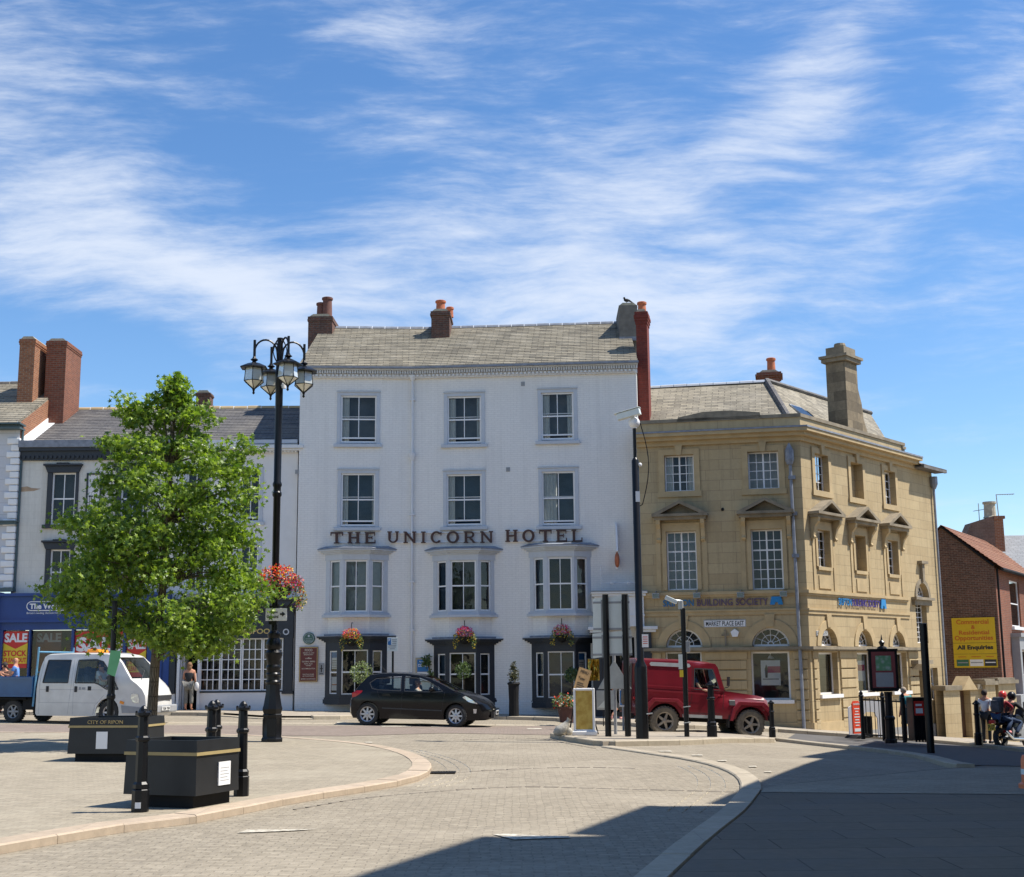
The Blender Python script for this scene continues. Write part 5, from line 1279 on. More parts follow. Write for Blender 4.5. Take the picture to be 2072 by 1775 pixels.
# floodlights over the sign
for (u, v) in ((1328.6, 1206), (1411, 1205), (1499, 1204), (1585, 1202)):
    s, z = F1.uv(u, v); mb = MB(); mb.box(s - .12, s + .12, -.34, -.2, z - .1, z + .08); mb.tube([(s, 0, z + .16), (s, -.27, z + .12), (s, -.27, z + .05)], .015, 6); f = mb.build('floodlight', M['grey'], bs)
    mb = MB(); mb.box(s - .1, s + .1, -.345, -.341, z - .08, z + .05); mb.build('lens', M['glass'], f)
# alarm box and cross shaped stain relief
s, z = F1.uv(1487, 1281.5); mb = MB(); mb.prism([(s + .15 * math.sin(k * 2 * PI / 5), z + .15 * math.cos(k * 2 * PI / 5)) for k in range(5)], -.09, 0, 'y'); mb.build('alarm_box', M['white'], bs, bevel=.01)
s, z = F1.uv(1468, 1291); mb = MB(); mb.box(s - .03, s + .03, -.05, 0, z - .26, z + .26); mb.box(s - .13, s - .031, -.05, 0, z + .07, z + .12); mb.box(s + .031, s + .13, -.05, 0, z + .07, z + .12); mb.build('wall_anchor', M['coping'], bs)
s, z = F1.uv(1462, 1031); mb = MB(); mb.sphere((s, -.03, z), .05, 8, 6, 0, (1, .6, 1.2)); mb.build('wall_bolt', M['blackmat'], bs)
# drainpipe near the corner
s = F1.uv(1612, 1150)[0]; zt_ = F1.uv(1608, 912)[1]
mb = MB(); mb.tube([(s - .06, -.12, zt_ + .1), (s, -.12, -1.2)], .055, 8); mb.lathe([(.09, -.5), (.15, -.35), (.15, .0), (.02, .25)], (s - .07, -.15, zt_), 8)
for v in (967, 1040, 1125): z = F1.uv(1612, v)[1]; mb.box(s - .14, s + .1, -.19, -.02, z - .06, z + .06)
mb.build('drainpipe', M['lead'], bs)
mb = MB(); mb.push(T2); s = sE - .12; mb.tube([(s, -.1, zcor - .3), (s, -.1, -3)], .05, 8); mb.lathe([(.07, -.5), (.16, -.3), (.16, 0)], (s, -.12, zcor - .3), 8); mb.build('drainpipe', M['lead'], bs)
# roofs: hipped over the corner
zr = pt(1450, 785, 50.2).z; zb = zgut + .06
rl = Vector((0.0, 4.6, zr)); hp_ = pt(1552, 779.6, F1.o.y + 3.6); hipt = F1.mat().inverted() @ hp_; hipt.z = zr
cb = plan_off(-.25); cor = Vector((cb[1][0], cb[1][1], zb)); en = T2 @ Vector((X2(1826, 900), .3, 0)); en = Vector((en.x, en.y, zb)); fl_ = Vector((0, .25, zb))
dirs = (T2 @ Vector((1, 0, 0)) - T2 @ Vector((0, 0, 0))); far_r = hipt + dirs * 9.0; far_r.z = zr
mb = MB(); mb.add([fl_, cor, hipt, rl], [(0, 1, 2, 3)]); mb.add([cor, en, en + (far_r - en) * 1.0, hipt], [(0, 1, 2, 3)]); mb.add([rl, hipt, far_r, Vector((0, 12, zb))], [(0, 1, 2, 3)])
r1 = mb.build('roof', M['slate_buff'], bs)
mb = MB(); ridge_tiles(mb, 0, hipt.x, 4.6, zr, .5, .12)
o_ = mb.build('ridge_tiles', [M['offwhite'], M['lead']], r1)
mb = MB(); mb.tube([cor + Vector((0, 0, .03)), hipt + Vector((0, 0, .05))], .12, 6); mb.tube([hipt + Vector((0, 0, .05)), far_r + Vector((0, 0, .05))], .1, 6); mb.build('hip_tiles', M['slate_grey'], r1)
# lower wing roof at the far right end
z1_ = zcor - .02
mb = MB(); mb.push(T2); mb.add([(sC2 - .1, -.45, z1_), (sE + .35, -.45, z1_), (sE + .35, 2.6, z1_ + 1.3), (sC2 - .1, 2.6, z1_ + 1.3)], [(0, 1, 2, 3)]); mb.add([(sE + .35, -.45, z1_), (sE + .35, 5.6, z1_), (sE + .35, 2.6, z1_ + 1.3)], [(0, 1, 2)]); mb.box(sC2 - .1, sE + .36, -.5, -.4, z1_ - .12, z1_ + .02); mb.box(sC2 - .1, sE + .34, -.4, 0, z1_ - .1, z1_ - .06); mb.build('wing_roof', M['slate_grey'], bs)
mb = MB(); mb.push(T2); mb.box(sP - .2, sP, -.08, .6, zgut, zpar - .25); mb.box(sP - .25, sP + .06, -.12, .65, zpar - .25, zpar - .15); mb.build('parapet_end', M['coping'], bs)
# chimneys
a = pt(1288.5, 720, 46.9); b = pt(1311, 720, 46.9); inv = F1.mat().inverted(); la = inv @ a; lb = inv @ b
chimney(bs, la.x, lb.x, la.y, la.y + .75, zb - 1, pt(1300, 632, 46.9).z, M['brick_scarlet'], cap=.07, caph=.45, corb=3, pots=[((la.x + lb.x) / 2 - .0, la.y + .35, .42, .16)])
a = inv @ pt(1534, 750, 51); b = inv @ pt(1577, 750, 51)
chimney(bs, a.x, b.x, a.y, a.y + .8, zr - 1.5, pt(1555, 755, 51).z, M['brick_red'], cap=.12, caph=.2, corb=2, pots=[((a.x + b.x) / 2 + .1, a.y + .4, .62, .17)])
# big stone stack on the side parapet
s0 = X2(1679, 870); yw = F2.o + F2.t * s0
zt_ = Z2(1700, 726); sl = X2(1714, 850); 
mb = MB(); mb.push(T2); s1_ = sl + .95
s0_, s1_ = X2(1715, 850) - .08, X2(1737, 850)
zk = zt_
mb.box(s0_, s1_, -.05, .72, zgut, zk); mb.prism([(s1_, zgut + .1), (s1_ + .8, zgut + .1), (s1_ + .7, zgut + .6), (s1_ + .45, zgut + 1.0), (s1_ + .35, zgut + 1.6), (s1_ + .12, zgut + 2.1), (s1_, zgut + 2.6)], .0, .35, 'y')
st_ = mb.build('chimney', M['stone_dirty'], bs)
mb = MB(); mb.push(T2); mb.box(s0_ - .12, s1_ + .12, -.17, .84, zk - .02, zk + .12); mb.box(s0_ - .2, s1_ + .2, -.23, .9, zk + .12, zk + .22); mb.box(s0_ + .02, s1_ - .02, -.03, .7, zk + .22, zk + .55); mb.lathe([(.2, 0), (.22, .12), (.2, .2)], ((s0_ + s1_) / 2, .35, zk + .55), 12); mb.build('chimney_cap', M['coping'], st_)
# skylight
mb = MB(); nrm_ = (en - cor).cross(hipt - cor).normalized(); q0 = cor + (en - cor) * .18 + (hipt - cor) * .30; ex = (en - cor).normalized(); ey = nrm_.cross(ex).normalized() * 1
P_ = [q0 + nrm_ * .06, q0 + ex * .9 + nrm_ * .06, q0 + ex * .9 + ey * .9 + nrm_ * .06, q0 + ey * .9 + nrm_ * .06]; mb.add(P_ + [p - nrm_ * .1 for p in P_], [(0, 1, 2, 3), (0, 4, 5, 1), (1, 5, 6, 2), (2, 6, 7, 3), (3, 7, 4, 0)]); mb.build('skylight', M['steel'], r1)
# street name plate on its own
def plate(F, u0, v0, u1, v1, words, label, name='street_name_sign', mats=None, y=-.02):
    um, vm = (u0 + u1) / 2, (v0 + v1) / 2; s0, s1, z0, z1 = F.box(u0, v0, u1, v1); p = F.o + F.t * s0
    e = empty(name, (p.x, p.y, z0), F.a, label, 'sign'); w = s1 - s0; h = z1 - z0
    mb = MB(); mb.box(0, w, y, 0, 0, h); mb.build('sign_plate', (mats or [M['white']])[0], e, bevel=.005)
    mb = MB()
    for (tx, a, b, c, d) in words: text(mb, tx, a * w, b * w, c * h, d * h, y - .001, .006, .01)
    frame_box(mb, .008, w - .008, .008, h - .008, .012, y - .006, y - .001)
    mb.build('sign_lettering', (mats or [0, M['txtblack']])[1], e); return e
plate(F1, 1424, 1254, 1509.5, 1269.5, [('MARKET PLACE EAST', .05, .95, .2, .8)], 'white street nameplate reading MARKET PLACE EAST on the sandstone front')
plate(F2, 1651, 1277, 1674, 1287, [('KIRKGATE', .08, .92, .25, .75)], 'small white street nameplate on the side wall near the stone corner')
# ------------------------------------------------------------------ brick houses down the side street
c = pt(2026, 1350, 57.0); AG = R(-31)          # gable wall runs back to the left from the near corner
FG = Facade(c.x, c.y, AG)                            # s negative to the left/back
FR = Facade(c.x, c.y, R(59)); TR = FG.mat().inverted() @ FR.mat()
br = empty('brick_house', FG.o, FG.a, 'dark brick gable house with clay pantile roof and a big yellow advertising board', 'house')
ze = FR.uv(2040, 1158)[1]; sa, za = FG.uv(1905, 1067); sw0 = sa - (0 - sa) * .0
za2 = FG.uv(1986, 1148)[1]
mb = MB()
fs = [(0, -6), (0, ze + .1), (sa, za), (2 * sa, ze + .1), (2 * sa, -6)]
mb.add([(a, 0, b) for a, b in fs], [tuple(range(5))[::-1]])
mb.build('gable_wall', M['brick_gable'], br)
mb = MB(); mb.push(TR); q1 = FR.box(2045, 1176, 2060, 1268); q2 = FR.box(2056, 1315, 2078, 1418)
q1 = (q1[0], q1[1] + .5, q1[2], q1[3]); q2 = (q2[0] - .1, q2[1] + .5, q2[2], q2[3])
wall(mb, 0, 16, -6, ze, [q1, q2], rev=.12); mb.build('wall', M['brick_red'], br)
w1 = window(br, *q1, y=.08, cols=1, rows=(1, 1), fr=.07, T=TR); w2 = window(br, *q2, y=.08, cols=1, rows=(1, 1), fr=.09, T=TR)
mb = MB(); mb.push(TR); mb.box(q1[0] - .12, q1[1] + .12, -.12, 0, q1[2] - .14, q1[2]); mb.build('sill', M['white'], w1)
mb = MB(); mb.push(TR); mb.box(q2[0] - .4, q2[0] - .002, -.35, 0, q2[2] - .3, q2[3] + .55); mb.box(q2[1] + .002, q2[1] + .4, -.35, 0, q2[2] - .3, q2[3] + .55); mb.box(q2[0] - .002, q2[1] + .002, -.35, 0, q2[3] + .002, q2[3] + .55); mb.box(q2[0] - .5, q2[1] + .5, -.45, 0, q2[3] + .55, q2[3] + .72); mb.box(q2[0] - .45, q2[1] + .45, -.42, 0, q2[2] - .42, q2[2] - .3); mb.build('window_surround', M['grey'], w2)
# pantile roof, front slope over the red wall (towards the right)
nrm = FR.mat().to_3x3() @ Vector((0, 1, 0))
rg = FG.mat().inverted() @ (FG.o + FG.t * sa); dirl = TR.to_3x3() @ Vector((1, 0, 0))
e0 = TR @ Vector((-.12, -.35, ze)); e1 = TR @ Vector((16, -.35, ze)); r0 = Vector((sa, 0, za + .1)) + dirl * (-.12); r1_ = r0 + dirl * 16.1
b0 = Vector((2 * sa, 0, ze)); b1_ = b0 + dirl * 16
mb = MB(); n = 14
for k in range(n):
    f0, f1 = k / n, (k + 1) / n; a0 = e0.lerp(r0, f0); a1 = e1.lerp(r1_, f0); c0_ = e0.lerp(r0, f1); c1_ = e1.lerp(r1_, f1); up = Vector((0, 0, .035))
    mb.add([a0 + up, a1 + up, c1_, c0_], [(0, 1, 2, 3)]); mb.add([a0, a1, a1 + up, a0 + up], [(0, 1, 2, 3)])
mb.add([r0, r1_, b1_, b0], [(0, 1, 2, 3)])
mb.build('roof', M['pantile'], br)
mb = MB(); mb.tube([e0 + Vector((0, 0, -.06)), e1 + Vector((0, 0, -.06))], .08, 6); mb.push(TR); mb.tube([(.1, -.1, ze), (.1, -.1, -3)], .05, 6); mb.pop(); mb.build('gutter', M['blackmat'], br)
mb = MB(); P = [Vector((0, -.06, ze + .1)), Vector((sa, -.06, za + .02))]; mb.tube([P[0], P[1]], .05, 4); mb.build('verge', M['blackmat'], br)
# stack behind and slated house beyond
bk = FG.uv(1985, 1090)
h2 = empty('slate_house', pt(2050, 1350, 66), R(52), 'slate roofed house with a broad brown brick stack behind the pantile roof', 'house')
o2 = Vector(h2.location); F3 = Facade(o2.x, o2.y, R(0)); h2.rotation_euler = (0, 0, 0)
s0, zt_ = F3.uv(1952, 1058); s1 = F3.uv(2011, 1050)[0]; s2 = F3.uv(2030, 1050)[0]; zt2 = F3.uv(2011, 1044)[1]; o2z = 0
zoff = -o2.z
mb = MB(); mb.prism([(s0 - .5, zt_ - 2.2 + zoff), (s0 + .1, zt_ - .5 + zoff), (s0 + .35, zt_ + zoff), (s1, zt2 + zoff), (s1, -4), (s0 - .5, -4)], 0, 1.0, 'y'); stk = mb.build('chimney', M['stone_brown'] if 'stone_brown' in M else M['brick_dark'], h2)
mb = MB(); mb.box(s1 + .002, s2, .02, 1.2, -4, zt2 - .15 + zoff); mb.box(s1 + .002, s2 + .08, -.05, 1.25, zt2 - .15 + zoff, zt2 + zoff); mb.build('stack_return', M['brick_orange'], stk)
px, pz = F3.uv(2011, 1046); mb = MB(); mb.lathe([(.36, 0), (.3, .1), (.28, .7), (.34, .72), (.34, .82)], (px, .5, pz + zoff), 12); mb.build('chimney_pot', M['cement'], stk)
mb = MB(); px, pz = F3.uv(2032, 1060); zt3 = F3.uv(2032, 998)[1]; mb.tube([(px, .6, pz - .5 + zoff), (px - .08, .6, zt3 + zoff)], .025, 5); mb.tube([(px - .1, .6, zt3 + zoff), (px + .85, .6, zt3 + .03 + zoff)], .02, 5)
for k in range(7): mb.tube([(px + .05 + k * .12, .45, zt3 + zoff), (px + .05 + k * .12, .75, zt3 + zoff)], .008, 4)
mb.build('tv_aerial', M['grey'], stk)
mb = MB(); px, pz = F3.uv(1989, 1052); mb.tube([(px, .5, pz - .2 + zoff), (px, .5, pz + .9 + zoff)], .02, 5); mb.tube([(px - .3, .5, pz + .5 + zoff), (px + .35, .5, pz + .6 + zoff)], .015, 4); mb.build('tv_aerial', M['grey'], stk)
s3 = F3.uv(2200, 1080)[0]; zrr_ = F3.uv(2040, 1078)[1] + zoff; zee = F3.uv(2060, 1160)[1] + zoff
mb = MB(); mb.add([(s1 + .0, -2.6, zee - .6), (s3, -2.6, zee - .6), (s3, 1.5, zrr_), (s1, 1.5, zrr_)], [(0, 1, 2, 3)]); mb.add([(s1, 1.5, zrr_), (s3, 1.5, zrr_), (s3, 6, zee), (s1, 6, zee)], [(0, 1, 2, 3)]); mb.build('roof', M['slate_pale'] if 'slate_pale' in M else M['slate_grey'], h2)
mb = MB(); mb.box(s1, s3, -2.3, 5.5, -5, zee - .6); mb.build('wall', M['brick_dark'], h2)

# yellow board
def board(F, u0, v0, u1, v1):
    s0, s1, z0, z1 = F.box(u0, v0, u1, v1); p = F.o + F.t * s0; e = empty('advertising_board', (p.x, p.y, z0), F.a, 'large yellow property advertising board on the dark brick gable', 'sign'); w = s1 - s0; h = z1 - z0
    mb = MB(); mb.box(0, w, -.07, -.002, 0, h, 0); mb.build('board_panel', M['boardyellow'], e)
    mb = MB()
    for tx, a, b, c, d in (('Commercial', .11, .86, .87, .965), ('&', .45, .54, .77, .85), ('Residential', .16, .86, .66, .745), ('Opportunities', .05, .94, .52, .64)): text(mb, tx, a * w, b * w, c * h, d * h, -.072, .006, .012)
    mb.build('board_lettering', M['boardred'], e)
    mb = MB(); text(mb, 'All Enquiries', .09 * w, .93 * w, .335 * h, .45 * h, -.072, .006, .04); mb.box(0, w, -.076, -.071, .49 * h, .495 * h); mb.box(0, w, -.076, -.071, .27 * h, .275 * h); mb.build('board_lettering', M['txtblack'], e)
    for (a, b, m1) in ((.06, .34, 'green'), (.37, .68, 'white'), (.71, .98, 'navy')):
        mb = MB(); mb.box(a * w, b * w, -.078, -.071, .03 * h, .16 * h, 0); mb.box((a + .02) * w, (b - .02) * w, -.082, -.0785, .09 * h, .11 * h, 1); mb.box((a + .04) * w, (b - .05) * w, -.076, -.071, .21 * h, .222 * h, 2); mb.build('small_panel', [{'green': M['green'], 'white': M['white'], 'navy': M['navy']}[m1], M['grey'] if m1 != 'navy' else M['white'], M['boardred']], e)
M['boardyellow'] = plain((.62, .42, .01), .5, var=.05, name='board_yellow'); M['boardred'] = plain((.50, .09, .01), .5, var=0, name='board_red'); M['green'] = plain((.03, .14, .08), .5, var=.1, name='dark_green')
board(FG, 1929, 1250, 2016, 1351)
# boundary wall with gate piers in front of the gable
aw = R(30); pw = gp(1915, 1503); FW = Facade(pw.x + .2, pw.y + .3, aw)
FW = Facade(pt(1912, 1400, 51.5).x, 51.5, R(38))
gw = empty('boundary_wall', FW.o, FW.a, 'sandstone boundary wall with peaked pier caps and narrow dark opening beside the brick gable', 'wall')
def WB(x0, y0, x1, y1): return FW.box(1574.7 + .2428 * x0, 1143.7 + .2428 * y0, 1574.7 + .2428 * x1, 1143.7 + .2428 * y1)
zt_ = WB(1500, 1040, 1600, 1100)[3]; op = WB(1525, 1045, 1612, 1440); xe = WB(1690, 1000, 1700, 1100)[1]
mb = MB(); wall(mb, -.1, xe, -5, zt_, [op], rev=.35); mb.box(-.1, xe, .35, .4, -5, zt_); mb.build('wall', M['ashlar'], gw)
mb = MB(); q = WB(1515, 925, 1640, 1045); mb.prism([(q[0], zt_), (q[1], zt_), ((q[0] + q[1]) / 2, q[3])], -.1, .5, 'y'); mb.build('gabled_cap', M['stone'], gw)
mb = MB(); mb.box(-.1, q[0] - .01, -.1, .5, zt_, zt_ + .18); mb.box(q[1] + .01, xe + .05, -.1, .5, zt_ , zt_ + .2); mb.build('coping', M['coping'], gw)
mb = MB(); mb.box(op[0], op[1], .3, .34, -4, op[3]); mb.build('gate_door', M['doorwood'], gw)
for (x0, x1, yt) in ((1700, 1785, 965), (1810, 1955, 955)):
    q = WB(x0, yt, x1, 1450); e = empty('gate_pier', FW.o + FW.t * q[0], FW.a, 'square sandstone gate pier with flat cap %s' % ('next to the boundary wall' if x0 == 1700 else 'nearest the red brick wall'), 'gate pier', 'sandstone gate piers by the side street')
    w = q[1] - q[0]; mb = MB(); mb.box(0, w, -.2, .5, -5, q[3] - .15); mb.build('shaft', M['ashlar'], e)
    mb = MB(); mb.box(-.1, w + .1, -.3, .6, q[3] - .149, q[3] + .0); mb.box(.0, w, -.2, .5, q[3] + .001, q[3] + .08); mb.build('cap', M['coping'], e)
# glazed shopfront at the right edge, in front of the red brick
fsx = empty('shop_entrance', FR.o + FR.t * .6 - (FR.mat().to_3x3() @ Vector((0, .6, 0))), FR.a, 'pale grey glazed shop entrance at the right edge behind the motorcycle', 'shopfront')
mb = MB(); mb.box(0, 5, 0, .5, 2.1 - 2.2, 2.4 - 2.2); mb.box(0, .3, 0, .5, -4, -.1); mb.box(1.6, 1.8, 0, .5, -4, -.1); mb.box(.3, 1.6, .1, .4, -4, -1.9); mb.build('frame', M['grey'], fsx)
mb = MB(); mb.quad((.3, .2, -4), (1.6, .2, -4), (1.6, .2, -.1), (.3, .2, -.1)); mb.quad((1.8, .2, -4), (4.5, .2, -4), (4.5, .2, -.1), (1.8, .2, -.1)); mb.build('pane', M['glass'], fsx)
# terrace off to the right of the square, whose roofs shade the pavement
tr = []
def terr(x0, y0, x1, y1, h, label, m):
    d = Vector((x1 - x0, y1 - y0)); L = d.length; an = math.atan2(d.y, d.x) ; e = empty('terraced_house', (x0, y0, 0), an, label, 'house', 'houses lining the right side of the square')
    # local x runs away from the camera, local -y faces right.. the street front is at y = 0 facing left
    mb = MB(); zb = h - 1.6
    nb = max(2, int(L / 2.4)); ops = []
    for fl in range(5):
        for k in range(nb):
            cx = L * (k + .5) / nb; ops.append((-(cx + .5), -(cx - .5), .9 + fl * 2.7, 2.5 + fl * 2.7 ))
    ops = [o for o in ops if o[3] - o[2] > .5 and o[3] < zb]
    Tm = Matrix.Rotation(PI, 4, 'Z')
    mb.push(Tm); wall(mb, -L, 0, -3, zb, ops, rev=.15); mb.pop()
    mb.quad((0, 0, -3), (0, -7, -3), (0, -7, zb), (0, 0, zb)); mb.quad((L, -7, -3), (L, 0, -3), (L, 0, zb), (L, -7, zb)); mb.quad((0, -7, -3), (L, -7, -3), (L, -7, zb), (0, -7, zb))
    mb.add([(0, 0, zb), (0, -7, zb), (0, -3.5, h)], [(0, 1, 2)]); mb.add([(L, 0, zb), (L, -7, zb), (L, -3.5, h)], [(0, 2, 1)])
    mb.build('wall', m, e)
    mb = MB(); gable_roof(mb, 0, L, .25, zb, -3.5, h, -7.2, zb - .05); mb.build('roof', M['slate_grey'], e)
    for o in ops: window(e, *o, y=.08, cols=2, rows=(1, 1), T=Tm)
for a in ((5.1, 4, 8.7, 13.2, 15.7, 'tall painted corner house beside the camera, its roof shading the paving', M['render_left']),
          (8.8, 13.3, 9.8, 15.9, 14.5, 'narrow sandstone house squeezed second in the row on the right', M['ashlar']),
          (8.8, 16.0, 12.6, 26, 11.7, 'long red brick house in the middle of the row on the right', M['brick_red']),
          (12.7, 26.1, 18.1, 39.6, 12.6, 'last dark brick house of the row on the right, by the side street', M['brick_dark'])): terr(*a)
# ------------------------------------------------------------------ street furniture
BL = M['black']
def post_lathe(mb, prof, n=16, rot=0.0, c=(0, 0, 0)): mb.lathe(prof, c, n, 0, rot)
# tall lamp standard with four lanterns
lp = gp(550, 1501, .085)
lamp = empty('street_lamp', lp, R(8), 'tall black cast iron lamp standard with four glazed lanterns on the plaza edge', 'street lamp')
H = 8.77
mb = MB()
post_lathe(mb, [(.235, 0), (.235, .06), (.21, .1), (.2, .5), (.215, .53), (.215, .56), (.195, .58), (.225, .68), (.2, .76), (.158, 1.0), (.15, 1.19)], 8, PI / 8)
for k in range(4):
    mb.push(Matrix.Rotation(PI / 2 * k, 4, 'Z')); mb.box(-.07, .07, .17, .20, .14, .46); mb.box(-.1, .1, .17, .194, .11, .49); mb.pop()
post_lathe(mb, [(.14, 1.19), (.16, 1.22), (.16, 1.25), (.14, 1.28), (.14, 1.36), (.155, 1.38), (.155, 1.41), (.135, 1.44), (.14, 1.5), (.155, 1.53), (.155, 1.56), (.135, 1.6), (.145, 1.7), (.185, 1.8), (.185, 1.86), (.13, 1.92), (.165, 1.98), (.165, 2.06), (.12, 2.16), (.14, 2.22), (.14, 2.26), (.08, 2.32), (.076, 2.5)], 16)
col_ = mb.build('base', BL, lamp, smooth_ang=30)
mb = MB(); post_lathe(mb, [(.076, 2.4), (.078, 5.2), (.10, 5.24), (.10, 5.3), (.082, 5.33), (.082, 5.42), (.10, 5.46), (.10, 5.5), (.08, 5.55), (.082, 7.86), (.095, 7.9), (.095, 7.96), (.07, 8.1), (.062, H - .05), (.07, H - .04), (.07, H)], 16); mb.build('column', BL, lamp, smooth_ang=30)
glo = bpy.data.materials.new('milky_glass'); glo.use_nodes = True
_b = glo.node_tree.nodes['Principled BSDF']; _b.inputs['Base Color'].default_value = (.72, .72, .62, 1); _b.inputs['Roughness'].default_value = .15; _b.inputs['Transmission Weight'].default_value = .35
M['milk'] = glo
def lantern(ang):
    T = Matrix.Rotation(ang, 4, 'Z') @ Matrix.Translation((.56, 0, H)) @ Matrix.Translation((0, 0, -.5)) @ Matrix.Scale(.92, 4) @ Matrix.Translation((0, 0, .5))
    mb = MB(); mb.push(Matrix.Rotation(ang, 4, 'Z')); P = []
    for k in range(13):
        a = PI * k / 12; P.append((.31 + .25 * math.cos(PI - a) if False else .31 - .25 * math.cos(a), 0, H - .36 + .30 * math.sin(a)))
    P = [(.07, 0, H - 1.1), (.065, 0, H - .7)] + P; P = [P[0], P[1]] + [(max(.06, x), y, z) for x, y, z in P[2:]]
    mb.tube(P, .022, 6); mb.tube([(.56, 0, H - .08), (.56, 0, H - .52)], .03, 8); arm = mb.build('arm', BL, lamp)
    mb = MB(); mb.push(T)
    mb.lathe([(.02, -.42), (.055, -.5), (.10, -.53), (.045, -.57), (.06, -.60), (.16, -.63), (.35, -.72), (.355, -.745), (.24, -.76)], (0, 0, 0), 6, 0, R(15)); mb.build('lantern_hood', BL, arm)
    rt, rb, zt_, zb_ = .215, .245, -.755, -1.06
    mb = MB(); mb.push(T)
    for k in range(6):
        a = R(15) + k * PI / 3; a2 = a + PI / 3
        mb.tube([(rt * math.cos(a), rt * math.sin(a), zt_), (rb * math.cos(a), rb * math.sin(a), zb_), (.02 * math.cos(a), .02 * math.sin(a), -1.25)], .011, 5)
        mb.tube([(rb * math.cos(a), rb * math.sin(a), zb_), (rb * math.cos(a2), rb * math.sin(a2), zb_)], .011, 5)
    mb.lathe([(.012, -1.22), (.035, -1.26), (.02, -1.31), (.035, -1.345), (.005, -1.38)], (0, 0, 0), 8); mb.build('lantern_frame', BL, arm)
    mb = MB(); mb.push(T); mb.lathe([(rt - .004, zt_), (rb - .004, zb_), (.015, -1.24)], (0, 0, 0), 6, 0, R(15), close=False); mb.build('lantern_glass', M['milk'], arm)
for a in (190, 291, 19, 112): lantern(R(a))
mb = MB()
for k in range(8):                                     # little crown of wrought loops
    a = k * PI / 4 + .4; c_, s_ = math.cos(a), math.sin(a); P = []
    for i in range(10):
        t_ = i / 9; rr = .07 + .09 * math.sin(PI * min(1, t_ * 1.0)); P.append((rr * c_, rr * s_, H - .55 + .5 * t_))
    mb.tube(P, .011, 5)
mb.build('crown_scroll', BL, lamp)
mb = MB(); mb.lathe([(.05, 0), (.05, .1), (.02, .13)], (.1, -.05, 7.62), 8); mb.box(.02, .1, -.07, -.03, 7.66, 7.70); mb.build('sensor', M['white'], lamp)
pz = 1.6 + (1355 - 1249) / 89.5
mb = MB(); mb.box(-.3, .3, -.5, -.28, 0, .1)
e = empty('direction_sign', (lp.x, lp.y, lp.z), 0, 'small white sign To Ripon Cathedral with black arrow on the lamp standard', 'sign')
def pz_(v): return 1.6 + (1355 - v) / 90.0 * 1.0 - lp.z
ux = lambda u: (u - 553.5) / 90.0
mb = MB(); mb.box(ux(539) , ux(580), -.165, -.15, pz_(1263), pz_(1239)); mb.build('sign_plate', M['txtwhite'], e, bevel=.006)
mb = MB(); text(mb, 'To Ripon', ux(541.5), ux(562), pz_(1250), pz_(1244), -.166, .006, .02); text(mb, 'Cathedral', ux(541.5), ux(563.5), pz_(1258), pz_(1252), -.166, .006, .02)
zc_ = pz_(1250.5); mb.prism([(ux(567), zc_ - .02), (ux(571), zc_ - .02), (ux(571), zc_ - .055), (ux(577), zc_), (ux(571), zc_ + .055), (ux(571), zc_ + .02), (ux(567), zc_ + .02)], -.172, -.166, 'y'); mb.build('sign_lettering', M['txtblack'], e)
mb = MB(); mb.box(ux(545), ux(560), -.15, -.1, pz_(1270), pz_(1234)); mb.build('bracket', BL, e)
# basket bracket plus hanging flowers are built with the plants

# bollards
def bollard_mesh():
    root = empty('bollard', (0, 0, 0)); mb = MB()
    post_lathe(mb, [(.105, 0), (.105, .26), (.085, .28)], 8, PI / 8); post_lathe(mb, [(.098, .28), (.098, .33), (.075, .36), (.07, .84), (.088, .86), (.088, .89), (.068, .91), (.062, 1.14)], 8, PI / 8); mb.build('shaft', BL, root)
    mb = MB(); post_lathe(mb, [(.062, 1.14), (.10, 1.16), (.10, 1.19), (.06, 1.21), (.05, 1.24), (.025, 1.27), (.005, 1.28)], 8, PI / 8)
    for k in range(4): a = k * PI / 2 + .4; mb.sphere((.085 * math.cos(a), .085 * math.sin(a), 1.2), .018, 6, 4)
    mb.build('cap', BL, root); return root
b0 = bollard_mesh(); b0['category'] = 'bollard'
spots = [(283, 1643, 'black cast iron bollard in front of the nearer planter, small white sticker on its foot'), (488, 1611, 'black cast iron bollard at the right end of the nearer planter'), (424, 1606, 'left bollard of the close pair behind the nearer planter'), (434, 1597, 'right bollard of the close pair behind the nearer planter')]
for i, (u, v, lb) in enumerate(spots):
    o = b0 if i == 0 else copy_tree(b0); p = gp(u, v, .085); o.location = p; sc = .89; o.scale = (sc,) * 3; tag(o, lb, 'bollard', 'black bollards on the left plaza')
mb = MB(); mb.box(-.035, .035, -.104, -.099, .05, .12); s_ = mb.build('sticker', M['txtwhite'], b0)
sp2 = [(1441, 1492, 0.1, 1.06, 'black bollard standing in front of the red off-roader door'), (1563, 1492, .1, .75, 'short black bollard by the nose of the red off-roader'), (1981, 1508, .1, 1.0, 'black bollard beside the person in the white top')]
for u, v, off, sc, lb in sp2:
    o = copy_tree(b0); o.location = gp(u, v, off); o.scale = (sc * 1.15, sc * 1.15, sc); tag(o, lb, 'bollard', 'black bollards by the side street')
    for ch in [c for c in COL.objects if c.parent == o and c.name.startswith('sticker')]: bpy.data.objects.remove(ch)
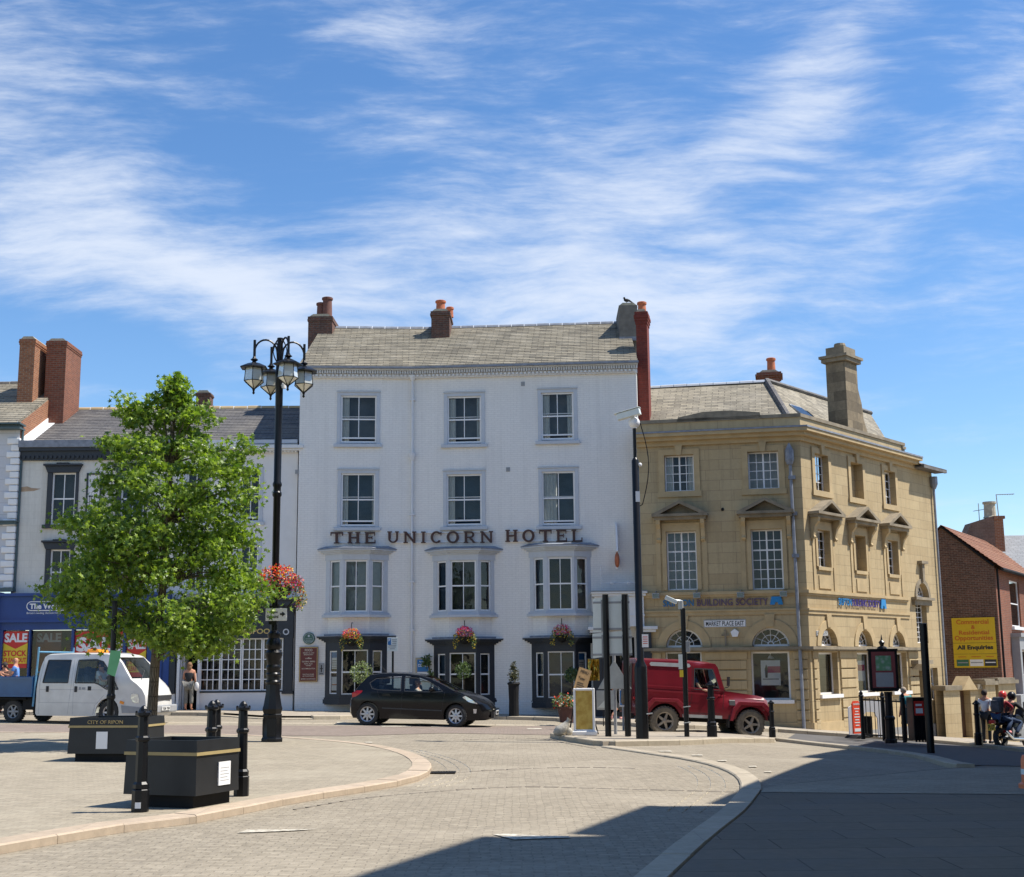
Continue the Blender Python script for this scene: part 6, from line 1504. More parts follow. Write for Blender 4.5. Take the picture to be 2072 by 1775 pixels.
# planters
def planter(p, rz, w, d, h, label):
    e = empty('planter', p, rz, label, 'planter', 'black timber planters on the left plaza')
    hb, ht = .14, h; wb, wt = w / 2 * 1.0, w / 2 * .975; db, dt = d / 2 * 1.0, d / 2 * .975
    def fr(a, b, c, d_, z0, z1, mb, m=0, inner=False):
        V = [(-a, -b, z0), (a, -b, z0), (a, b, z0), (-a, b, z0), (-c, -d_, z1), (c, -d_, z1), (c, d_, z1), (-c, d_, z1)]
        mb.add(V, [(0, 1, 5, 4), (1, 2, 6, 5), (2, 3, 7, 6), (3, 0, 4, 7), (0, 3, 2, 1)] if not inner else [(0, 4, 5, 1), (1, 5, 6, 2), (2, 6, 7, 3), (3, 7, 4, 0)], m)
    mb = MB(); fr(wb, db, wt, dt, hb, ht * .80, mb); fr(wt + .012, dt + .012, wt + .0, dt + .0, ht * .80, ht, mb)
    fr(wt - .05, dt - .05, wt - .05, dt - .05, ht - .16, ht, mb, inner=True)
    a, b = wt, dt; 
    mb.add([(-a, -b, ht), (a, -b, ht), (a, b, ht), (-a, b, ht), (-a + .05, -b + .05, ht), (a - .05, -b + .05, ht), (a - .05, b - .05, ht), (-a + .05, b - .05, ht)], [(0, 1, 5, 4), (1, 2, 6, 5), (2, 3, 7, 6), (3, 0, 4, 7)])
    bx = mb.build('box', M['planter'], e)
    mb = MB(); s = .018; z = ht * .80; V = wt + .016
    for (x0, x1, y0, y1) in ((-V, V, -dt - .018, -dt - .013), (-V, V, dt + .013, dt + .018), (-V - .002, -V + .002, -dt - .018, dt + .018), (V - .002, V + .002, -dt - .018, dt + .018)): mb.box(x0, x1, y0, y1, z - s, z + s)
    mb.build('gold_line', M['gold_line'], bx)
    mb = MB(); mb.box(-wb * .84, wb * .84, -db * .84, db * .84, 0, hb); mb.build('plinth', M['blackmat'], e)
    mb = MB(); mb.box(-wt + .06, wt - .06, -dt + .06, dt - .06, ht - .2, ht - .1); mb.build('soil', M['soil'], e)
    return e, wt, dt, ht, wb, db
M['planter'] = plain((.011, .012, .0135), .5, var=.35, nscale=2.2, name='black_planter_paint'); M['gold_line'] = plain((.35, .27, .12), .6, var=.1, name='faded_gold'); M['soil'] = plain((.05, .035, .022), 1, var=.5, nscale=20, name='soil')
def corner(u, v, rz, w, d):                          # centre of a planter whose near corner stands at (u, v)
    c = gp(u, v, .085); return c - Vector((math.cos(rz), math.sin(rz), 0)) * w / 2 + Vector((-math.sin(rz), math.cos(rz), 0)) * d / 2
rz = R(-9); w, d = 1.28, 1.0; e, wt, dt, ht, wb, db = planter(corner(281, 1543, rz, w, d), rz, w, d, .73, 'black planter lettered CITY OF RIPON with young tree rising behind it')
mb = MB(); text(mb, 'CITY OF RIPON', -.30, .33, ht * .86, ht * .94, -dt - .014, .006, .0); mb.build('planter_lettering', M['gold_line'], e)
mb = MB(); mb.box(-.13, .07, -db - .010, -db + .004, .22, .50); mb.build('notice', M['txtwhite'], e)
rz = R(-22); w, d = .98, .84; e, wt, dt, ht, wb, db = planter(corner(395, 1638, rz, w, d), rz, w, d, .74, 'nearer empty black planter with white notice, corner towards the camera')
mb = MB(); mb.box(wb - .004, wb + .010, .0, .23, .22, .48); o = mb.build('notice', M['txtwhite'], e)
mb = MB()
for q in range(5): mb.box(wb + .0101, wb + .0115, .03, .2 - .03 * (q % 2), .27 + q * .035, .276 + q * .035)
mb.build('notice_lettering', M['grey'], o)
# tall thin post with green paper behind the first planter
p = gp(220, 1520, .085); e = empty('signpost', p, 0, 'slim black post with a green paper notice tied to it, behind the lettered planter', 'post')
h = (1520 - 1225) / ppm(p.y)
mb = MB(); post_lathe(mb, [(.085, 0), (.085, .3), (.07, .33), (.068, .95), (.085, .97), (.085, 1.02), (.07, 1.05), (.055, 1.4), (.05, h)], 10); mb.build('post', BL, e)
mb = MB(); mb.prism([(-.07, h * .51), (.08, h * .49), (.17, h * .62), (.17, h * .66), (-.02, h * .665)], -.085, -.075, 'y'); mb.build('notice', plain((.15, .42, .2), .8, var=.1, name='green_paper'), e)

# posts on the island
def pole(u, v, vt, r, label, cat='post', name='post', off=.11, n=12, prof=None, p=None):
    p = p or gp(u, v, off); h = (v - vt) / ppm(p.y) * 1.0; h = pt(u, vt, p.y).z - p.z
    e = empty(name, p, 0, label, cat); mb = MB(); post_lathe(mb, prof(h) if prof else [(r, 0), (r, h), (r * .8, h + .01)], n); mb.build('post', BL, e, smooth_ang=30); return e, h, p
# direction sign seen from the back on two posts
pa = gp(1231, 1490.5, .11); pb = gp(1270, 1489, .11)
pb = Vector((pa.x + 39 / ppm(pa.y), pa.y, pa.z)); sg_ = empty('road_sign', pa, 0, 'big direction sign seen from behind, two pale panels on two black posts', 'sign')
kx = lambda u: (u - 1231) / ppm(pa.y); kz = lambda v: pt(1231, v, pa.y).z - pa.z
for x, vt in ((0, 1203), ((pb - pa).length, 1203)):
    mb = MB(); mb.lathe([(.075, 0), (.075, kz(vt))], (x, 0, 0), 12); mb.build('post', BL, sg_, smooth_ang=30)
M['signback'] = plain((.68, .73, .70), .5, .0, var=.05, name='sign_back')
for (u0, u1, va, vb, sk) in ((1206, 1280, 1206, 1275, .03), (1204, 1283, 1277, 1327, .02)):
    mb = MB(); z1a, z1b = kz(va + 5), kz(va - 2); z0a, z0b = kz(vb + 5), kz(vb - 5)
    mb.prism([(kx(u0), z0a), (kx(u1), z0b), (kx(u1 - 1), z1b), (kx(u0), z1a)], -.095 + .2, -.115 + .2, 'y', 0); pn = mb.build('sign_panel', M['signback'], sg_)
    mb = MB(); mb.box(kx(u0), kx(u1), .078, .083, z1a - .12, z1a - .07); mb.box(kx(u0), kx(u1), .078, .083, z0a + .06, z0a + .11); mb.box(kx(1222), kx(1228), .065, .083, z0a + .02, z1a - .03); mb.box(kx(1263), kx(1268), .065, .083, z0a + .02, z1a - .03); mb.build('channel', M['grey'], pn)
# triangle + plates on a post behind
p = gp(1246, 1486, .11); e = empty('warning_sign', p, 0, 'back of a triangular warning sign with rectangular plate below, behind the big sign', 'sign'); zz = lambda v: pt(1246, v, p.y).z - p.z; k = ppm(p.y)
mb = MB(); mb.lathe([(.04, 0), (.04, zz(1325))], (0, .03, 0), 10); mb.build('post', M['grey'], e)
mb = MB(); mb.prism([(-.42, zz(1394)), (.42, zz(1394)), (.02, zz(1338)), (-.02, zz(1338))], -.01, .01, 'y'); tp = mb.build('triangle_plate', M['steel'], e, bevel=.004)
mb = MB(); mb.box(-.46, -.02, -.01, .01, zz(1436), zz(1397)); mb.build('rectangle_plate', M['steel'], e, bevel=.004)
mb = MB(); mb.prism([(-.44, zz(1432)), (-.2, zz(1432)), (-.2, zz(1412))], -.016, -.011, 'y'); mb.build('reflection_patch', M['signback'], e)
# blue parking plate leaning behind
p = gp(1262, 1478, .11); e = empty('parking_sign', p, 0, 'small blue and white parking plate between the two sign posts', 'sign'); zz = lambda v: pt(1262, v, p.y).z - p.z
mb = MB(); mb.lathe([(.03, 0), (.03, zz(1394))], (0, .03, 0), 8); mb.build('post', M['grey'], e)
mb = MB(); mb.box(-.1, .16, -.01, .01, zz(1430), zz(1395)); pl_ = mb.build('sign_plate', M['txtwhite'], e); mb = MB(); mb.box(-.08, .14, -.016, -.011, zz(1427), zz(1397)); pb2 = mb.build('blue_ground', M['blue'], pl_)
mb = MB(); text(mb, 'P', -.02, .09, zz(1409), zz(1400), -.017, .004, .02); mb.build('sign_lettering', M['txtwhite'], pb2)
# CCTV column
def ccprof(h): return [(.148, 0), (.148, 1.62), (.14, 1.66), (.085, 1.78), (.085, h * .885), (.065, h * .89), (.04, h * .895), (.04, h)]
e, h, p = pole(1300, 1495, 862, .1, 'tall black pole with a white surveillance camera on top, in the traffic island', 'camera pole', 'camera_pole', prof=ccprof)
k = ppm(p.y)
mb = MB(); mb.sphere((0, 0, h + .08), .14, 12, 8, 0, (1, 1, 1.0)); mb.box(-.06, .06, -.06, .06, h - .06, h + .05); mb.build('pan_head', M['white'], e, smooth_ang=50)
cm = MB(); cm.push(Matrix.Translation((-.12, -.1, h + .27)) @ Matrix.Rotation(R(-20), 4, 'Z') @ Matrix.Rotation(R(-12), 4, 'Y')); cm.box(-.30, .27, -.085, .085, -.075, .075); cm.prism([(-.36, .085), (.29, .085), (.29, .10), (-.36, .10)], -.11, .11, 'y'); cm.build('camera_housing', M['camgrey'] if 'camgrey' in M else M['signback'], e, bevel=.015)
mb = MB(); P = [(.12, 0, h + .1)] + [(.15 + .17 * math.sin(PI * t_ / 10), 0, h + .05 - 1.95 * t_ / 10) for t_ in range(11)] + [(.07, 0, h - 1.95)]; mb.tube(P, .012, 5); mb.build('cable', M['blackmat'], e)
mb = MB(); mb.sphere((.11, -.02, h - .95), .05, 8, 6); mb.box(-.02, .08, -.11, -.085, h - 1.85, h - 1.6); mb.build('fixing', M['white'], e)
mb = MB(); z = pt(1306, 1310, p.y).z - p.z; mb.box(.04, .19, -.10, -.088, z, z + .3); pn = mb.build('notice', M['txtwhite'], e)
mb = MB()
for q in range(4): mb.box(.06, .17, -.104, -.101, z + .08 + q * .05, z + .095 + q * .05)
mb.build('notice_lettering', M['red'], pn)
mb = MB(); z = pt(1306, 1445, p.y).z - p.z; mb.tube([(.1, -.1, z), (.24, -.1, z + .02)], .014, 5); mb.build('hasp', M['steel'], e)
# small camera post in front of the off-roader
e, h, p = pole(1390, 1491, 1231, .062, 'slim black post with small grey camera and yellow plate, in front of the red off-roader', 'camera pole', 'camera_pole')
k = ppm(p.y)
mb = MB(); mb.lathe([(.065, 0), (.065, .2), (.03, .22)], (-.05, 0, h - .02), 10); mb.tube([(-.05, 0, h + .18), (-.25, -.05, h + .2)], .03, 6); mb.build('elbow', M['steel'], e)
mb = MB(); mb.push(Matrix.Translation((-.26, -.1, h + .19)) @ Matrix.Rotation(R(25), 4, 'Y')); mb.box(-.19, .12, -.06, .06, -.05, .05); mb.build('camera_housing', M['signback'], e, bevel=.012)
z = lambda v: pt(1390, v, p.y).z - p.z
mb = MB(); mb.box(.02, .14, -.05, .1, z(1320), z(1297)); mb.build('control_box', M['grey'], e, bevel=.008)
mb = MB(); mb.box(-.16, -.06, -.10, -.09, z(1354), z(1324)); mb.build('white_plate', M['signback'], e); mb = MB(); mb.box(-.14, -.05, -.10, -.09, z(1370), z(1356)); mb.build('yellow_plate', M['yellow'], e)
for v_ in (1431, 1463): mb = MB(); mb.tube([(-.08, -.07, z(v_)), (.1, -.07, z(v_) + .02)], .012, 5); mb.build('strap', M['steel'], e)
# disabled parking sign by the hotel
p = gp(794, 1452, .12); e = empty('parking_sign', p, 0, 'grey disabled parking sign with blue corner panel on a dark post by the hotel', 'sign'); k = ppm(p.y); z = lambda v: pt(794, v, p.y).z - p.z; x = lambda u: (u - 796) / k
mb = MB(); mb.box(-.03, .03, .01, .06, 0, z(1318)); mb.build('post', M['blackmat'], e)
mb = MB(); mb.box(x(785), x(806), -.012, .0, z(1318), z(1290)); pn = mb.build('sign_plate', M['signback'], e, bevel=.004)
mb = MB(); mb.box(x(786), x(792.5), -.018, -.013, z(1305), z(1292)); mb.build('blue_panel', M['blue'], pn)
mb = MB(); text(mb, 'P', x(787.5), x(791), z(1298), z(1293), -.019, .004, .02); mb.build('sign_lettering', M['txtwhite'], pn)
mb = MB()
for q, (a, b) in enumerate(((794, 804), (795, 804), (795, 803), (788, 803), (787, 802), (790, 800))): mb.box(x(a), x(b), -.016, -.0131, z(1295 + q * 3.6) - .012, z(1295 + q * 3.6) + .012)
mb.build('sign_lettering', M['grey'], pn)
# easel with menu board
p = gp(1176, 1487, .11); e = empty('menu_easel', p, R(8), 'black tripod easel holding a tilted tan menu board on the traffic island', 'easel'); k = ppm(p.y); z = lambda v: pt(1176, v, p.y).z - p.z; x = lambda u: (u - 1176) / k
mb = MB()
for (u0, u1, y1) in ((1150, 1173, -.1), (1212, 1180, .1), (1202, 1181, -.15), (1170, 1176, .45)): mb.tube([(x(u0), y1, 0), (x(u1), 0, z(1370))], .018, 6)
mb.tube([(x(1192), -.06, .35), (x(1207), -.02, .3)], .012, 5); mb.build('legs', M['blackmat'], e)
mb = MB(); mb.push(Matrix.Translation((x(1171), -.12, z(1401))) @ Matrix.Rotation(R(19), 4, 'Y') @ Matrix.Rotation(R(-8), 4, 'X')); mb.box(-.16, .16, -.015, .015, -.02, .60); o = mb.build('menu_board', M['wood'], e)
mb = MB(); mb.push(Matrix.Translation((x(1171), -.12, z(1401))) @ Matrix.Rotation(R(19), 4, 'Y') @ Matrix.Rotation(R(-8), 4, 'X'))
text(mb, 'MENU', -.1, .1, .48, .55, -.017, .004); text(mb, 'Today', -.11, .06, .30, .38, -.017, .004); 
for q in range(4): mb.box(-.11, .08 - .03 * (q % 2), -.02, -.016, .07 + q * .05, .085 + q * .05)
mb.build('menu_lettering', M['txtblack'], o)
# gold pavement board
p = gp(1183, 1488, .11); e = empty('pavement_sign', p, R(-6), 'white framed pavement board with mottled gold poster on the traffic island', 'sign'); k = ppm(p.y)
mb = MB(); frame_box(mb, -.26, .26, .08, 1.12, .06, -.03, .03); mb.box(-.30, .30, -.14, .16, 0, .1); mb.build('frame', M['txtwhite'], e, bevel=.02)
mt, t_, b_ = nt('gold_poster'); n_ = noise(t_, N(t_, 'ShaderNodeTexCoord').outputs['Object'], 5, 4); t_.links.new(mixc(t_, ramp(t_, n_, .4, .6), (.42, .25, .03), (.55, .38, .08)), b_.inputs['Base Color'])
mb = MB(); mb.box(-.2, .2, -.012, .012, .14, 1.06); mb.build('poster', mt, e)
# pale bag beside it
p = gp(1133, 1489, .1); e = empty('sand_bag', p, 0, 'slumped off-white sack lying at the left tip of the traffic island', 'bag'); e.scale = (.75, .75, .8); mb = MB(); mb.tube([(-.2, 0, .06), (-.08, 0, .13), (.08, 0, .17), (.2, .02, .3), (.27, .03, .44), (.31, .03, .5)], [.05, .15, .17, .13, .05, .08], 12); mb.sphere((.28, .05, .12), .13, 12, 8, 0, (1, .8, .95))
o = mb.build('sack', plain((.42, .39, .33), .95, var=.2, nscale=9, bmp=.6, name='woven_sack'), e, smooth_ang=60)
# gold banner by the door
p = gp(1216, 1470, .11); e = empty('banner', p, 0, 'crumpled gold foil banner hanging by the hotel doorway', 'banner'); z = lambda v: pt(1216, v, p.y).z - p.z
mb = MB(); n = 10; w = .32
for i in range(n):
    for j in range(8):
        X = lambda a, b: (-w / 2 + w * a / n - .17, .05 * math.sin(a * 1.5 + b * .6) + .02 * math.sin(a * 4 + b), z(1334) - (z(1334) - z(1377)) * b / 8)
        mb.quad(X(i, j), X(i, j + 1), X(i + 1, j + 1), X(i + 1, j))
mb.build('foil', plain((.45, .30, .05), .25, .8, var=.35, nscale=7, name='gold_foil'), e); mb = MB(); mb.tube([(.08, .1, 0), (.08, .1, z(1333)), (-.34, .1, z(1333))], .015, 5); mb.build('stand', M['blackmat'], e)
# maroon hotel menu sign, green plaque, little sign
def wallsign(F, box_, label, name, mat, lines, lm, dep=.03, frame=None):
    s0, s1, z0, z1 = F.box(*box_); p = F.o + F.t * s0 + F.n * (F.bend(s0) if F.bend else 0); e = empty(name, (p.x, p.y, z0), F.a, label, 'sign'); w = s1 - s0; h = z1 - z0
    mb = MB(); mb.box(0, w, -dep, -.002, 0, h); mb.build('sign_panel', mat, e, bevel=.006)
    if frame: mb = MB(); frame_box(mb, .015, w - .015, .015, h - .015, .02, -dep - .006, -dep - .001); mb.build('border', frame, e)
    mb = MB()
    for tx, a, b, c, d in lines:
        if tx: text(mb, tx, a * w, b * w, c * h, d * h, -dep - .001, .005, .01)
        else: mb.box(a * w, b * w, -dep - .005, -dep - .0011, c * h, d * h)
    mb.build('sign_lettering', lm, e); return e
M['maroon'] = plain((.12, .018, .015), .45, var=.1, name='maroon_board')
wallsign(FH, (605.5, 1309, 644, 1380), 'tall maroon menu board headed FOOD on the hotel wall', 'menu_board', M['maroon'], [('FOOD', .3, .7, .87, .94), ('SERVED ALL DAY', .2, .8, .81, .84), ('BREAKFAST', .25, .75, .76, .79), ('coffee', .33, .67, .65, .70), ('GLOBAL BEERS', .15, .85, .56, .60), ('REAL ALES', .28, .72, .50, .53), ('WINES', .36, .64, .45, .48), ('ACCOMMODATION', .14, .86, .36, .395), ('FUNCTION ROOMS', .2, .8, .2, .23), ('AIR CONDITIONED', .2, .8, .15, .18), ('BEER GARDEN', .12, .88, .07, .10)], plain((.6, .55, .45), .6, var=0, name='cream_print'), frame=M['gold'])
wallsign(FH, (645.5, 1342, 656, 1366.5), 'small grey plate with dark figure beside the maroon menu board', 'wall_plate', M['grey'], [('', .4, .6, .25, .85), ('', .2, .8, .5, .58), ('', .15, .85, .1, .16)], M['txtblack'])
s, z_ = FH.uv(625.5, 1292); p = FH.o + FH.t * s; e = empty('heritage_plaque', (p.x, p.y + .1, z_), FH.a, 'round green heritage plaque on the hotel wall', 'plaque')
mb = MB(); mb.push(Matrix.Rotation(R(90), 4, 'X')); mb.lathe([(.21, 0), (.21, .1), (.19, .12), (.01, .12)], (0, 0, 0), 24); mb.build('disc', plain((.05, .12, .09), .5, var=.1, name='plaque_green'), e, smooth_ang=40)
mb = MB(); ring(mb, 0, 0, .165, .175, -.126, -.121, 0, 2 * PI, 24); mb.box(-.03, .03, -.126, -.121, .05, .12)
for q in range(3): mb.box(-.11, .11, -.126, -.121, -.02 - q * .05, -.01 - q * .05)
mb.build('relief', M['offwhite'], e)
e = wallsign(FH, (841, 1331, 870, 1380), 'cream noticeboard with blue offer poster between the first two ground floor bays', 'notice_board', plain((.40, .33, .22), .6, var=.1, name='cream_board'), [], M['txtwhite'], dep=.06)
mb = MB(); s0, s1, z0, z1 = FH.box(841, 1331, 870, 1380); w = s1 - s0; h = z1 - z0; mb.box(.12 * w, .9 * w, -.068, -.062, .42 * h, .92 * h, 0); mb.box(.12 * w, .9 * w, -.068, -.062, .04 * h, .40 * h, 1); text(mb, 'COFFEE', .18 * w, .84 * w, .62 * h, .74 * h, -.069, .004, .02, 1); text(mb, 'from', .25 * w, .75 * w, .80 * h, .87 * h, -.069, .004, .01, 1); text(mb, 'SPECIAL', .2 * w, .8 * w, .22 * h, .31 * h, -.069, .004, .01, 0); mb.build('poster', [M['blue'], M['txtwhite']], e)

# ---- side street furniture
# map board
p = gp(1803, 1504, .1); e = empty('map_board', p, R(-4), 'black framed maroon street map board on a cast iron pedestal by the side street', 'information board'); k = ppm(p.y); z = lambda v: pt(1790, v, p.y).z - p.z; x = lambda u: (u - 1795) / k
mb = MB(); post_lathe(mb, [(.17, 0), (.17, .1), (.14, .12), (.13, .62), (.15, .65), (.15, .7), (.11, .74), (.10, z(1410)), (.12, z(1400))], 8, PI / 8); mb.build('pedestal', BL, e)
z0, z1 = z(1397), z(1313); mb = MB(); mb.box(x(1760), x(1816), -.06, .06, z0, z1); mb.box(x(1759), x(1817.5), -.08, .08, z1 - .06, z1); mb.box(x(1763), x(1814), -.07, .07, z0 - .03, z0 + .05)
mb.lathe([(.14, 0), (.12, .05), (.05, .08), (.07, .14), (.09, .18), (.03, .24), (.02, .3), (.005, .4)], (x(1788), 0, z1), 8); mb.build('board_frame', BL, e, bevel=.01)
mb = MB(); mb.box(x(1765), x(1811), -.066, -.061, z0 + .07, z1 - .08); mp_ = mb.build('map_panel', plain((.20, .045, .045), .5, var=.15, name='maroon_panel'), e)
mt, t_, b_ = nt('street_map'); n_ = N(t_, 'ShaderNodeTexVoronoi'); n_.inputs['Scale'].default_value = 9; t_.links.new(N(t_, 'ShaderNodeTexCoord').outputs['Object'], n_.inputs['Vector']); t_.links.new(mixc(t_, ramp(t_, n_.outputs[0], .1, .6), (.35, .42, .36), (.12, .28, .14)), b_.inputs['Base Color'])
mb = MB(); mb.box(x(1773), x(1803), -.071, -.067, z(1357), z(1327)); mb.build('map_print', mt, mp_)
mb = MB(); mb.box(x(1772), x(1806), -.071, -.067, z(1390), z(1361)); mb.build('text_panel', M['grey'], mp_)
# tall black pole right
e, h, p = pole(1884, 1524, 1262, .095, 'plain tall black pole leaning slightly at the edge of the shaded pavement', off=.03)
# railings with hoop and posts
ra, rb_ = gp(1747, 1496, .1), gp(1880, 1506, .1)
e = empty('railing', ra, math.atan2(rb_.y - ra.y, rb_.x - ra.x), 'black iron railings with finials in front of the building society side wall', 'railing'); L = (Vector((rb_.x, rb_.y)) - Vector((ra.x, ra.y))).length; sl = (rb_.z - ra.z) / L
mb = MB(); x_ = .12
while x_ < L * .62: mb.tube([(x_, 0, .08 + sl * x_), (x_, 0, 1.18 + sl * x_)], .012, 5); x_ += .125
mb.build('bars', BL, e)
mb = MB(); mb.tube([(0, 0, 1.12), (L * .64, 0, 1.12 + sl * L * .64)], .022, 5); mb.tube([(0, 0, .14), (L * .64, 0, .14 + sl * L * .64)], .022, 5); mb.build('rail', BL, e)
for xx in (0, L * .33, L * .64):
    mb = MB(); mb.lathe([(.06, 0), (.06, 1.2), (.085, 1.22), (.05, 1.26), (.06, 1.3), (.01, 1.38)], (xx, 0, sl * xx), 8, 0); mb.build('post', BL, e)
# white archway like panel behind railings
q = gp(1780, 1494, .1); e2 = empty('folding_screen', q + Vector((0, .5, 0)), R(20), 'white folding screen standing behind the iron railings', 'screen'); mb = MB(); mb.prism([(-.9, 0), (-.45, 0), (-.45, .55), (-.3, .75), (-.0, .75), (.12, .55), (.12, 0), (.62, 0), (.62, .95), (.2, 1.08), (-.5, 1.08), (-.9, .9)], -.02, .02, 'y'); mb.build('panel', M['white'], e2); mb = MB(); mb.box(-.42, -.0, .1, .5, 0, .62); mb.build('box', M['blackmat'], e2)
# dark bin / gate with poster
q = gp(1870, 1505, .1); e2 = empty('cabinet', q, R(6), 'black slatted street cabinet with red and white poster by the railings', 'cabinet'); k = ppm(q.y)
mb = MB(); mb.box(-.28, .28, -.05, .4, .1, 1.28)
for i in range(6): mb.box(-.27 + i * .092, -.22 + i * .092, -.07, -.05, .05, 1.26)
mb.build('body', BL, e2); mb = MB(); mb.box(-.26, .02, -.085, -.072, .78, 1.18, 0); mb.box(-.22, -.02, -.09, -.086, .84, .98, 1); mb.box(-.22, -.04, -.09, -.086, 1.04, 1.1, 1); mb.build('poster', [M['red'], M['txtwhite']], e2)
# red swinging pavement sign
q = gp(1735, 1493, .1); e2 = empty('pavement_sign', q, R(35), 'bright red freestanding pavement sign with white writing at the sandstone corner', 'sign')
mb = MB(); mb.prism([(-.17, .12), (.17, .12), (.17, .98), (.10, 1.06), (-.10, 1.06), (-.17, .98)], -.025, .025, 'y'); mb.build('panel', plain((.85, .08, .03), .45, var=.05, name='orange_red_panel'), e2)
mb = MB(); mb.prism([(-.34, 0), (.36, 0), (.2, .08), (-.2, .08)], -.22, .22, 'y'); mb.build('foot', M['blackmat'], e2, bevel=.02)
mb = MB(); text(mb, 'BARBERS', -.13, .13, .94, 1.0, -.026, .004, .01)
for i_, w_ in enumerate((.08, .11, .09, .12, .10, .07, .11)): mb.box(-w_, w_, -.03, -.0265, .34 + i_ * .08, .37 + i_ * .08)
mb.box(-.13, .13, -.03, -.0265, .18, .27); mb.build('sign_lettering', M['txtwhite'], e2)
# orange barrier drum at the right edge
q = gp(2088, 1596, .03); e2 = empty('traffic_barrel', q, 0, 'orange plastic traffic barrel cut off by the right edge', 'barrel'); mb = MB(); mb.lathe([(.16, 0), (.16, .06), (.12, .08), (.11, .36), (.09, .42), (.03, .44)], (0, 0, 0), 16); mb.build('body', plain((.75, .2, .08), .5, var=.15, name='orange_plastic'), e2, smooth_ang=40)
mb = MB(); mb.lathe([(.119, .18), (.1165, .25)], (0, 0, 0), 16, close=False); mb.build('reflective_band', M['signback'], e2)
# ------------------------------------------------------------------ vehicles: x forward, y left, z up
def solid(poly, hw, warp, m=0, dz=.12, dx=.25, ny=8):
    bm = bmesh.new(); f = bm.faces.new([bm.verts.new((x, hw, z)) for x, z in poly]); bm.normal_update()
    if f.normal.y < 0: f.normal_flip()
    xs = [p[0] for p in poly]; zs = [p[1] for p in poly]
    ext = bmesh.ops.extrude_face_region(bm, geom=[f])
    for v in [e for e in ext['geom'] if isinstance(e, bmesh.types.BMVert)]: v.co.y = -hw
    k = min(zs) + dz
    while k < max(zs): bmesh.ops.bisect_plane(bm, geom=bm.verts[:] + bm.edges[:] + bm.faces[:], plane_co=(0, 0, k), plane_no=(0, 0, 1)); k += dz
    k = min(xs) + dx
    while k < max(xs): bmesh.ops.bisect_plane(bm, geom=bm.verts[:] + bm.edges[:] + bm.faces[:], plane_co=(k, 0, 0), plane_no=(1, 0, 0)); k += dx
    for i in range(1, ny):
        a = -1 + 2 * i / ny; yy = hw * math.copysign(abs(a) ** .6, a) if a else 0
        bmesh.ops.bisect_plane(bm, geom=bm.verts[:] + bm.edges[:] + bm.faces[:], plane_co=(0, yy, 0), plane_no=(0, 1, 0))
    for v in bm.verts: v.co = warp(v.co.x, v.co.y, v.co.z)
    bmesh.ops.recalc_face_normals(bm, faces=bm.faces)
    for f in bm.faces: f.material_index = m
    me = bpy.data.meshes.new('s'); bm.to_mesh(me); bm.free(); return me
def boolcut(me, cutters):
    tmp = []
    o = bpy.data.objects.new('tmp', me); COL.objects.link(o); tmp.append(o)
    dm = [M['blackmat'], M['room']]
    for x in dm: me.materials.append(x)
    for c in cutters:
        for x in dm: c.materials.append(x)
        co_ = bpy.data.objects.new('tmpc', c); COL.objects.link(co_); tmp.append(co_)
        b = o.modifiers.new('b', 'BOOLEAN'); b.operation = 'DIFFERENCE'; b.object = co_; b.solver = 'EXACT'; b.material_mode = 'INDEX'
    dg = bpy.context.evaluated_depsgraph_get(); dg.update()
    out = bpy.data.meshes.new_from_object(o.evaluated_get(dg))
    for t_ in tmp: bpy.data.objects.remove(t_)
    out.materials.clear(); set_uv(out); return out
def arch_profile(bottom_z, wheels, r, x_front, x_rear):
    """points of the sill line from front to rear with wheel arch cut-outs"""
    P = [(x_front, bottom_z)]
    for cx, cz in sorted(wheels, reverse=True):
        a0 = math.asin((bottom_z - cz) / r)
        for k in range(13):
            a = a0 + (PI - 2 * a0) * k / 12; P.append((cx + r * math.cos(a), cz + r * math.sin(a)))
    P.append((x_rear, bottom_z)); return P
def side_poly(mb, pts, hw, warp, off, sgn, m=0):
    """thin plate that follows the body side; subdivided so that it conforms"""
    bm = bmesh.new(); f = bm.faces.new([bm.verts.new((x, 0, z)) for x, z in pts])
    zs = [p[1] for p in pts]; xs = [p[0] for p in pts]
    k = min(zs) + .12
    while k < max(zs): bmesh.ops.bisect_plane(bm, geom=bm.verts[:] + bm.edges[:] + bm.faces[:], plane_co=(0, 0, k), plane_no=(0, 0, 1)); k += .12
    k = min(xs) + .25
    while k < max(xs): bmesh.ops.bisect_plane(bm, geom=bm.verts[:] + bm.edges[:] + bm.faces[:], plane_co=(k, 0, 0), plane_no=(1, 0, 0)); k += .25
    bm.verts.index_update(); V = []
    for v in bm.verts:
        p = warp(v.co.x, hw * sgn, v.co.z); V.append((p.x, p.y + off * sgn, p.z))
    mb.add(V, [tuple(v.index for v in f.verts) for f in bm.faces], m); bm.free()
def strip(mb, pts, w, hw, warp, off, sgn, m=0):
    for (a, b) in zip(pts, pts[1:]):
        d = Vector((b[0] - a[0], b[1] - a[1])); n = Vector((-d.y, d.x)).normalized() * w / 2
        side_poly(mb, [(a[0] - n.x, a[1] - n.y), (b[0] - n.x, b[1] - n.y), (b[0] + n.x, b[1] + n.y), (a[0] + n.x, a[1] + n.y)], hw, warp, off, sgn, m)
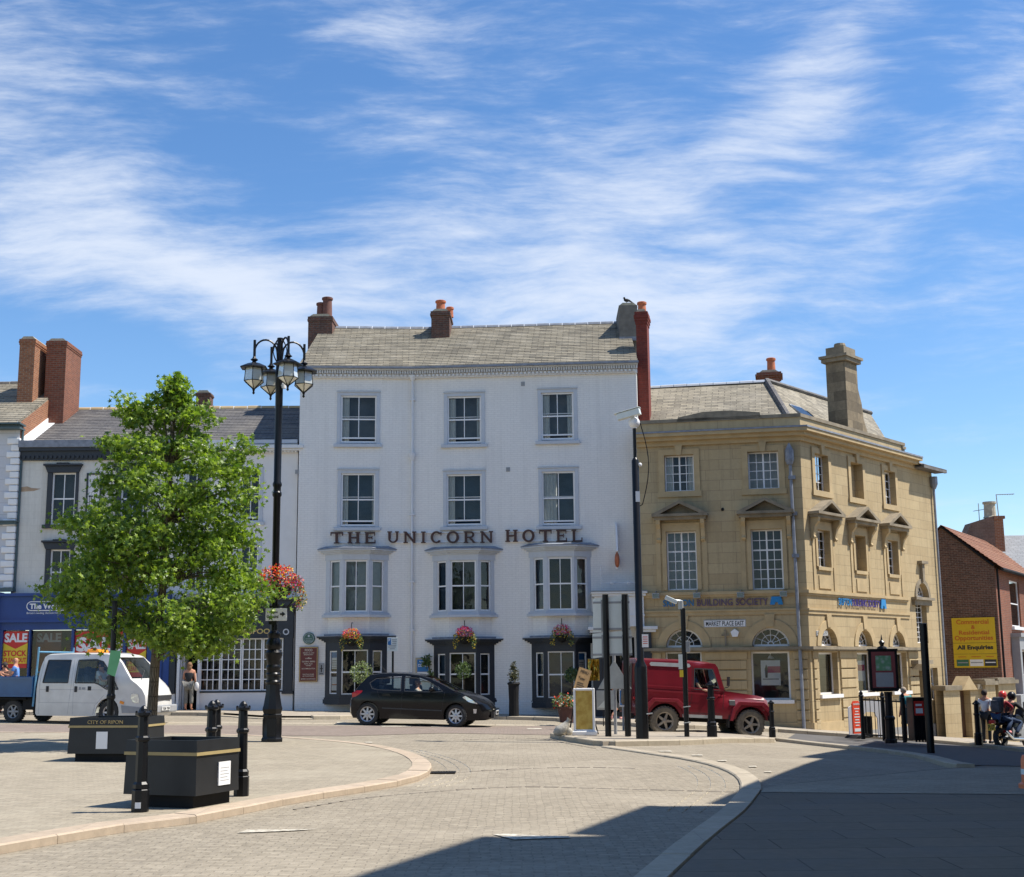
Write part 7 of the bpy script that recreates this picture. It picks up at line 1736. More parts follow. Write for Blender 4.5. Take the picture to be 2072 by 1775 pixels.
def wheel(root, x, y, z, r, w, rim_r, spokes, rimm, steer=0.0, dish=.02, sgn=1, tyre=None):
    T = Matrix.Translation((x, y, z)) @ Matrix.Rotation(steer, 4, 'Z') @ Matrix.Rotation(PI / 2 * -sgn, 4, 'X')   # local z points outwards
    mb = MB(); mb.push(T)
    mb.lathe([(rim_r, w * .5 - .01), (r * .88, w * .5), (r * .96, w * .42), (r, w * .25), (r, -w * .25), (r * .96, -w * .42), (rim_r, -w * .5)], (0, 0, 0), 32, 0, close=False)
    n = 28
    for k in range(n):
        a = 2 * PI * k / n; mb.push(Matrix.Rotation(a, 4, 'Z')); mb.box(r - .012, r + .006, -.02, .02, -w * .4, w * .4); mb.pop()
    ty = mb.build('wheel', tyre or M['rubber'], root, smooth_ang=35)
    mb = MB(); mb.push(T)
    mb.lathe([(rim_r, w * .5 - .012), (rim_r * .93, w * .5 - .02), (rim_r * .86, w * .3), (rim_r * .86, -w * .2)], (0, 0, 0), 28, 0, close=False)
    mb.lathe([(rim_r * .24, w * .5 - .03), (rim_r * .2, w * .5 - dish), (.02, w * .5 - dish + .005)], (0, 0, 0), 12, 0)
    for k in range(spokes):
        a = 2 * PI * k / spokes; mb.push(Matrix.Rotation(a, 4, 'Z')); h = w * .5 - .03
        mb.add([(rim_r * .12, -rim_r * .16, h), (rim_r * .9, -rim_r * .10, h - .005), (rim_r * .9, rim_r * .10, h - .005), (rim_r * .12, rim_r * .16, h), (rim_r * .12, -rim_r * .16, h - .05), (rim_r * .9, -rim_r * .1, h - .05), (rim_r * .9, rim_r * .1, h - .05), (rim_r * .12, rim_r * .16, h - .05)], [(0, 1, 2, 3), (0, 4, 5, 1), (2, 6, 7, 3), (1, 5, 6, 2)])
        mb.pop()
    mb.build('rim', rimm, ty, smooth_ang=30)
    mb = MB(); mb.push(T); mb.lathe([(rim_r * .88, w * .05), (.01, w * .05)], (0, 0, 0), 20, 0, close=False); mb.build('brake_drum', M['blackmat'], ty)
def number_plate(root, T, txt, m, w=.52, h=.11):
    mb = MB(); mb.push(T); mb.box(-w / 2, w / 2, -.012, 0, 0, h); o = mb.build('number_plate', m, root)
    mb = MB(); mb.push(T); text(mb, txt, -w * .44, w * .44, h * .15, h * .85, -.013, .004, .01); mb.build('plate_lettering', M['txtblack'], o)
def carpaint(name, col, rough=.25, dirt=None, metal=0.0):
    m, t_, b = nt(name); b.inputs['Roughness'].default_value = rough; b.inputs['Metallic'].default_value = metal; b.inputs['Coat Weight'].default_value = .6; b.inputs['Coat Roughness'].default_value = .06
    ob = N(t_, 'ShaderNodeTexCoord').outputs['Object']; n1 = noise(t_, ob, 3.0, 5)
    c = mixc(t_, ramp(t_, n1, .3, .7), tuple(x * .9 for x in col), tuple(min(1, x * 1.1) for x in col))
    if dirt:
        sp = N(t_, 'ShaderNodeSeparateXYZ'); t_.links.new(ob, sp.inputs[0]); n2 = noise(t_, ob, 6, 6)
        ad = N(t_, 'ShaderNodeMath', operation='MULTIPLY_ADD'); t_.links.new(sp.outputs[2], ad.inputs[0]); ad.inputs[1].default_value = -1.3; ad.inputs[2].default_value = dirt[1]
        a2 = N(t_, 'ShaderNodeMath', operation='MULTIPLY'); a2.use_clamp = True; t_.links.new(ad.outputs[0], a2.inputs[0]); t_.links.new(n2, a2.inputs[1])
        c = mixc(t_, a2.outputs[0], c, dirt[0])
        rr = N(t_, 'ShaderNodeMapRange'); t_.links.new(a2.outputs[0], rr.inputs[0]); rr.inputs[3].default_value = rough; rr.inputs[4].default_value = .8; t_.links.new(rr.outputs[0], b.inputs['Roughness'])
    t_.links.new(c, b.inputs['Base Color']); return m
M['chrome'] = plain((.7, .7, .7), .12, 1.0, var=0, name='chrome')
M['lamp_clear'] = plain((.65, .68, .7), .08, .6, var=.15, nscale=20, name='headlamp_lens')
M['lamp_red'] = plain((.5, .01, .015), .15, var=.15, nscale=20, name='tail_lamp_red')
M['amber'] = plain((.85, .28, .02), .25, var=.08, name='amber_lens')
M['plate_w'] = plain((.75, .75, .72), .4, var=0, name='plate_white'); M['plate_y'] = plain((.75, .5, .03), .4, var=0, name='plate_yellow')
M['seat'] = plain((.06, .06, .07), .9, var=.2, name='seat_fabric')
M['plastic'] = plain((.035, .036, .038), .55, var=.15, name='black_plastic')

def seats(root, xs, ys, z, h=.62, w=.46):
    for x in xs:
        for y in ys:
            mb = MB(); mb.box(x - .05, x + .42, y - w / 2, y + w / 2, z - .1, z + .08); mb.prism([(x - .02, z), (x + .12, z), (x + .0, z + h), (x - .14, z + h)], y - w / 2 + .02, y + w / 2 - .02, 'y'); mb.box(x - .17, x - .05, y - .12, y + .12, z + h + .03, z + h + .22)
            mb.build('seat', M['seat'], root, bevel=.03)
# --- black hatchback
def hatchback():
    root = empty('parked_car', (0, 0, 0), 0, 'black five door hatchback parked nose right in front of the white hotel', 'car')
    hw = .88; r = .318; wx = (.66, 3.26)
    prof_top = [(.02, .33), (-.0, .55), (.03, .72), (.10, .90), (.20, 1.03), (.36, 1.20), (.55, 1.38), (.66, 1.445), (.95, 1.495), (1.3, 1.515), (1.75, 1.51), (2.1, 1.475), (2.45, 1.38), (2.8, 1.22), (3.18, 1.035), (3.45, .98), (3.75, .90), (4.0, .79), (4.18, .66), (4.27, .52), (4.29, .40), (4.22, .24), (4.1, .2)]
    prof = prof_top[::-1]
    bot = arch_profile(.2, [(wx[0], r), (wx[1], r)], .37, 4.05, .1)
    poly = prof_top + bot[0:] 
    def warp(x, y, z):
        k = abs(y) / hw; s = 1 if y >= 0 else -1
        yy = hw * k
        if z > .92: yy *= 1 - .30 * min(1, (z - .92) / .6) ** 1.25
        if z < .45: yy *= 1 - .06 * (.45 - z) / .25
        nose = max(0, (x - 3.3) / .99); tail = max(0, (.7 - x) / .7)
        yy *= 1 - .16 * nose ** 2.2 - .08 * tail ** 2
        xx = x - .32 * nose * k ** 2.5 + .16 * tail * k ** 2.5
        zz = z - (.035 if z > 1.3 else .02 * (z > .7)) * k ** 3
        if .62 < z < .80: yy += .012 * k * (1 - abs(z - .71) / .09)
        return Vector((xx, yy * s, zz))
    body = solid(poly, hw, warp, 0, .1, .2, 10)
    win_r = [(.78, 1.06), (.69, 1.22), (.86, 1.36), (1.60, 1.405), (1.63, 1.01), (.95, 1.03)]
    win_f = [(1.74, 1.005), (1.71, 1.405), (2.05, 1.395), (2.36, 1.30), (2.72, 1.12), (2.86, 1.02), (2.6, .995)]
    qtr = [(.5, 1.14), (.64, 1.27), (.63, 1.2), (.70, 1.08)]
    I = lambda x, y, z: warp(x, y, z)
    cab = solid([(.55, .45), (.42, 1.08), (.66, 1.36), (1.0, 1.43), (1.8, 1.45), (2.3, 1.36), (3.05, 1.02), (3.05, .45)], hw - .07, lambda x, y, z: warp(x, y * 1.0, z), 1, .2, .4, 4)
    cuts = [cab]
    for w_ in (win_r, win_f):
        c = solid(w_, 1.1, lambda x, y, z: Vector((x, y, z)), 1, 9, 9, 1); cuts.append(c)
    ws = bpy.data.meshes.new('w'); mbw = MB(); mbw.prism([(-.60, 1.02), (.60, 1.02), (.52, 1.43), (-.52, 1.43)], 2.15, 3.4, 'x', 1); cuts.append(mbw.mesh())
    mbw = MB(); mbw.prism([(-.50, 1.08), (.50, 1.08), (.44, 1.36), (-.44, 1.36)], -.3, .75, 'x', 1); cuts.append(mbw.mesh())
    me = boolcut(body, cuts)
    paint = carpaint('black_car_paint', (.006, .0065, .008), .2, None); paint.node_tree.nodes['Principled BSDF'].inputs['Coat Weight'].default_value = .12; paint.node_tree.nodes['Principled BSDF'].inputs['Specular IOR Level'].default_value = .3
    b = finish('body', me, [paint, M['seat']], root, smooth_ang=32)
    for sg in (1, -1):
        for nm, w_ in (('side_window', win_r), ('side_window', win_f)):
            mb = MB(); side_poly(mb, w_, hw, warp, -.012, sg); mb.build(nm, M['car_glass'], b)
            mb = MB(); strip(mb, w_ + [w_[0]], .022, hw, warp, .004, sg); mb.build('window_trim', M['plastic'], b)
        mb = MB()
        for ln in ([(1.68, 1.0), (1.66, .5), (1.64, .28)], [(.93, 1.02), (1.02, .8), (1.0, .62)], [(2.92, 1.0), (2.86, .7), (2.84, .35)], [(1.64, .28), (2.84, .28)], [(3.2, 1.0), (3.9, .80)]): strip(mb, ln, .009, hw, warp, .002, sg)
        mb.build('panel_gap', M['txtblack'], b)
        mb = MB(); strip(mb, [(1.1, .50), (2.85, .46)], .035, hw, warp, .010, sg); mb.build('rubbing_strip', M['plastic'], b)
        for hx in (1.12, 2.05):
            mb = MB(); side_poly(mb, [(hx, .90), (hx + .2, .89), (hx + .2, .925), (hx, .935)], hw, warp, .028, sg); side_poly(mb, [(hx - .03, .87), (hx + .22, .86), (hx + .22, .88), (hx - .03, .89)], hw, warp, .01, sg); mb.build('door_handle', paint, b)
        mb = MB(); side_poly(mb, [(.05, .80), (.02, .92), (.22, 1.0), (.45, 1.0), (.40, .93), (.2, .83)], hw, warp, .006, sg); mb.build('tail_light', M['lamp_red'], b)
        mb = MB(); side_poly(mb, [(3.50, .86), (3.62, .91), (3.9, .80), (4.1, .70), (4.13, .66), (3.85, .70)], hw, warp, .008, sg); mb.build('headlight', M['lamp_clear'], b)
        p = warp(2.55, hw * sg, 1.02); mb = MB(); mb.sphere((p.x, p.y + .11 * sg, 1.06), .11, 10, 6, 0, (.75, 1, .72)); mb.box(p.x - .03, p.x + .03, p.y, p.y + .1 * sg, 1.0, 1.03); mb.build('mirror', paint, b, smooth_ang=50)
        mb = MB(); side_poly(mb, [(3.98, .40), (4.08, .40), (4.1, .52), (3.96, .52)], hw, warp, .01, sg); mb.build('fog_light', M['lamp_clear'], b)
        for x, st in ((wx[0], 0), (wx[1], R(-14) )):
            wheel(root, x, (.755) * sg, r, r, .2, .215, 8, M['alloy'], steer=st, sgn=sg)
            mb = MB(); mb.box(x - .36, x + .36, .25 * sg, .5 * sg, .2, .68); mb.build('wheel_well', M['blackmat'], b)
    P = [Vector((3.14, 0, 1.035)), Vector((2.47, 0, 1.365))]
    mb = MB()
    for (za, zb) in ((.0, .34), (.34, .67), (.67, 1.0)):
        q = []
        for f, sy in ((za, 1), (zb, 1)):
            pass
        A = P[0].lerp(P[1], za); B_ = P[0].lerp(P[1], zb)
        for (ya, yb) in ((-.62, -.3), (-.3, 0), (0, .3), (.3, .62)):
            mb.quad(warp(A.x, ya, A.z), warp(A.x, yb, A.z), warp(B_.x, yb, B_.z), warp(B_.x, ya, B_.z))
    mb.build('windscreen', M['car_glass'], b)
    mb = MB(); mb.quad(warp(.24, .5, 1.08), warp(.24, -.5, 1.08), warp(.53, -.45, 1.355), warp(.53, .45, 1.355)); mb.build('rear_window', M['dark_glass'], b)
    mb = MB(); mb.prism([(-.42, .26), (.42, .26), (.45, .44), (-.45, .44)], 4.2, 4.285, 'x'); mb.build('grille', M['plastic'], b)
    mb = MB(); mb.box(4.27, 4.30, -.5, .5, .50, .53); mb.build('bumper_strip', M['chrome'], b)
    number_plate(b, Matrix.Translation((4.305, 0, .36)) @ Matrix.Rotation(PI / 2, 4, 'Z'), 'YK08 NRZ', M['plate_w'])
    mb = MB(); mb.tube([(1.0, 0, 1.5), (.85, 0, 1.66)], .006, 5); mb.build('aerial', M['plastic'], b)
    seats(b, (1.95, 1.05), (.36, -.36), .52)
    mb = MB(); mb.box(2.7, 3.0, -.68, .68, .75, .98); mb.build('dashboard', M['plastic'], b)
    return root
p0 = gp(735, 1470.5); p1 = gp(985, 1471); car = hatchback()
def place_vehicle(root, ua, va, xa, ub, vb, xb, yside=-.8):
    """ua/va: measured ground contact of the near rear wheel at local x=xa, likewise the near front wheel"""
    a = gp(ua, va); b = gp(ub, vb); d = Vector((b.x - a.x, b.y - a.y)); an = math.atan2(d.y, d.x)
    t_ = Vector((math.cos(an), math.sin(an))); n_ = Vector((-t_.y, t_.x)); m_ = Vector((a.x + b.x, a.y + b.y)) / 2
    o = m_ - t_ * (xa + xb) / 2 - n_ * yside
    za = g(a.x, a.y); zb = g(b.x, b.y); L = d.length
    mid = (za + zb) / 2; sl = (zb - za) / L
    root.location = (o.x, o.y, mid - sl * (xa + xb) / 2); root.rotation_euler = (0, -math.atan(sl), an)
    return root
def place_x(root, u, v, xl, rz, yside, wb):
    """near rear wheel contact at (u, v); heading rz"""
    a = gp(u, v); t_ = Vector((math.cos(rz), math.sin(rz))); n_ = Vector((-t_.y, t_.x)); o = Vector((a.x, a.y)) - t_ * xl - n_ * yside
    b = Vector((a.x, a.y)) + t_ * wb; za = g(a.x, a.y); zb = g(b.x, b.y); sl = (zb - za) / wb
    root.location = (o.x, o.y, za - sl * xl); root.rotation_euler = (0, -math.atan(sl), rz)
place_x(car, 742, 1468, .66, R(-8), -.85, 2.6)

# --- white crew cab tipper
def tipper():
    root = empty('tipper_truck', (0, 0, 0), 0, 'white crew cab tipper van with blue dropside body and amber beacon, driver inside', 'van')
    hw = .96; r = .345; wf = 2.28
    top = [(.0, .3), (.0, 1.0), (.06, 1.6), (.15, 2.0), (.24, 2.06), (1.0, 2.09), (2.3, 2.085), (2.62, 2.03), (2.75, 1.93), (3.05, 1.60), (3.32, 1.30), (3.55, 1.17), (3.75, 1.02), (3.86, .85), (3.90, .62), (3.91, .45), (3.86, .25), (3.75, .22)]
    bot = arch_profile(.24, [(wf + .22, r)], .42, 3.7, .05); wfx = wf + .22
    def warp(x, y, z):
        k = abs(y) / hw; s = 1 if y >= 0 else -1; yy = hw * k
        if z > 1.2: yy *= 1 - .15 * min(1, (z - 1.2) / .88) ** 1.3
        nose = max(0, (x - 2.7) / 1.2); yy *= 1 - .15 * nose ** 2; xx = x - .20 * nose * k ** 3
        zz = z - (.05 if z > 1.9 else 0) * k ** 4
        return Vector((xx, yy * s, zz))
    body = solid(top + bot, hw, warp, 0, .13, .25, 8)
    wr = [(.20, 1.20), (.30, 1.86), (1.10, 1.86), (1.08, 1.20)]
    wf_ = [(1.33, 1.20), (1.36, 1.86), (1.98, 1.88), (2.22, 1.82), (2.55, 1.45), (2.85, 1.02), (2.42, 1.02), (2.15, 1.16), (2.0, 1.20)]
    cab = solid([(.12, .5), (.12, 1.15), (.25, 1.95), (.4, 2.0), (2.3, 2.0), (2.6, 1.93), (3.1, 1.35), (3.1, .5)], hw - .08, warp, 1, .3, .5, 4)
    cuts = [cab] + [solid(w, 1.2, lambda x, y, z: Vector((x, y, z)), 1, 9, 9, 1) for w in (wr, wf_)]
    mbw = MB(); mbw.prism([(-.84, 1.33), (.84, 1.33), (.75, 1.95), (-.75, 1.95)], 2.5, 3.6, 'x', 1); cuts.append(mbw.mesh())
    me = boolcut(body, cuts); paint = carpaint('white_van_paint', (.66, .65, .61), .35, ((.40, .34, .26), .75))
    b = finish('body', me, [paint, M['seat']], root, smooth_ang=32)
    for sg in (1, -1):
        mb = MB(); side_poly(mb, wr, hw, warp, -.012, sg); mb.build('side_window', M['dark_glass'], b)
        mb = MB(); side_poly(mb, wf_, hw, warp, -.012, sg); mb.build('side_window', M['car_glass'], b)
        mb = MB(); strip(mb, wr + [wr[0]], .03, hw, warp, .004, sg); strip(mb, wf_ + [wf_[0]], .035, hw, warp, .004, sg); strip(mb, [(2.0, 1.2), (2.02, 1.86)], .03, hw, warp, .005, sg); mb.build('window_trim', M['plastic'], b)
        mb = MB()
        for ln in ([(1.22, 1.93), (1.20, 1.15), (1.12, .28)], [(.16, 1.93), (.1, 1.15), (.12, .28)], [(1.3, 1.93), (1.28, 1.1), (1.3, .28)], [(2.0, .28), (2.05, .55), (2.35, .85)], [(.1, .62), (2.1, .62)], [(.12, 1.0), (2.3, 1.0)]): strip(mb, ln, .008, hw, warp, .002, sg)
        mb.build('panel_gap', M['grey'], b)
        for hx in (.33, 1.32):
            mb = MB(); side_poly(mb, [(hx, .93), (hx + .10, .93), (hx + .10, 1.10), (hx, 1.10)], hw, warp, .01, sg); side_poly(mb, [(hx + .03, .95), (hx + .06, .95), (hx + .06, 1.08), (hx + .03, 1.08)], hw, warp, .03, sg); mb.build('door_handle', M['plastic'], b)
        mb = MB(); side_poly(mb, [(3.38, .90), (3.6, .90), (3.68, .72), (3.66, .62), (3.45, .66), (3.36, .78)], hw, warp, .012, sg); mb.build('headlight', M['lamp_clear'], b)
        mb = MB(); side_poly(mb, [(3.05, .34), (3.62, .34), (3.78, .30), (3.82, .50), (3.0, .56)], hw, warp, .012, sg); mb.build('bumper_end', M['grey'], b)
        mb = MB(); side_poly(mb, [(2.94, .62), (3.1, .58), (3.12, .66), (2.96, .70)], hw, warp, .012, sg); mb.build('indicator', M['amber'], b)
        wheel(root, wfx, .80 * sg, r, r, .2, .2, 6, M['alloy'], sgn=sg); wheel(root, -.85, .78 * sg, r, r, .22, .2, 6, M['grey'], sgn=sg)
        p = warp(2.62, hw * sg, 1.2); mb = MB(); mb.box(p.x - .06, p.x + .04, p.y + .06 * sg, p.y + .22 * sg, 1.15, 1.42); mb.box(p.x - .02, p.x + .02, p.y - .02 * sg, p.y + .1 * sg, 1.17, 1.2); mb.build('mirror', M['plastic'], b, bevel=.02)
    mb = MB(); mb.box(wfx - .4, wfx + .4, -.55, .55, .3, .8); mb.build('wheel_well', M['blackmat'], b)
    mb = MB(); A, B_ = Vector((3.27, 0, 1.345)), Vector((2.76, 0, 1.915))
    for (ya, yb) in ((-.85, -.4), (-.4, 0), (0, .4), (.4, .85)): mb.quad(warp(A.x, ya, A.z), warp(A.x, yb, A.z), warp(B_.x, yb, B_.z), warp(B_.x, ya, B_.z))
    mb.build('windscreen', M['car_glass'], b)
    mb = MB(); mb.tube([warp(3.34, -.5, 1.3), warp(3.1, .1, 1.55)], .012, 5); mb.tube([warp(3.34, .1, 1.3), warp(3.12, .6, 1.5)], .012, 5); mb.build('wiper', M['plastic'], b)
    mb = MB(); mb.box(3.80, 3.93, -.78, .78, .33, .56); mb.build('front_bumper', M['grey'], b, bevel=.04)
    mb = MB(); mb.box(3.84, 3.905, -.42, .42, .70, .84); mb.build('grille', M['plastic'], b)
    number_plate(b, Matrix.Translation((3.945, 0, .40)) @ Matrix.Rotation(PI / 2, 4, 'Z'), 'YG06 YRN', M['plate_w'])
    mb = MB(); mb.prism([(1.25, 2.08), (1.7, 2.08), (1.66, 2.19), (1.29, 2.19)], -.3, .3, 'y'); mb.build('beacon_bar', M['amber'], b, bevel=.02)
    mb = MB()
    for (a, w, c, d) in ((1.48, .06, 1.0, 1.08), (1.58, .12, 1.01, 1.07)): side_poly(mb, [(a, c), (a + w, c), (a + w, d), (a, d)], hw, warp, .006, -1)
    mb.build('door_crest', M['grey'], b)
    mb = MB(); side_poly(mb, [(1.78, .98), (1.90, .98), (1.90, 1.10), (1.78, 1.10)], hw, warp, .006, -1); mb.build('door_emblem', M['txtblack'], b)
    seats(b, (1.55, .55), (.45, -.45), .75, .7)
    mb = MB(); mb.box(2.75, 3.1, -.78, .78, .9, 1.24); mb.build('dashboard', M['plastic'], b)
    sw_ = MB(); ring(sw_, 0, 0, .17, .20, -.012, .012, 0, 2 * PI, 20); 
    o = sw_.build('steering_wheel', M['plastic'], b); o.location = (2.5, -.45, 1.12); o.rotation_euler = (R(-25), 0, R(90))
    # tipping body
    M['bluebed'] = carpaint('blue_dropside_paint', (.01, .085, .22), .5, ((.09, .08, .07), .45))
    z0, z1 = .78, 1.36
    mb = MB(); mb.box(-2.6, -.12, -1.0, 1.0, z0, z0 + .06); mb.box(-2.6, -.12, -1.03, -.99, z0, z1); mb.box(-2.6, -.12, .99, 1.03, z0, z1); mb.box(-2.64, -2.6, -1.03, 1.03, z0, z1); mb.box(-.14, -.10, -1.0, 1.0, z0, z1 + .05)
    for sg in (1, -1): mb.box(-2.6, -.12, 1.03 * sg, 1.05 * sg, z1 - .07, z1); mb.box(-2.6, -.12, 1.03 * sg, 1.045 * sg, z0, z0 + .08); mb.box(-1.4, -1.34, 1.03 * sg, 1.05 * sg, z0 + .08, z1 - .07)
    bed = mb.build('dropside_body', M['bluebed'], root)
    mb = MB()
    for sg in (1, -1): mb.tube([(-.09, .97 * sg, .5), (-.02, .97 * sg, 1.75), (-.0, .97 * sg, 2.25)], .03, 6)
    mb.tube([(-.01, -.97, 2.1), (-.01, .97, 2.1)], .03, 6); mb.tube([(-.05, -.97, 1.5), (-.05, .97, 1.5)], .025, 6); mb.build('ladder_rack', plain((.12, .3, .45), .5, var=.2, name='light_blue_tube'), bed)
    mb = MB(); mb.box(-2.6, .1, -.42, -.32, .5, .76); mb.box(-2.6, .1, .32, .42, .5, .76); mb.box(-.5, -.05, -.9, .9, .4, .74); mb.box(-2.5, -2.35, -.8, .8, .45, .6)
    for sg in (1, -1): mb.box(-1.35, -.35, .62 * sg, .98 * sg, .70, .74)
    mb.build('chassis', M['blackmat'], root)
    # number of hand tools in the body
    mb = MB(); mb.box(-2.0, -1.2, -.6, .3, z0 + .06, z0 + .4); mb.build('load', M['blackmat'], bed)
    return root
tip = tipper(); tip.scale = (.9, .93, .95); place_x(tip, 218, 1466.5, 2.25, R(-13), -.84, 1.0)

# --- dark red off-roader
def offroader():
    root = empty('off_road_car', (0, 0, 0), 0, 'dark red boxy off-road hardtop with muddy wheels pulling out beside the traffic island', 'car')
    hw = .84; r = .385; wx = (.80, 3.16)
    top = [(.0, .5), (.0, 1.9), (.04, 1.97), (.12, 2.0), (1.2, 2.01), (2.0, 1.98), (2.18, 1.92), (2.24, 1.84), (2.42, 1.26), (2.5, 1.225), (3.35, 1.14), (3.54, 1.10), (3.62, 1.02), (3.64, .62), (3.63, .52)]
    bot = arch_profile(.50, [(wx[0], r + .02), (wx[1], r + .02)], .44, 3.62, .05)
    def warp(x, y, z):
        k = abs(y) / hw; s = 1 if y >= 0 else -1; yy = hw * k
        if z > 1.2: yy *= 1 - .10 * min(1, (z - 1.2) / .8) ** 1.1
        if x > 2.45 and z > .95: yy *= 1 - .16 * min(1, (z - .95) / .12)
        zz = z - (.05 if z > 1.94 else 0) * k ** 6
        return Vector((x, yy * s, zz))
    body = solid(top + bot, hw, warp, 0, .13, .25, 8)
    wf_ = [(1.58, 1.24), (1.60, 1.78), (2.10, 1.78), (2.28, 1.24)]
    cab = solid([(.08, .7), (.08, 1.92), (2.0, 1.92), (2.14, 1.85), (2.36, 1.2), (2.36, .7)], hw - .06, warp, 1, .3, .5, 4)
    cuts = [cab, solid(wf_, 1.2, lambda x, y, z: Vector((x, y, z)), 1, 9, 9, 1)]
    mbw = MB(); mbw.prism([(-.66, 1.3), (.66, 1.3), (.62, 1.8), (-.62, 1.8)], 1.9, 2.6, 'x', 1); cuts.append(mbw.mesh())
    mbw = MB(); mbw.prism([(-.30, 1.32), (.30, 1.32), (.30, 1.78), (-.30, 1.78)], -.3, .2, 'x', 1); cuts.append(mbw.mesh())
    me = boolcut(body, cuts); paint = carpaint('dark_red_paint', (.17, .008, .017), .3, ((.17, .12, .085), .95))
    paint2 = plain((.24, .018, .03), .35, var=.1, name='bright_red_trim')
    b = finish('body', me, [paint, M['seat']], root, smooth_ang=30)
    mud = plain((.15, .13, .10), .85, var=.3, nscale=12, name='muddy_tyre')
    for sg in (1, -1):
        mb = MB(); side_poly(mb, wf_, hw, warp, -.012, sg); mb.build('side_window', M['car_glass'], b)
        mb = MB(); strip(mb, wf_ + [wf_[0]], .03, hw, warp, .004, sg); mb.build('window_trim', M['plastic'], b)
        mb = MB(); strip(mb, [(.02, 1.30), (1.52, 1.27), (2.4, 1.25)], .022, hw, warp, .012, sg); strip(mb, [(.02, 1.17), (1.5, 1.14), (3.55, 1.05)], .05, hw, warp, .02, sg); mb.build('waist_rail', paint2, b)
        mb = MB()
        for ln in ([(1.54, 1.85), (1.52, 1.0), (1.40, .55)], [(2.40, 1.22), (2.38, .75)], [(1.40, .62), (2.3, .62)]): strip(mb, ln, .012, hw, warp, .003, sg)
        mb.build('panel_gap', M['txtblack'], b)
        for wxx in wx:                                   # wheel arch eyebrows
            mb = MB()
            P = [(-.60, .46), (-.52, .78), (-.34, .97), (.34, .97), (.54, .80), (.62, .48)]
            for (a, c) in zip(P, P[1:]):
                d = Vector((c[0] - a[0], c[1] - a[1])).normalized(); n = Vector((d.y, -d.x)) * .11
                q = [(wxx + a[0], a[1]), (wxx + c[0], c[1]), (wxx + c[0] * .86, c[1] - .09), (wxx + a[0] * .86, a[1] - (.09 if abs(a[0]) < .56 else 0))]
                P3 = [(x, (hw - .02) * sg, z) for x, z in q] + [(x, (hw + .075) * sg, z) for x, z in q]
                f = [(0, 1, 5, 4), (1, 2, 6, 5), (2, 3, 7, 6), (3, 0, 4, 7), (4, 5, 6, 7)]
                mb.add(P3, f if sg < 0 else [x[::-1] for x in f])
            mb.build('wheel_arch', paint2, b, bevel=.008)
            wheel(root, wxx, .745 * sg, r, r, .24, .235, 5, M['alloy_dirty'], sgn=sg, tyre=mud)
        mb = MB(); side_poly(mb, [(.40, 1.80), (1.45, 1.80), (1.49, 1.84), (1.45, 1.90), (.40, 1.90), (.36, 1.85)], hw, warp, .02, sg); mb.build('roof_strip', M['steel'], b, bevel=.01)  # pale opaque strip on the roof side, taken for a rolled awning
        mb = MB(); mb.box(1.28, 2.36, (hw - .02) * sg, (hw + .01) * sg, .5, .58); mb.build('sill_plate', M['steel'], b)
        for w0 in wx: mb = MB(); mb.box(w0 - .62, w0 - .60, .62 * sg, .86 * sg, .28, .6); mb.build('mud_flap', M['rubber'], b)
        mb = MB(); mb.tube([(2.42, (hw - .02) * sg, 1.3), (2.48, (hw + .16) * sg, 1.34), (2.48, (hw + .16) * sg, 1.5)], .012, 5); mb.box(2.45, 2.49, (hw + .08) * sg, (hw + .22) * sg, 1.36, 1.60); mb.build('mirror', M['plastic'], b)
        mb = MB(); mb.lathe([(.09, 0), (.09, .03), (.07, .05), (.01, .055)], (0, 0, 0), 14); o = mb.build('headlight', M['lamp_clear'], b); o.location = (3.6, .56 * sg, .92); o.rotation_euler = (0, R(90), 0)
        mb = MB(); mb.lathe([(.04, 0), (.04, .03), (.01, .04)], (0, 0, 0), 10); o = mb.build('tail_light', M['lamp_red'], b); o.location = (.0, .72 * sg, .95); o.rotation_euler = (0, R(-90), 0)
    mb = MB(); side_poly(mb, [(2.56, .86), (2.72, .86), (2.72, 1.0), (2.56, 1.0)], hw, warp, .01, -1); mb.build('side_vent', M['plastic'], b)
    mb = MB(); A, B_ = Vector((2.415, 0, 1.29)), Vector((2.26, 0, 1.81)); mb.quad(warp(A.x, -.68, A.z), warp(A.x, .68, A.z), warp(B_.x, .66, B_.z), warp(B_.x, -.66, B_.z)); mb.build('windscreen', M['car_glass'], b)
    mb = MB(); mb.box(3.58, 3.62, -.4, .4, .68, 1.0); mb.build('grille', M['plastic'], b)
    mb = MB(); mb.box(3.62, 3.78, -.86, .86, .50, .64); mb.box(3.5, 3.62, -.3, .3, .5, .62); mb.build('front_bumper', M['blackmat'], b, bevel=.01)
    mb = MB(); mb.box(-.08, .0, -.74, .74, .42, .54); mb.build('rear_bumper', M['blackmat'], b)
    dirt = plain((.115, .095, .08), .85, var=.25, nscale=3, name='dusty_rear_door')
    mb = MB(); mb.box(-.03, .0, -.4, .45, .58, 1.86); dr_ = mb.build('rear_door', dirt, b, bevel=.01)
    mb = MB(); mb.box(-.04, -.031, -.28, .3, 1.3, 1.78); mb.build('rear_window', M['dark_glass'], dr_)
    T = Matrix.Translation((-.16, .0, .98)) @ Matrix.Rotation(-PI / 2, 4, 'Y')
    mb = MB(); mb.push(T); mb.lathe([(.2, .1), (.34, .11), (.385, .06), (.385, -.06), (.34, -.11), (.2, -.1)], (0, 0, 0), 28, close=False); mb.lathe([(.2, .05), (.06, .03), (.01, .03)], (0, 0, 0), 16, close=False); mb.build('spare_wheel', mud, dr_, smooth_ang=35)
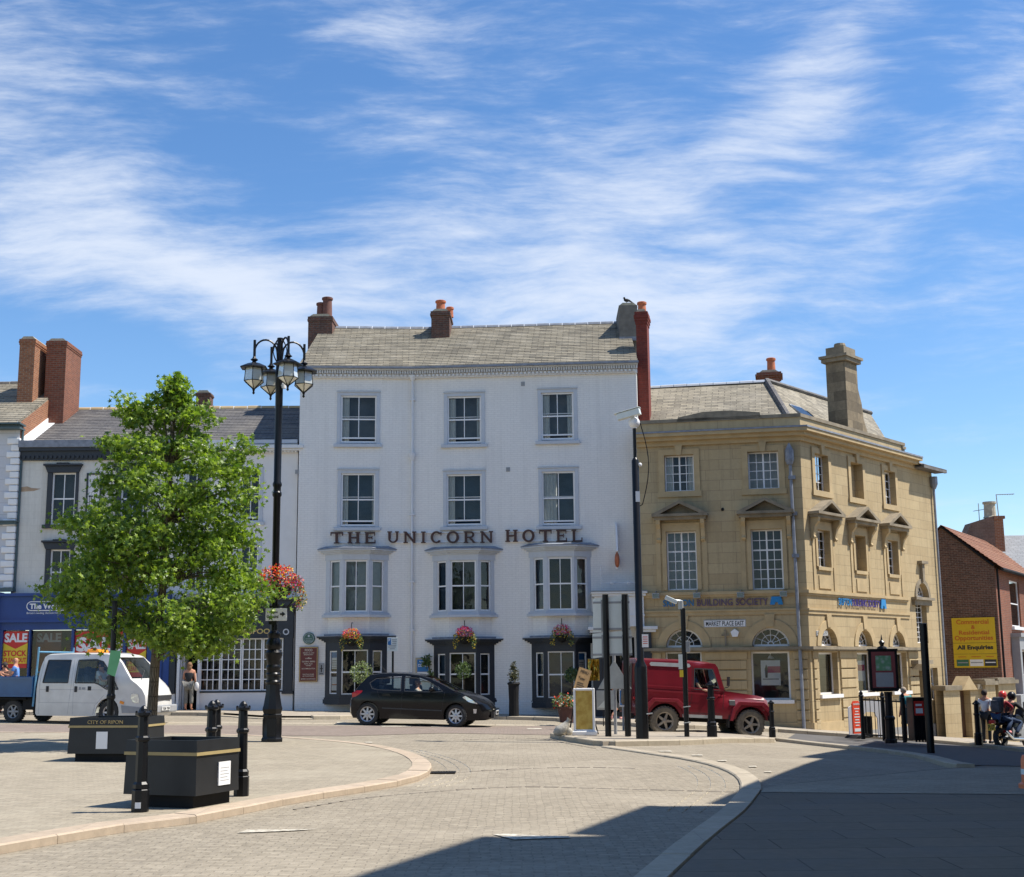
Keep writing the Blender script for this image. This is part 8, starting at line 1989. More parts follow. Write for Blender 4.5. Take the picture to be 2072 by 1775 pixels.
    mb = MB(); mb.box(.9, 3.4, -.35, .35, .38, .5); mb.box(wx[0] - .06, wx[0] + .06, -.65, .65, .3, .42); mb.box(wx[1] - .06, wx[1] + .06, -.65, .65, .3, .42); mb.build('chassis', M['blackmat'], root)
    mb = MB(); mb.box(1.2, 1.6, -.72, .72, .5, .95)
    for w0 in wx: mb.box(w0 - .5, w0 + .5, -.5, .5, .55, .92)
    mb.build('wheel_well', M['blackmat'], b)
    seats(b, (1.62,), (.38, -.38), .95, .55)
    mb = MB(); mb.box(2.2, 2.38, -.7, .7, .9, 1.22); mb.build('dashboard', M['plastic'], b)
    return root
M['alloy_dirty'] = plain((.33, .29, .24), .6, .3, var=.25, nscale=14, name='muddy_alloy')
lr = offroader(); place_x(lr, 1345, 1489.5, .80, R(9), -.86, 2.36)
# ------------------------------------------------------------------ plants
def leafmat(name, a, b, tr=.35, nscale=2.0):
    m = bpy.data.materials.new(name); m.use_nodes = True; t = m.node_tree; bs_ = t.nodes['Principled BSDF']; out_ = t.nodes['Material Output']
    gi = N(t, 'ShaderNodeNewGeometry'); c = mixc(t, gi.outputs['Random Per Island'], a, b)
    t.links.new(c, bs_.inputs['Base Color']); bs_.inputs['Roughness'].default_value = .42
    tl = N(t, 'ShaderNodeBsdfTranslucent'); t.links.new(mixc(t, 1.0, c, (1.5, 1.6, .7), 'MULTIPLY'), tl.inputs[0]); mx = N(t, 'ShaderNodeMixShader'); mx.inputs[0].default_value = tr
    t.links.new(bs_.outputs[0], mx.inputs[1]); t.links.new(tl.outputs[0], mx.inputs[2]); t.links.new(mx.outputs[0], out_.inputs[0]); return m
M['leaf'] = leafmat('sweetgum_leaf', (.06, .125, .018), (.28, .38, .055), .42)
M['shrub'] = leafmat('shrub_leaf', (.05, .09, .03), (.16, .22, .09), .3)
M['shrubpale'] = leafmat('pale_shrub_leaf', (.14, .19, .09), (.30, .36, .18), .3)
M['f_red'] = leafmat('red_petal', (.65, .025, .01), (.85, .10, .015), .1); M['f_pink'] = leafmat('pink_petal', (.55, .03, .22), (.75, .15, .4), .2)
M['f_purple'] = leafmat('purple_petal', (.10, .02, .22), (.3, .02, .28), .2); M['f_yellow'] = leafmat('yellow_petal', (.7, .45, .03), (.8, .6, .1), .2); M['f_white'] = leafmat('white_petal', (.6, .6, .55), (.8, .8, .7), .2)
M['bark'] = brickmat('tree_bark', (.26, .21, .15), (.19, .15, .105), (.07, .055, .04), .03, .22, .01, .95, 1.0, stain=(.22, .19, .13), stain_amt=.5, nscale=4, vary=.35, rowvar=.2)
rnd = random.Random(11)
def leaf(mb, c, s, m=0, star=True, up=.35):
    n = Vector((rnd.gauss(0, 1), rnd.gauss(0, 1), rnd.gauss(0, 1) + up)).normalized(); q = n.to_track_quat('Z', 'Y'); a0 = rnd.random() * 6.28
    if star:
        V = [c - q @ Vector((0, 0, s * .0))]; pts = []
        for k in range(10):
            r_ = s * (1.0 if k % 2 == 0 else .42); a = a0 + k * PI / 5; pts.append(c + q @ Vector((r_ * math.cos(a), r_ * math.sin(a), -s * .22 * (k % 2 == 0))))
        b = len(mb.v); mb.v += pts; mb.f.append(list(range(b, b + 10))); mb.m.append(m)
    else:
        p = [(-s * .5, 0, 0), (0, -s * .32, .0), (s * .5, 0, -s * .1), (0, s * .32, 0)]; b = len(mb.v); R_ = Matrix.Rotation(a0, 3, 'Z')
        mb.v += [c + q @ (R_ @ Vector(x)) for x in p]; mb.f.append([b, b + 1, b + 2, b + 3]); mb.m.append(m)
def tree():
    b = gp(300, 1512, .085); Y = b.y; e = empty('sweetgum_tree', b, 0, 'young bright green sweetgum tree with star shaped leaves, trunk rising behind the lettered planter', 'tree')
    L = lambda u, v: pt(u, v, Y) - b
    tabl = [(748, 350, 362), (798, 334, 380), (812, 240, 388), (828, 234, 426), (850, 238, 426), (890, 250, 428), (896, 206, 436), (906, 202, 508), (940, 205, 518), (985, 188, 512), (1000, 162, 505), (1050, 134, 500), (1075, 128, 500), (1090, 165, 500), (1140, 120, 508), (1190, 100, 556), (1222, 118, 556), (1245, 140, 525), (1265, 165, 500), (1290, 175, 480), (1312, 330, 445)]
    def ext(v):
        for (a, l0, r0), (c, l1, r1) in zip(tabl, tabl[1:]):
            if v <= c: t_ = (v - a) / (c - a); return (l0 + (l1 - l0) * t_, r0 + (r1 - r0) * t_)
        return (330, 445)
    mb = MB(); tp = [L(303, 1512), L(309, 1420), L(314, 1340), L(321, 1280), L(330, 1180), L(338, 1060), L(346, 940), L(352, 850), L(357, 775)]
    tp[0].z = -.1; mb.tube(tp, [.11, .10, .092, .088, .075, .065, .045, .025, .01], 10); tips = []
    for i in range(400):
        v = 762 + (1308 - 762) * (rnd.random() ** .8); l, r_ = ext(v); cu = (l + r_) / 2; hw_ = max(4, (r_ - l) / 2 - 20)
        q_ = rnd.uniform(-1, 1); c = L(cu + hw_ * q_, v); c.y = hw_ / ppm(Y) * math.sqrt(1 - q_ * q_) * rnd.uniform(-1, 1) * .85
        if v < 800 and abs(c.x - L(357, v).x) > .3 and rnd.random() < .5: continue
        tips.append(c)
    for u, v in ((262, 812), (245, 830), (357, 765), (352, 780), (360, 800), (415, 835), (428, 850), (487, 888), (500, 905), (218, 895), (135, 1045), (110, 1195), (550, 1205), (535, 1190), (505, 1090), (508, 1000), (495, 1130), (512, 950), (440, 1300), (425, 1300), (390, 1305), (300, 1285), (230, 1280), (480, 1160), (105, 1190), (150, 1060)): c = L(u, v); c.y = rnd.uniform(-.4, .3); tips.append(c)
    for c in tips[::3]:
        k = max(0.08, min(.93, (c.z - 2.1) / 4.6 - .08)); z0 = 2.2 + k * 4.0
        j = min(range(len(tp)), key=lambda q: abs(tp[q].z - min(z0, c.z - .25))); s0 = tp[j]; m_ = s0.lerp(c, .5) + Vector((0, 0, .12)); mb.tube([s0, m_, c], [.022, .014, .005], 5)
    mb.build('trunk', M['bark'], e, smooth_ang=50)
    lb = MB()
    for c in tips:
        sp = (.13 + .09 * rnd.random()) * (.65 if c.z > 5.3 else 1)
        for _ in range(58):
            p = c + Vector((rnd.gauss(0, sp), rnd.gauss(0, sp), rnd.gauss(0, sp * .62) - .04)); leaf(lb, p, rnd.uniform(.045, .082), 0, True, .5)
    lb.build('crown', M['leaf'], e)
tree()
def foliage(mb, c, rad, n, s, mats, shell=.55):
    for _ in range(n):
        d = Vector((rnd.gauss(0, 1), rnd.gauss(0, 1), rnd.gauss(0, 1))).normalized() * (shell + (1 - shell) * rnd.random())
        leaf(mb, Vector(c) + Vector((d.x * rad[0], d.y * rad[1], d.z * rad[2])), s * rnd.uniform(.7, 1.2), rnd.choice(mats), False)
FM = [M['shrub'], M['f_red'], M['f_pink'], M['f_purple'], M['f_yellow'], M['f_white']]
def basket(p, w, label, top, low, name='hanging_basket', hook=.55, grp=None, both=False):
    e = empty(name, p, 0, label, 'flower basket', grp)
    mb = MB(); mb.lathe([(.03, -.2), (.14 * w, -.16), (.22 * w, -.02), (.24 * w, .05)], (0, 0, 0), 12); mb.build('basket', M['blackmat'], e)
    mb = MB(); foliage(mb, (0, 0, .10), (.40 * w, .34 * w, .26 * w), int(420 * w), .07, [0, 0] + low); foliage(mb, (0, -.03, .22 * w), (.34 * w, .3 * w, .24 * w), int(520 * w), .06, top, .7)
    for sx in (-1, 1): foliage(mb, (sx * .34 * w, 0, -.1), (.11 * w, .2 * w, .30 * w), int(120 * w), .055, [0, 0] + low)
    mb.build('flowers', FM, e)
    if hook:
        mb = MB(); mb.tube([(0, 0, .3), (0, 0, hook), (0, .1, hook + .06), (0, .40, hook + .06)], .014, 5); mb.build('hook', BL, e)
    return e
gH = 'hanging baskets over the dark bays'
for (u, v, lb, tp_, lw) in ((711, 1296, 'orange and yellow hanging basket over the left ground floor bay', [1, 1, 2, 4], [4, 0]), (940, 1292, 'magenta pink hanging basket over the middle ground floor bay', [2, 2, 3, 1], [4, 0]), (1137, 1288, 'pink and white hanging basket with yellow below over the right bay', [2, 1, 5, 2], [4, 0])):
    s, z = FH.uv(u, v, -.85); p = FH.o + FH.t * s + FH.n * (hbend(s) - .85); basket((p.x, p.y, z), .95, lb, tp_, lw, grp=gH)
bp_ = Vector((lp.x, lp.y, 0)); zb_ = pt(570, 1200, lp.y).z
e = basket((bp_.x + .10, bp_.y - .12, zb_ + .06), 1.22, 'big red geranium basket with purple and pink edges on the lamp standard', [1, 1, 1, 1, 4], [3, 0, 1], hook=0, name='flower_basket')
mb = MB(); foliage(mb, (.40, 0, .15), (.16, .2, .18), 150, .055, [2, 1, 0]); foliage(mb, (.5, 0, -.18), (.12, .15, .28), 160, .05, [0, 0, 4]); foliage(mb, (-.40, 0, .15), (.18, .2, .12), 140, .055, [1, 3, 0, 1]); mb.build('trailing_flowers', FM, e)
mb = MB(); mb.tube([(-.12, .1, -.75), (.0, .0, -.3)], .015, 5); mb.tube([(-.1, .1, -.7), (.3, 0, -.25)], .015, 5); mb.tube([(-.1, .1, -.7), (-.35, 0, -.2)], .015, 5); mb.build('bracket', BL, e)
def ballplant(u, v, r, label, m, pale=False, y=-1.0, basket_=False, name='clipped_shrub'):
    s, z = FH.uv(u, v, y); p = FH.o + FH.t * s + FH.n * (hbend(s) + y); gz = g(p.x, p.y) + .11; e = empty(name, (p.x, p.y, gz), 0, label, 'plant'); h = z - gz
    mb = MB(); foliage(mb, (0, 0, h), (r, r, r * 1.05), 620, .07, [0], .5); mb.build('crown', m, e)
    mb = MB(); mb.tube([(0, 0, .3), (0, 0, h)], .025, 6); mb.build('stem', M['bark'], e)
    mb = MB(); mb.lathe([(.16, 0), (.22, .38), (.24, .38), (.24, .42), (.2, .42), (.19, .34)], (0, 0, 0), 14); mb.build('plant_pot', M['blackmat'], e)
ballplant(731, 1361, .40, 'loose pale green shrub in a pot in front of the left dark bay', M['shrubpale']); ballplant(938, 1357, .31, 'neat round clipped shrub on a stem in front of the middle dark bay', M['shrub'])
ballplant(1157, 1366, .26, 'small bushy green plant by the right dark bay, behind the menu easel', M['shrub'])
s, z = FH.uv(863, 1336, -.25); p = FH.o + FH.t * s + FH.n * (hbend(s) - .25); e = empty('climbing_plant', (p.x, p.y, g(p.x, p.y)), 0, 'dark leafed climber on the wall over the cream noticeboard', 'plant')
mb = MB(); foliage(mb, (0, 0, z), (.26, .1, .28), 130, .12, [0], .2); foliage(mb, (.15, 0, z - .5), (.12, .08, .3), 60, .1, [0], .2); mb.build('leaves', M['shrub'], e); mb = MB(); mb.tube([(.18, .1, 0), (.15, .1, z - .4), (0, .05, z)], .02, 5); mb.build('stem', M['bark'], e)
p = gp(1040, 1449, .12); k = ppm(p.y); e = empty('potted_conifer', p, 0, 'straggly brown conifer in a tall dark chimney shaped pot by the hotel wall', 'plant')
mb = MB(); mb.lathe([(.17, 0), (.16, .5), (.18, 1.0), (.22, 1.05), (.19, 1.1)], (0, 0, 0), 12); mb.build('plant_pot', M['blackmat'], e); mb = MB(); foliage(mb, (0, 0, 1.3), (.21, .2, .35), 460, .07, [0], .2); foliage(mb, (0, 0, 1.6), (.12, .1, .22), 160, .06, [0], .2); mb.build('crown', leafmat('dry_leaf', (.06, .05, .03), (.12, .13, .06), .2), e)
p = gp(1147, 1462, .11); e = empty('flower_pot', p, 0, 'brown tub of red and white flowers behind the gold pavement board', 'plant'); mb = MB(); mb.lathe([(.2, 0), (.27, .4), (.3, .42), (.3, .46), (.24, .46)], (0, 0, 0), 14); mb.build('plant_pot', plain((.10, .045, .035), .8, name='brown_pot'), e); mb = MB(); foliage(mb, (-.06, 0, .58), (.42, .34, .3), 420, .09, [0, 0, 0, 0, 1, 5], .4); mb.build('flowers', FM, e)

# ------------------------------------------------------------------ people
def skinmesh(name, V, E, Rd, root, mat, parent, sub=1):
    me = bpy.data.meshes.new('sk'); me.from_pydata([tuple(v) for v in V], E, []); o = bpy.data.objects.new('sk', me); COL.objects.link(o)
    md = o.modifiers.new('s', 'SKIN'); md.use_smooth_shade = True; sv = me.skin_vertices[0].data if me.skin_vertices else None
    if sv is None:
        bm = bmesh.new(); bm.from_mesh(me); bm.verts.layers.skin.verify(); bm.to_mesh(me); bm.free(); sv = me.skin_vertices[0].data
    for i, r_ in enumerate(Rd): sv[i].radius = r_ if isinstance(r_, tuple) else (r_, r_); sv[i].use_root = (i == root)
    if sub: s_ = o.modifiers.new('u', 'SUBSURF'); s_.levels = sub; s_.render_levels = sub
    dg = bpy.context.evaluated_depsgraph_get(); dg.update(); out_ = bpy.data.meshes.new_from_object(o.evaluated_get(dg)); bpy.data.objects.remove(o)
    for p_ in out_.polygons: p_.use_smooth = True
    out_.materials.clear(); out_.materials.append(mat); r_ = bpy.data.objects.new(name, out_); COL.objects.link(r_); r_.parent = parent; return r_
JT = dict(pel=(0, 0, .95), spi=(0, 0, 1.16), che=(0, 0, 1.34), nec=(0, 0, 1.49), hea=(0, -.01, 1.60), top=(0, 0, 1.70), sL=(.175, 0, 1.40), eL=(.22, .02, 1.13), wL=(.23, -.06, .89), hL=(.23, -.08, .82), sR=(-.175, 0, 1.40), eR=(-.22, .02, 1.13), wR=(-.23, -.06, .89), hR=(-.23, -.08, .82),
          pL=(.09, 0, .92), kL=(.10, -.01, .50), aL=(.10, .03, .09), tL=(.11, -.13, .03), pR=(-.09, 0, .92), kR=(-.10, -.01, .50), aR=(-.10, .03, .09), tR=(-.11, -.13, .03))
RD = dict(pel=.135, spi=.115, che=(.15, .11), nec=.05, hea=.092, top=.07, sL=.062, eL=.042, wL=.028, hL=.03, pL=.088, kL=.058, aL=.038, tL=.03)
def person(loc, rz, H, label, cat_pose=None, top=None, bot=None, hair=None, skin=None, shoe=None, sleeve=.6, legs=1.0, skirt=False, hairlen=.0, cap=None, wide=1.0, name='person', female=False, helmet=None, bag=None):
    e = empty(name, loc, rz, label, 'person'); J = dict(JT); J.update(cat_pose or {}); k = H / 1.76
    P = {a: Vector(b) * k for a, b in J.items()}; rad = lambda a: (lambda r_: (tuple(x * k for x in r_) if isinstance(r_, tuple) else r_ * k))(RD.get(a, RD.get(a.replace('R', 'L'), .05)))
    names = list(P); V = [P[a] for a in names]; Rr = [rad(a) for a in names]; I = {a: i for i, a in enumerate(names)}
    E = [(I[a], I[b]) for a, b in (('pel', 'spi'), ('spi', 'che'), ('che', 'nec'), ('nec', 'hea'), ('hea', 'top'), ('che', 'sL'), ('sL', 'eL'), ('eL', 'wL'), ('wL', 'hL'), ('che', 'sR'), ('sR', 'eR'), ('eR', 'wR'), ('wR', 'hR'), ('pel', 'pL'), ('pL', 'kL'), ('kL', 'aL'), ('aL', 'tL'), ('pel', 'pR'), ('pR', 'kR'), ('kR', 'aR'), ('aR', 'tR'))]
    for s_ in 'LR':                                     # four fingers and a thumb on each hand
        h = P['h' + s_]; d = (h - P['w' + s_]).normalized(); sd_ = d.cross(Vector((0, 1, 0)) if abs(d.y) < .9 else Vector((1, 0, 0))).normalized(); nn = d.cross(sd_)
        for f in range(5):
            ln = (.055, .075, .08, .072, .055)[f] * k; off = (f - 2.2) * .017 * k
            b = h + nn * off + d * (.02 if f else -.02) * k; m_ = b + (d + (nn * -.9 if f == 0 else sd_ * .15)).normalized() * ln * .5; t_ = m_ + (d + sd_ * .5).normalized() * ln * .5
            i0 = len(V); V += [b, m_, t_]; Rr += [.010 * k, .009 * k, .007 * k]; E += [(I['h' + s_], i0), (i0, i0 + 1), (i0 + 1, i0 + 2)]
    sk = skin or M['skin']; body = skinmesh('body', V, E, Rr, I['pel'], sk, e)
    def cloth(nm, seq, mat, grow, edges, root=0):
        VV = []; RR = []; idx = {}
        for a in seq:
            if isinstance(a, tuple): nm_, p_, r_ = a; idx[nm_] = len(VV); VV.append(p_); RR.append(r_)
            else:
                idx[a] = len(VV); VV.append(P[a]); r_ = rad(a); RR.append(tuple(x * grow for x in r_) if isinstance(r_, tuple) else r_ * grow)
        return skinmesh(nm, VV, [(idx[a], idx[b]) for a, b in edges], RR, root, mat, e)
    if top:
        sl = [('x' + s_, P['s' + s_].lerp(P['e' + s_] if sleeve <= 1 else P['w' + s_], min(1, sleeve) if sleeve <= 1 else .9), (.052 if sleeve <= 1 else .04) * k) for s_ in 'LR']
        seq = ['pel', 'spi', 'che', 'sL', 'sR'] + ([sl[0], sl[1]] if sleeve > 0 else []); ed = [('pel', 'spi'), ('spi', 'che'), ('che', 'sL'), ('che', 'sR')]
        if sleeve > 1: seq += ['eL', 'eR']; ed += [('sL', 'eL'), ('eL', 'xL'), ('sR', 'eR'), ('eR', 'xR')]
        elif sleeve > 0: ed += [('sL', 'xL'), ('sR', 'xR')]
        cloth('shirt' if not female else 'top', seq, top, 1.13, ed)
    if bot:
        if skirt:
            mb = MB(); c = P['pel']; zb_ = P['kL'].z + .02; mb.lathe([(.15 * k, c.z + .08 * k), (.17 * k, c.z - .1 * k), (.21 * k * wide, zb_), (.19 * k * wide, zb_)], (c.x, c.y, 0), 14, close=False); mb.build('skirt', bot, e, smooth_ang=60)
        else:
            ends = [('q' + s_, P['k' + s_].lerp(P['a' + s_], legs * 2 - 1) if legs > .5 else P['p' + s_].lerp(P['k' + s_], legs * 2), .06 * k * wide) for s_ in 'LR']
            seq = ['pel', 'pL', 'pR'] + (['kL', 'kR'] if legs > .5 else []) + ends; ed = [('pel', 'pL'), ('pel', 'pR')] + ([('pL', 'kL'), ('kL', 'qL'), ('pR', 'kR'), ('kR', 'qR')] if legs > .5 else [('pL', 'qL'), ('pR', 'qR')])
            cloth('trousers', seq, bot, 1.16 * (1 + (wide - 1) * .4), ed)
    hd = P['hea']
    if hair:
        mb = MB(); mb.sphere((hd.x, hd.y + .012 * k, hd.z + .035 * k), .105 * k, 12, 8, 0, (.92, 1.0, 1.05))
        if hairlen: mb.sphere((hd.x, hd.y + .05 * k, hd.z - hairlen * .5 * k), .09 * k, 10, 8, 0, (1, .7, 1.2))
        mb.build('hair', hair, e, smooth_ang=60)
    if helmet: mb = MB(); mb.sphere((hd.x, hd.y - .01, hd.z + .03 * k), .14 * k, 14, 10, 0, (.9, 1.05, 1)); h_ = mb.build('helmet', helmet, e, smooth_ang=60); mb = MB(); mb.sphere((hd.x, hd.y - .06 * k, hd.z + .03 * k), .125 * k, 12, 8, 0, (.9, 1.0, .6)); mb.build('visor', M['black'], h_, smooth_ang=60)
    mb = MB()
    mb.cone((hd.x, hd.y - .085 * k, hd.z + .01), (hd.x, hd.y - .115 * k, hd.z - .012), .012, .018, 6)
    for s_ in (-1, 1): mb.sphere((hd.x + s_ * .093 * k, hd.y + .005, hd.z), .022 * k, 6, 5, 0, (.5, 1, 1.4))
    mb.build('face', sk, body)
    mb = MB()
    for s_ in (-1, 1): mb.sphere((hd.x + s_ * .034 * k, hd.y - .083 * k, hd.z + .02 * k), .012 * k, 6, 4)
    mb.box(hd.x - .025 * k, hd.x + .025 * k, hd.y - .095 * k, hd.y - .085 * k, hd.z - .045 * k, hd.z - .038 * k); mb.build('eyes', M['blackmat'], body)
    if shoe:
        mb = MB()
        for s_ in 'LR':
            a, t_ = P['a' + s_], P['t' + s_]; mb.tube([a + Vector((0, .03, -.045)) * k, t_ + Vector((0, 0, .01)), t_ + (t_ - a).normalized() * .05 * k], [.05 * k, .045 * k, .025 * k], 8)
        mb.build('shoes', shoe, e, smooth_ang=60)
    if bag:
        mb = MB(); x, y, z, sx, sy, sz, bm_ = bag; mb.sphere((x * k, y * k, z * k), 1, 10, 8, 0, (sx, sy, sz)); mb.tube([(x * k, y * k, z * k + sz * .8), (x * k * .9, y * k, z * k + sz + .3)], .01, 5); mb.build('bag', bm_, e, smooth_ang=60)
    return e
def P_(*c, r=.8, n='cloth', v=.12, s=8): return plain(c, r, var=v, nscale=s, name=n)
tan = P_(.50, .24, .15, n='tanned_skin'); hb = P_(.22, .12, .06, n='brown_hair'); hg = P_(.32, .26, .19, n='greying_hair'); hk = P_(.03, .02, .018, n='dark_hair')
den = P_(.03, .06, .13, n='denim'); blk = P_(.015, .015, .017, n='black_cloth'); wht = P_(.68, .68, .68, n='white_cloth')
def at(u, y, dz=.1): p = pt(u, 1440, y); return Vector((p.x, y, g(p.x, y) + dz))
q = at(381, 46.0, .11); person(q, PI, 1.66, 'woman seen from behind in the doorway, black strappy top and wide grey trousers', dict(eL=(.21, -.02, 1.14), wL=(.17, -.18, 1.10), hL=(.15, -.24, 1.12)), P_(.02, .02, .022, n='black_top'), P_(.16, .155, .14, n='patterned_grey', v=.4, s=30), hb, tan, None, 0, .86, wide=1.35, hairlen=.12, female=True, bag=(-.27, 0, .86, .09, .05, .15, wht))
q = at(27, 41.5, .11); person(q, R(-80), 1.78, 'bald man in a light blue shirt standing behind the tipper body', dict(eL=(.2, -.1, 1.16), wL=(.14, -.3, 1.2), hL=(.12, -.36, 1.24)), P_(.12, .27, .62, n='blue_shirt'), den, None, tan, blk, .6)
q = at(5, 41.9, .11); person(q, R(-20), 1.6, 'dark haired person in brown at the far left edge behind the tipper body', dict(eL=(.2, -.1, 1.16), wL=(.1, -.28, 1.3), hL=(.06, -.3, 1.38)), P_(.10, .05, .035, n='brown_top'), blk, hk, tan, blk, .5, hairlen=.1)
seated = dict(kL=(.13, -.45, 1.0), aL=(.13, -.62, .62), tL=(.13, -.78, .60), kR=(-.13, -.45, 1.0), aR=(-.13, -.62, .62), tR=(-.13, -.78, .60), eL=(.24, -.18, 1.18), wL=(.16, -.45, 1.2), hL=(.15, -.52, 1.22), eR=(-.24, -.18, 1.18), wR=(-.16, -.45, 1.2), hR=(-.15, -.52, 1.22))
def driver(root, x, y, zseat, H, label, top, hair, pose=None, skin=None, sleeve=.6):
    m = Matrix.Translation(root.location) @ root.rotation_euler.to_matrix().to_4x4(); p = m @ Vector((x, y, zseat - .84 * H / 1.76)); ps = dict(seated); ps.update(pose or {})
    return person(p, root.rotation_euler.z + PI / 2, H, label, ps, top, den, hair, skin, blk, sleeve)
driver(tip, 1.72, -.40, .86, 1.76, 'driver in a white t-shirt at the wheel of the white tipper', wht, hk)
driver(lr, 1.72, -.45, .98, 1.7, 'driver of the red off-roader in a dark blue shirt, arm on the window sill', P_(.05, .08, .17, n='navy_shirt'), hk, dict(eR=(-.36, -.1, 1.12), wR=(-.42, -.32, 1.06), hR=(-.42, -.38, 1.08)))
driver(car, 2.05, -.36, .50, 1.6, 'driver of the black hatchback in pale clothes', P_(.4, .38, .35, n='pale_top'), hb)
q = at(1252, 42.5, .12); person(q, R(125), 1.5, 'walking woman in green patterned top, dark shorts and grey hat behind the sign posts', dict(kL=(.1, -.22, .52), aL=(.1, -.16, .1), tL=(.1, -.32, .05), kR=(-.1, .06, .5), aR=(-.1, .40, .20), tR=(-.1, .42, .06), eL=(.22, .1, 1.15), wL=(.2, .05, .95), hL=(.2, .03, .88)), P_(.03, .22, .15, n='green_pattern', v=.6, s=30), blk, P_(.25, .24, .23, n='grey_hat'), tan, P_(.6, .3, .28, n='pink_shoes'), .8, .42, female=True)
q = at(1836, 39.6, .1); person(q, PI + .3, 1.62, 'grey haired person in a teal top and long dark skirt leaning at the railings', dict(che=(0, -.05, 1.32), nec=(0, -.12, 1.44), hea=(0, -.16, 1.54), top=(0, -.17, 1.64), sL=(.17, -.06, 1.38), sR=(-.17, -.06, 1.38), wR=(-.2, -.3, 1.1), hR=(-.2, -.37, 1.12)), P_(.03, .19, .20, n='teal_top'), P_(.04, .06, .055, n='dark_skirt', v=.3), hg, tan, blk, .9, skirt=True, wide=1.05)
q = at(1994, 40.6, .1); person(q, PI - .7, 1.62, 'person in a loose white top and black trousers standing behind the motorcycle', None, wht, blk, hk, tan, blk, .9, wide=1.0)
# motorcycle with two riders
mp = at(2021, 39.6, .0); mh = R(36); zg0 = mp.z; fw_ = mp + Vector((math.cos(mh), math.sin(mh), 0)) * 1.4; pit = -math.atan((g(fw_.x, fw_.y) - zg0) / 1.4)
bike = empty('motorcycle', mp, mh, 'black sports motorcycle with yellow number plate carrying two riders', 'motorcycle'); bike.rotation_euler = (R(-4), pit, mh)
def torus(mb, c, R0, r0, n=28, k=8, sx=1.0):
    for i in range(n):
        for j in range(k):
            def pnt(a, b): A = 2 * PI * a / n; B = 2 * PI * b / k; rr = R0 + r0 * math.cos(B); return (c[0] + rr * math.cos(A), c[1] + r0 * sx * math.sin(B), c[2] + rr * math.sin(A))
            mb.quad(pnt(i, j), pnt(i, j + 1), pnt(i + 1, j + 1), pnt(i + 1, j))
for x, w in ((0, 1.25), (1.4, .85)):
    mb = MB(); torus(mb, (x, 0, .31), .245, .065, 28, 8, w); wl = mb.build('wheel', M['rubber'], bike, smooth_ang=60)
    mb = MB(); ring(mb, x, .31, .165, .195, -.045, .045, 0, 2 * PI, 20)
    for k in range(5): a = k * 2 * PI / 5; mb.tube([(x, 0, .31), (x + .17 * math.cos(a), 0, .31 + .17 * math.sin(a))], .016, 5)
    mb.build('rim', M['chrome'] if x else M['blackmat'], wl)
mb = MB(); mb.prism([(.25, .62), (.5, .95), (.85, 1.02), (1.1, .92), (1.1, .75), (.8, .5), (.5, .5)], -.13, .13, 'y'); mb.build('fuel_tank', M['black'], bike, bevel=.04)
mb = MB(); mb.prism([(-.28, .86), (.0, .80), (.45, .82), (.45, .72), (-.05, .68), (-.3, .80)], -.13, .13, 'y'); mb.build('seat', M['blackmat'], bike, bevel=.03)
mb = MB(); mb.box(-.36, -.28, -.1, .1, .72, .82); mb.build('tail_light', M['lamp_red'], bike, bevel=.01)
number_plate(bike, Matrix.Translation((-.38, 0, .52)) @ Matrix.Rotation(-PI / 2, 4, 'Z'), 'PL07', M['plate_y'], .24, .19)
mb = MB(); mb.prism([(.35, .28), (.95, .25), (1.05, .62), (.4, .65)], -.18, .18, 'y'); mb.tube([(.02, .1, .31), (.45, .1, .42)], .035, 6); mb.tube([(.02, -.1, .31), (.45, -.1, .42)], .035, 6); mb.build('engine', M['grey'], bike, bevel=.02)
mb = MB(); mb.tube([(.9, -.2, .3), (.3, -.22, .3), (-.1, -.24, .5)], [.03, .04, .055], 8); mb.build('exhaust', M['chrome'], bike, smooth_ang=50)
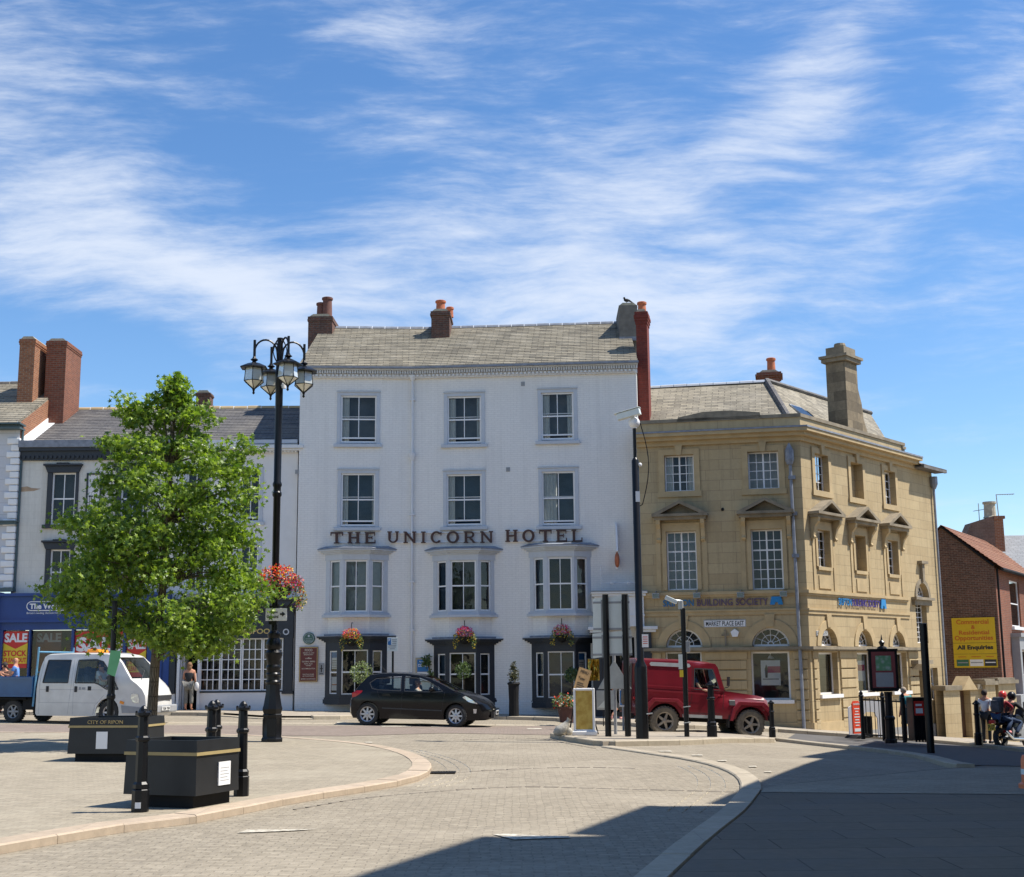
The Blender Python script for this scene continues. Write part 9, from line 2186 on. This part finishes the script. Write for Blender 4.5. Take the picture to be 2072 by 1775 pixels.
mb = MB(); mb.tube([(1.4, .09, .31), (1.08, .09, .98)], .025, 6); mb.tube([(1.4, -.09, .31), (1.08, -.09, .98)], .025, 6); mb.tube([(1.0, .38, 1.0), (1.1, 0, .98), (1.0, -.38, 1.0)], .018, 6); mb.build('fork', M['chrome'], bike)
mb = MB(); mb.prism([(1.05, .75), (1.4, .85), (1.3, 1.02), (1.1, 1.22), (1.0, 1.0)], -.14, .14, 'y'); mb.build('fairing', M['black'], bike, bevel=.04)
ride = dict(pel=(0, 0, .95), spi=(0, -.08, 1.14), che=(0, -.18, 1.32), nec=(0, -.23, 1.45), hea=(0, -.27, 1.56), top=(0, -.28, 1.66), sL=(.18, -.17, 1.37), sR=(-.18, -.17, 1.37), eL=(.28, -.36, 1.2), wL=(.28, -.58, 1.1), hL=(.28, -.66, 1.1), eR=(-.28, -.36, 1.2), wR=(-.28, -.58, 1.1), hR=(-.28, -.66, 1.1), kL=(.2, -.38, .82), aL=(.2, -.1, .5), tL=(.2, -.26, .45), kR=(-.2, -.38, .82), aR=(-.2, -.1, .5), tR=(-.2, -.26, .45))
def rider(x, z, H, label, top, helmet, shoe, pose=None):
    c = Vector((math.cos(mh), math.sin(mh), 0)); p = mp + c * x + Vector((0, 0, z)); ps = dict(ride); ps.update(pose or {}); return person(p, mh + PI / 2, H, label, ps, top, den, None, None, shoe, 1.5, helmet=helmet)
rider(.42, -.06 + .0, 1.74, 'motorcycle rider in black jacket and black helmet holding the handlebars', blk, M['black'], blk)
pl_ = rider(-.02, .05, 1.66, 'pillion passenger in red jacket with red and white helmet and grey backpack', P_(.38, .02, .03, n='red_leather', r=.5), P_(.6, .05, .04, n='red_white_helmet', v=.6, s=14, r=.3), P_(.6, .25, .25, n='boots', v=.5), dict(wL=(.15, -.40, 1.08), hL=(.08, -.44, 1.06), wR=(-.15, -.40, 1.08), hR=(-.08, -.44, 1.06)))
mb = MB(); mb.prism([(.0, 1.0), (.06, 1.38), (.02, 1.46), (-.12, 1.44)], -.17, .17, 'x'); mb.box(-.15, .15, .0, .16, 1.0, 1.36); mb.build('backpack', P_(.07, .07, .08, n='grey_backpack', v=.5), pl_, bevel=.04)
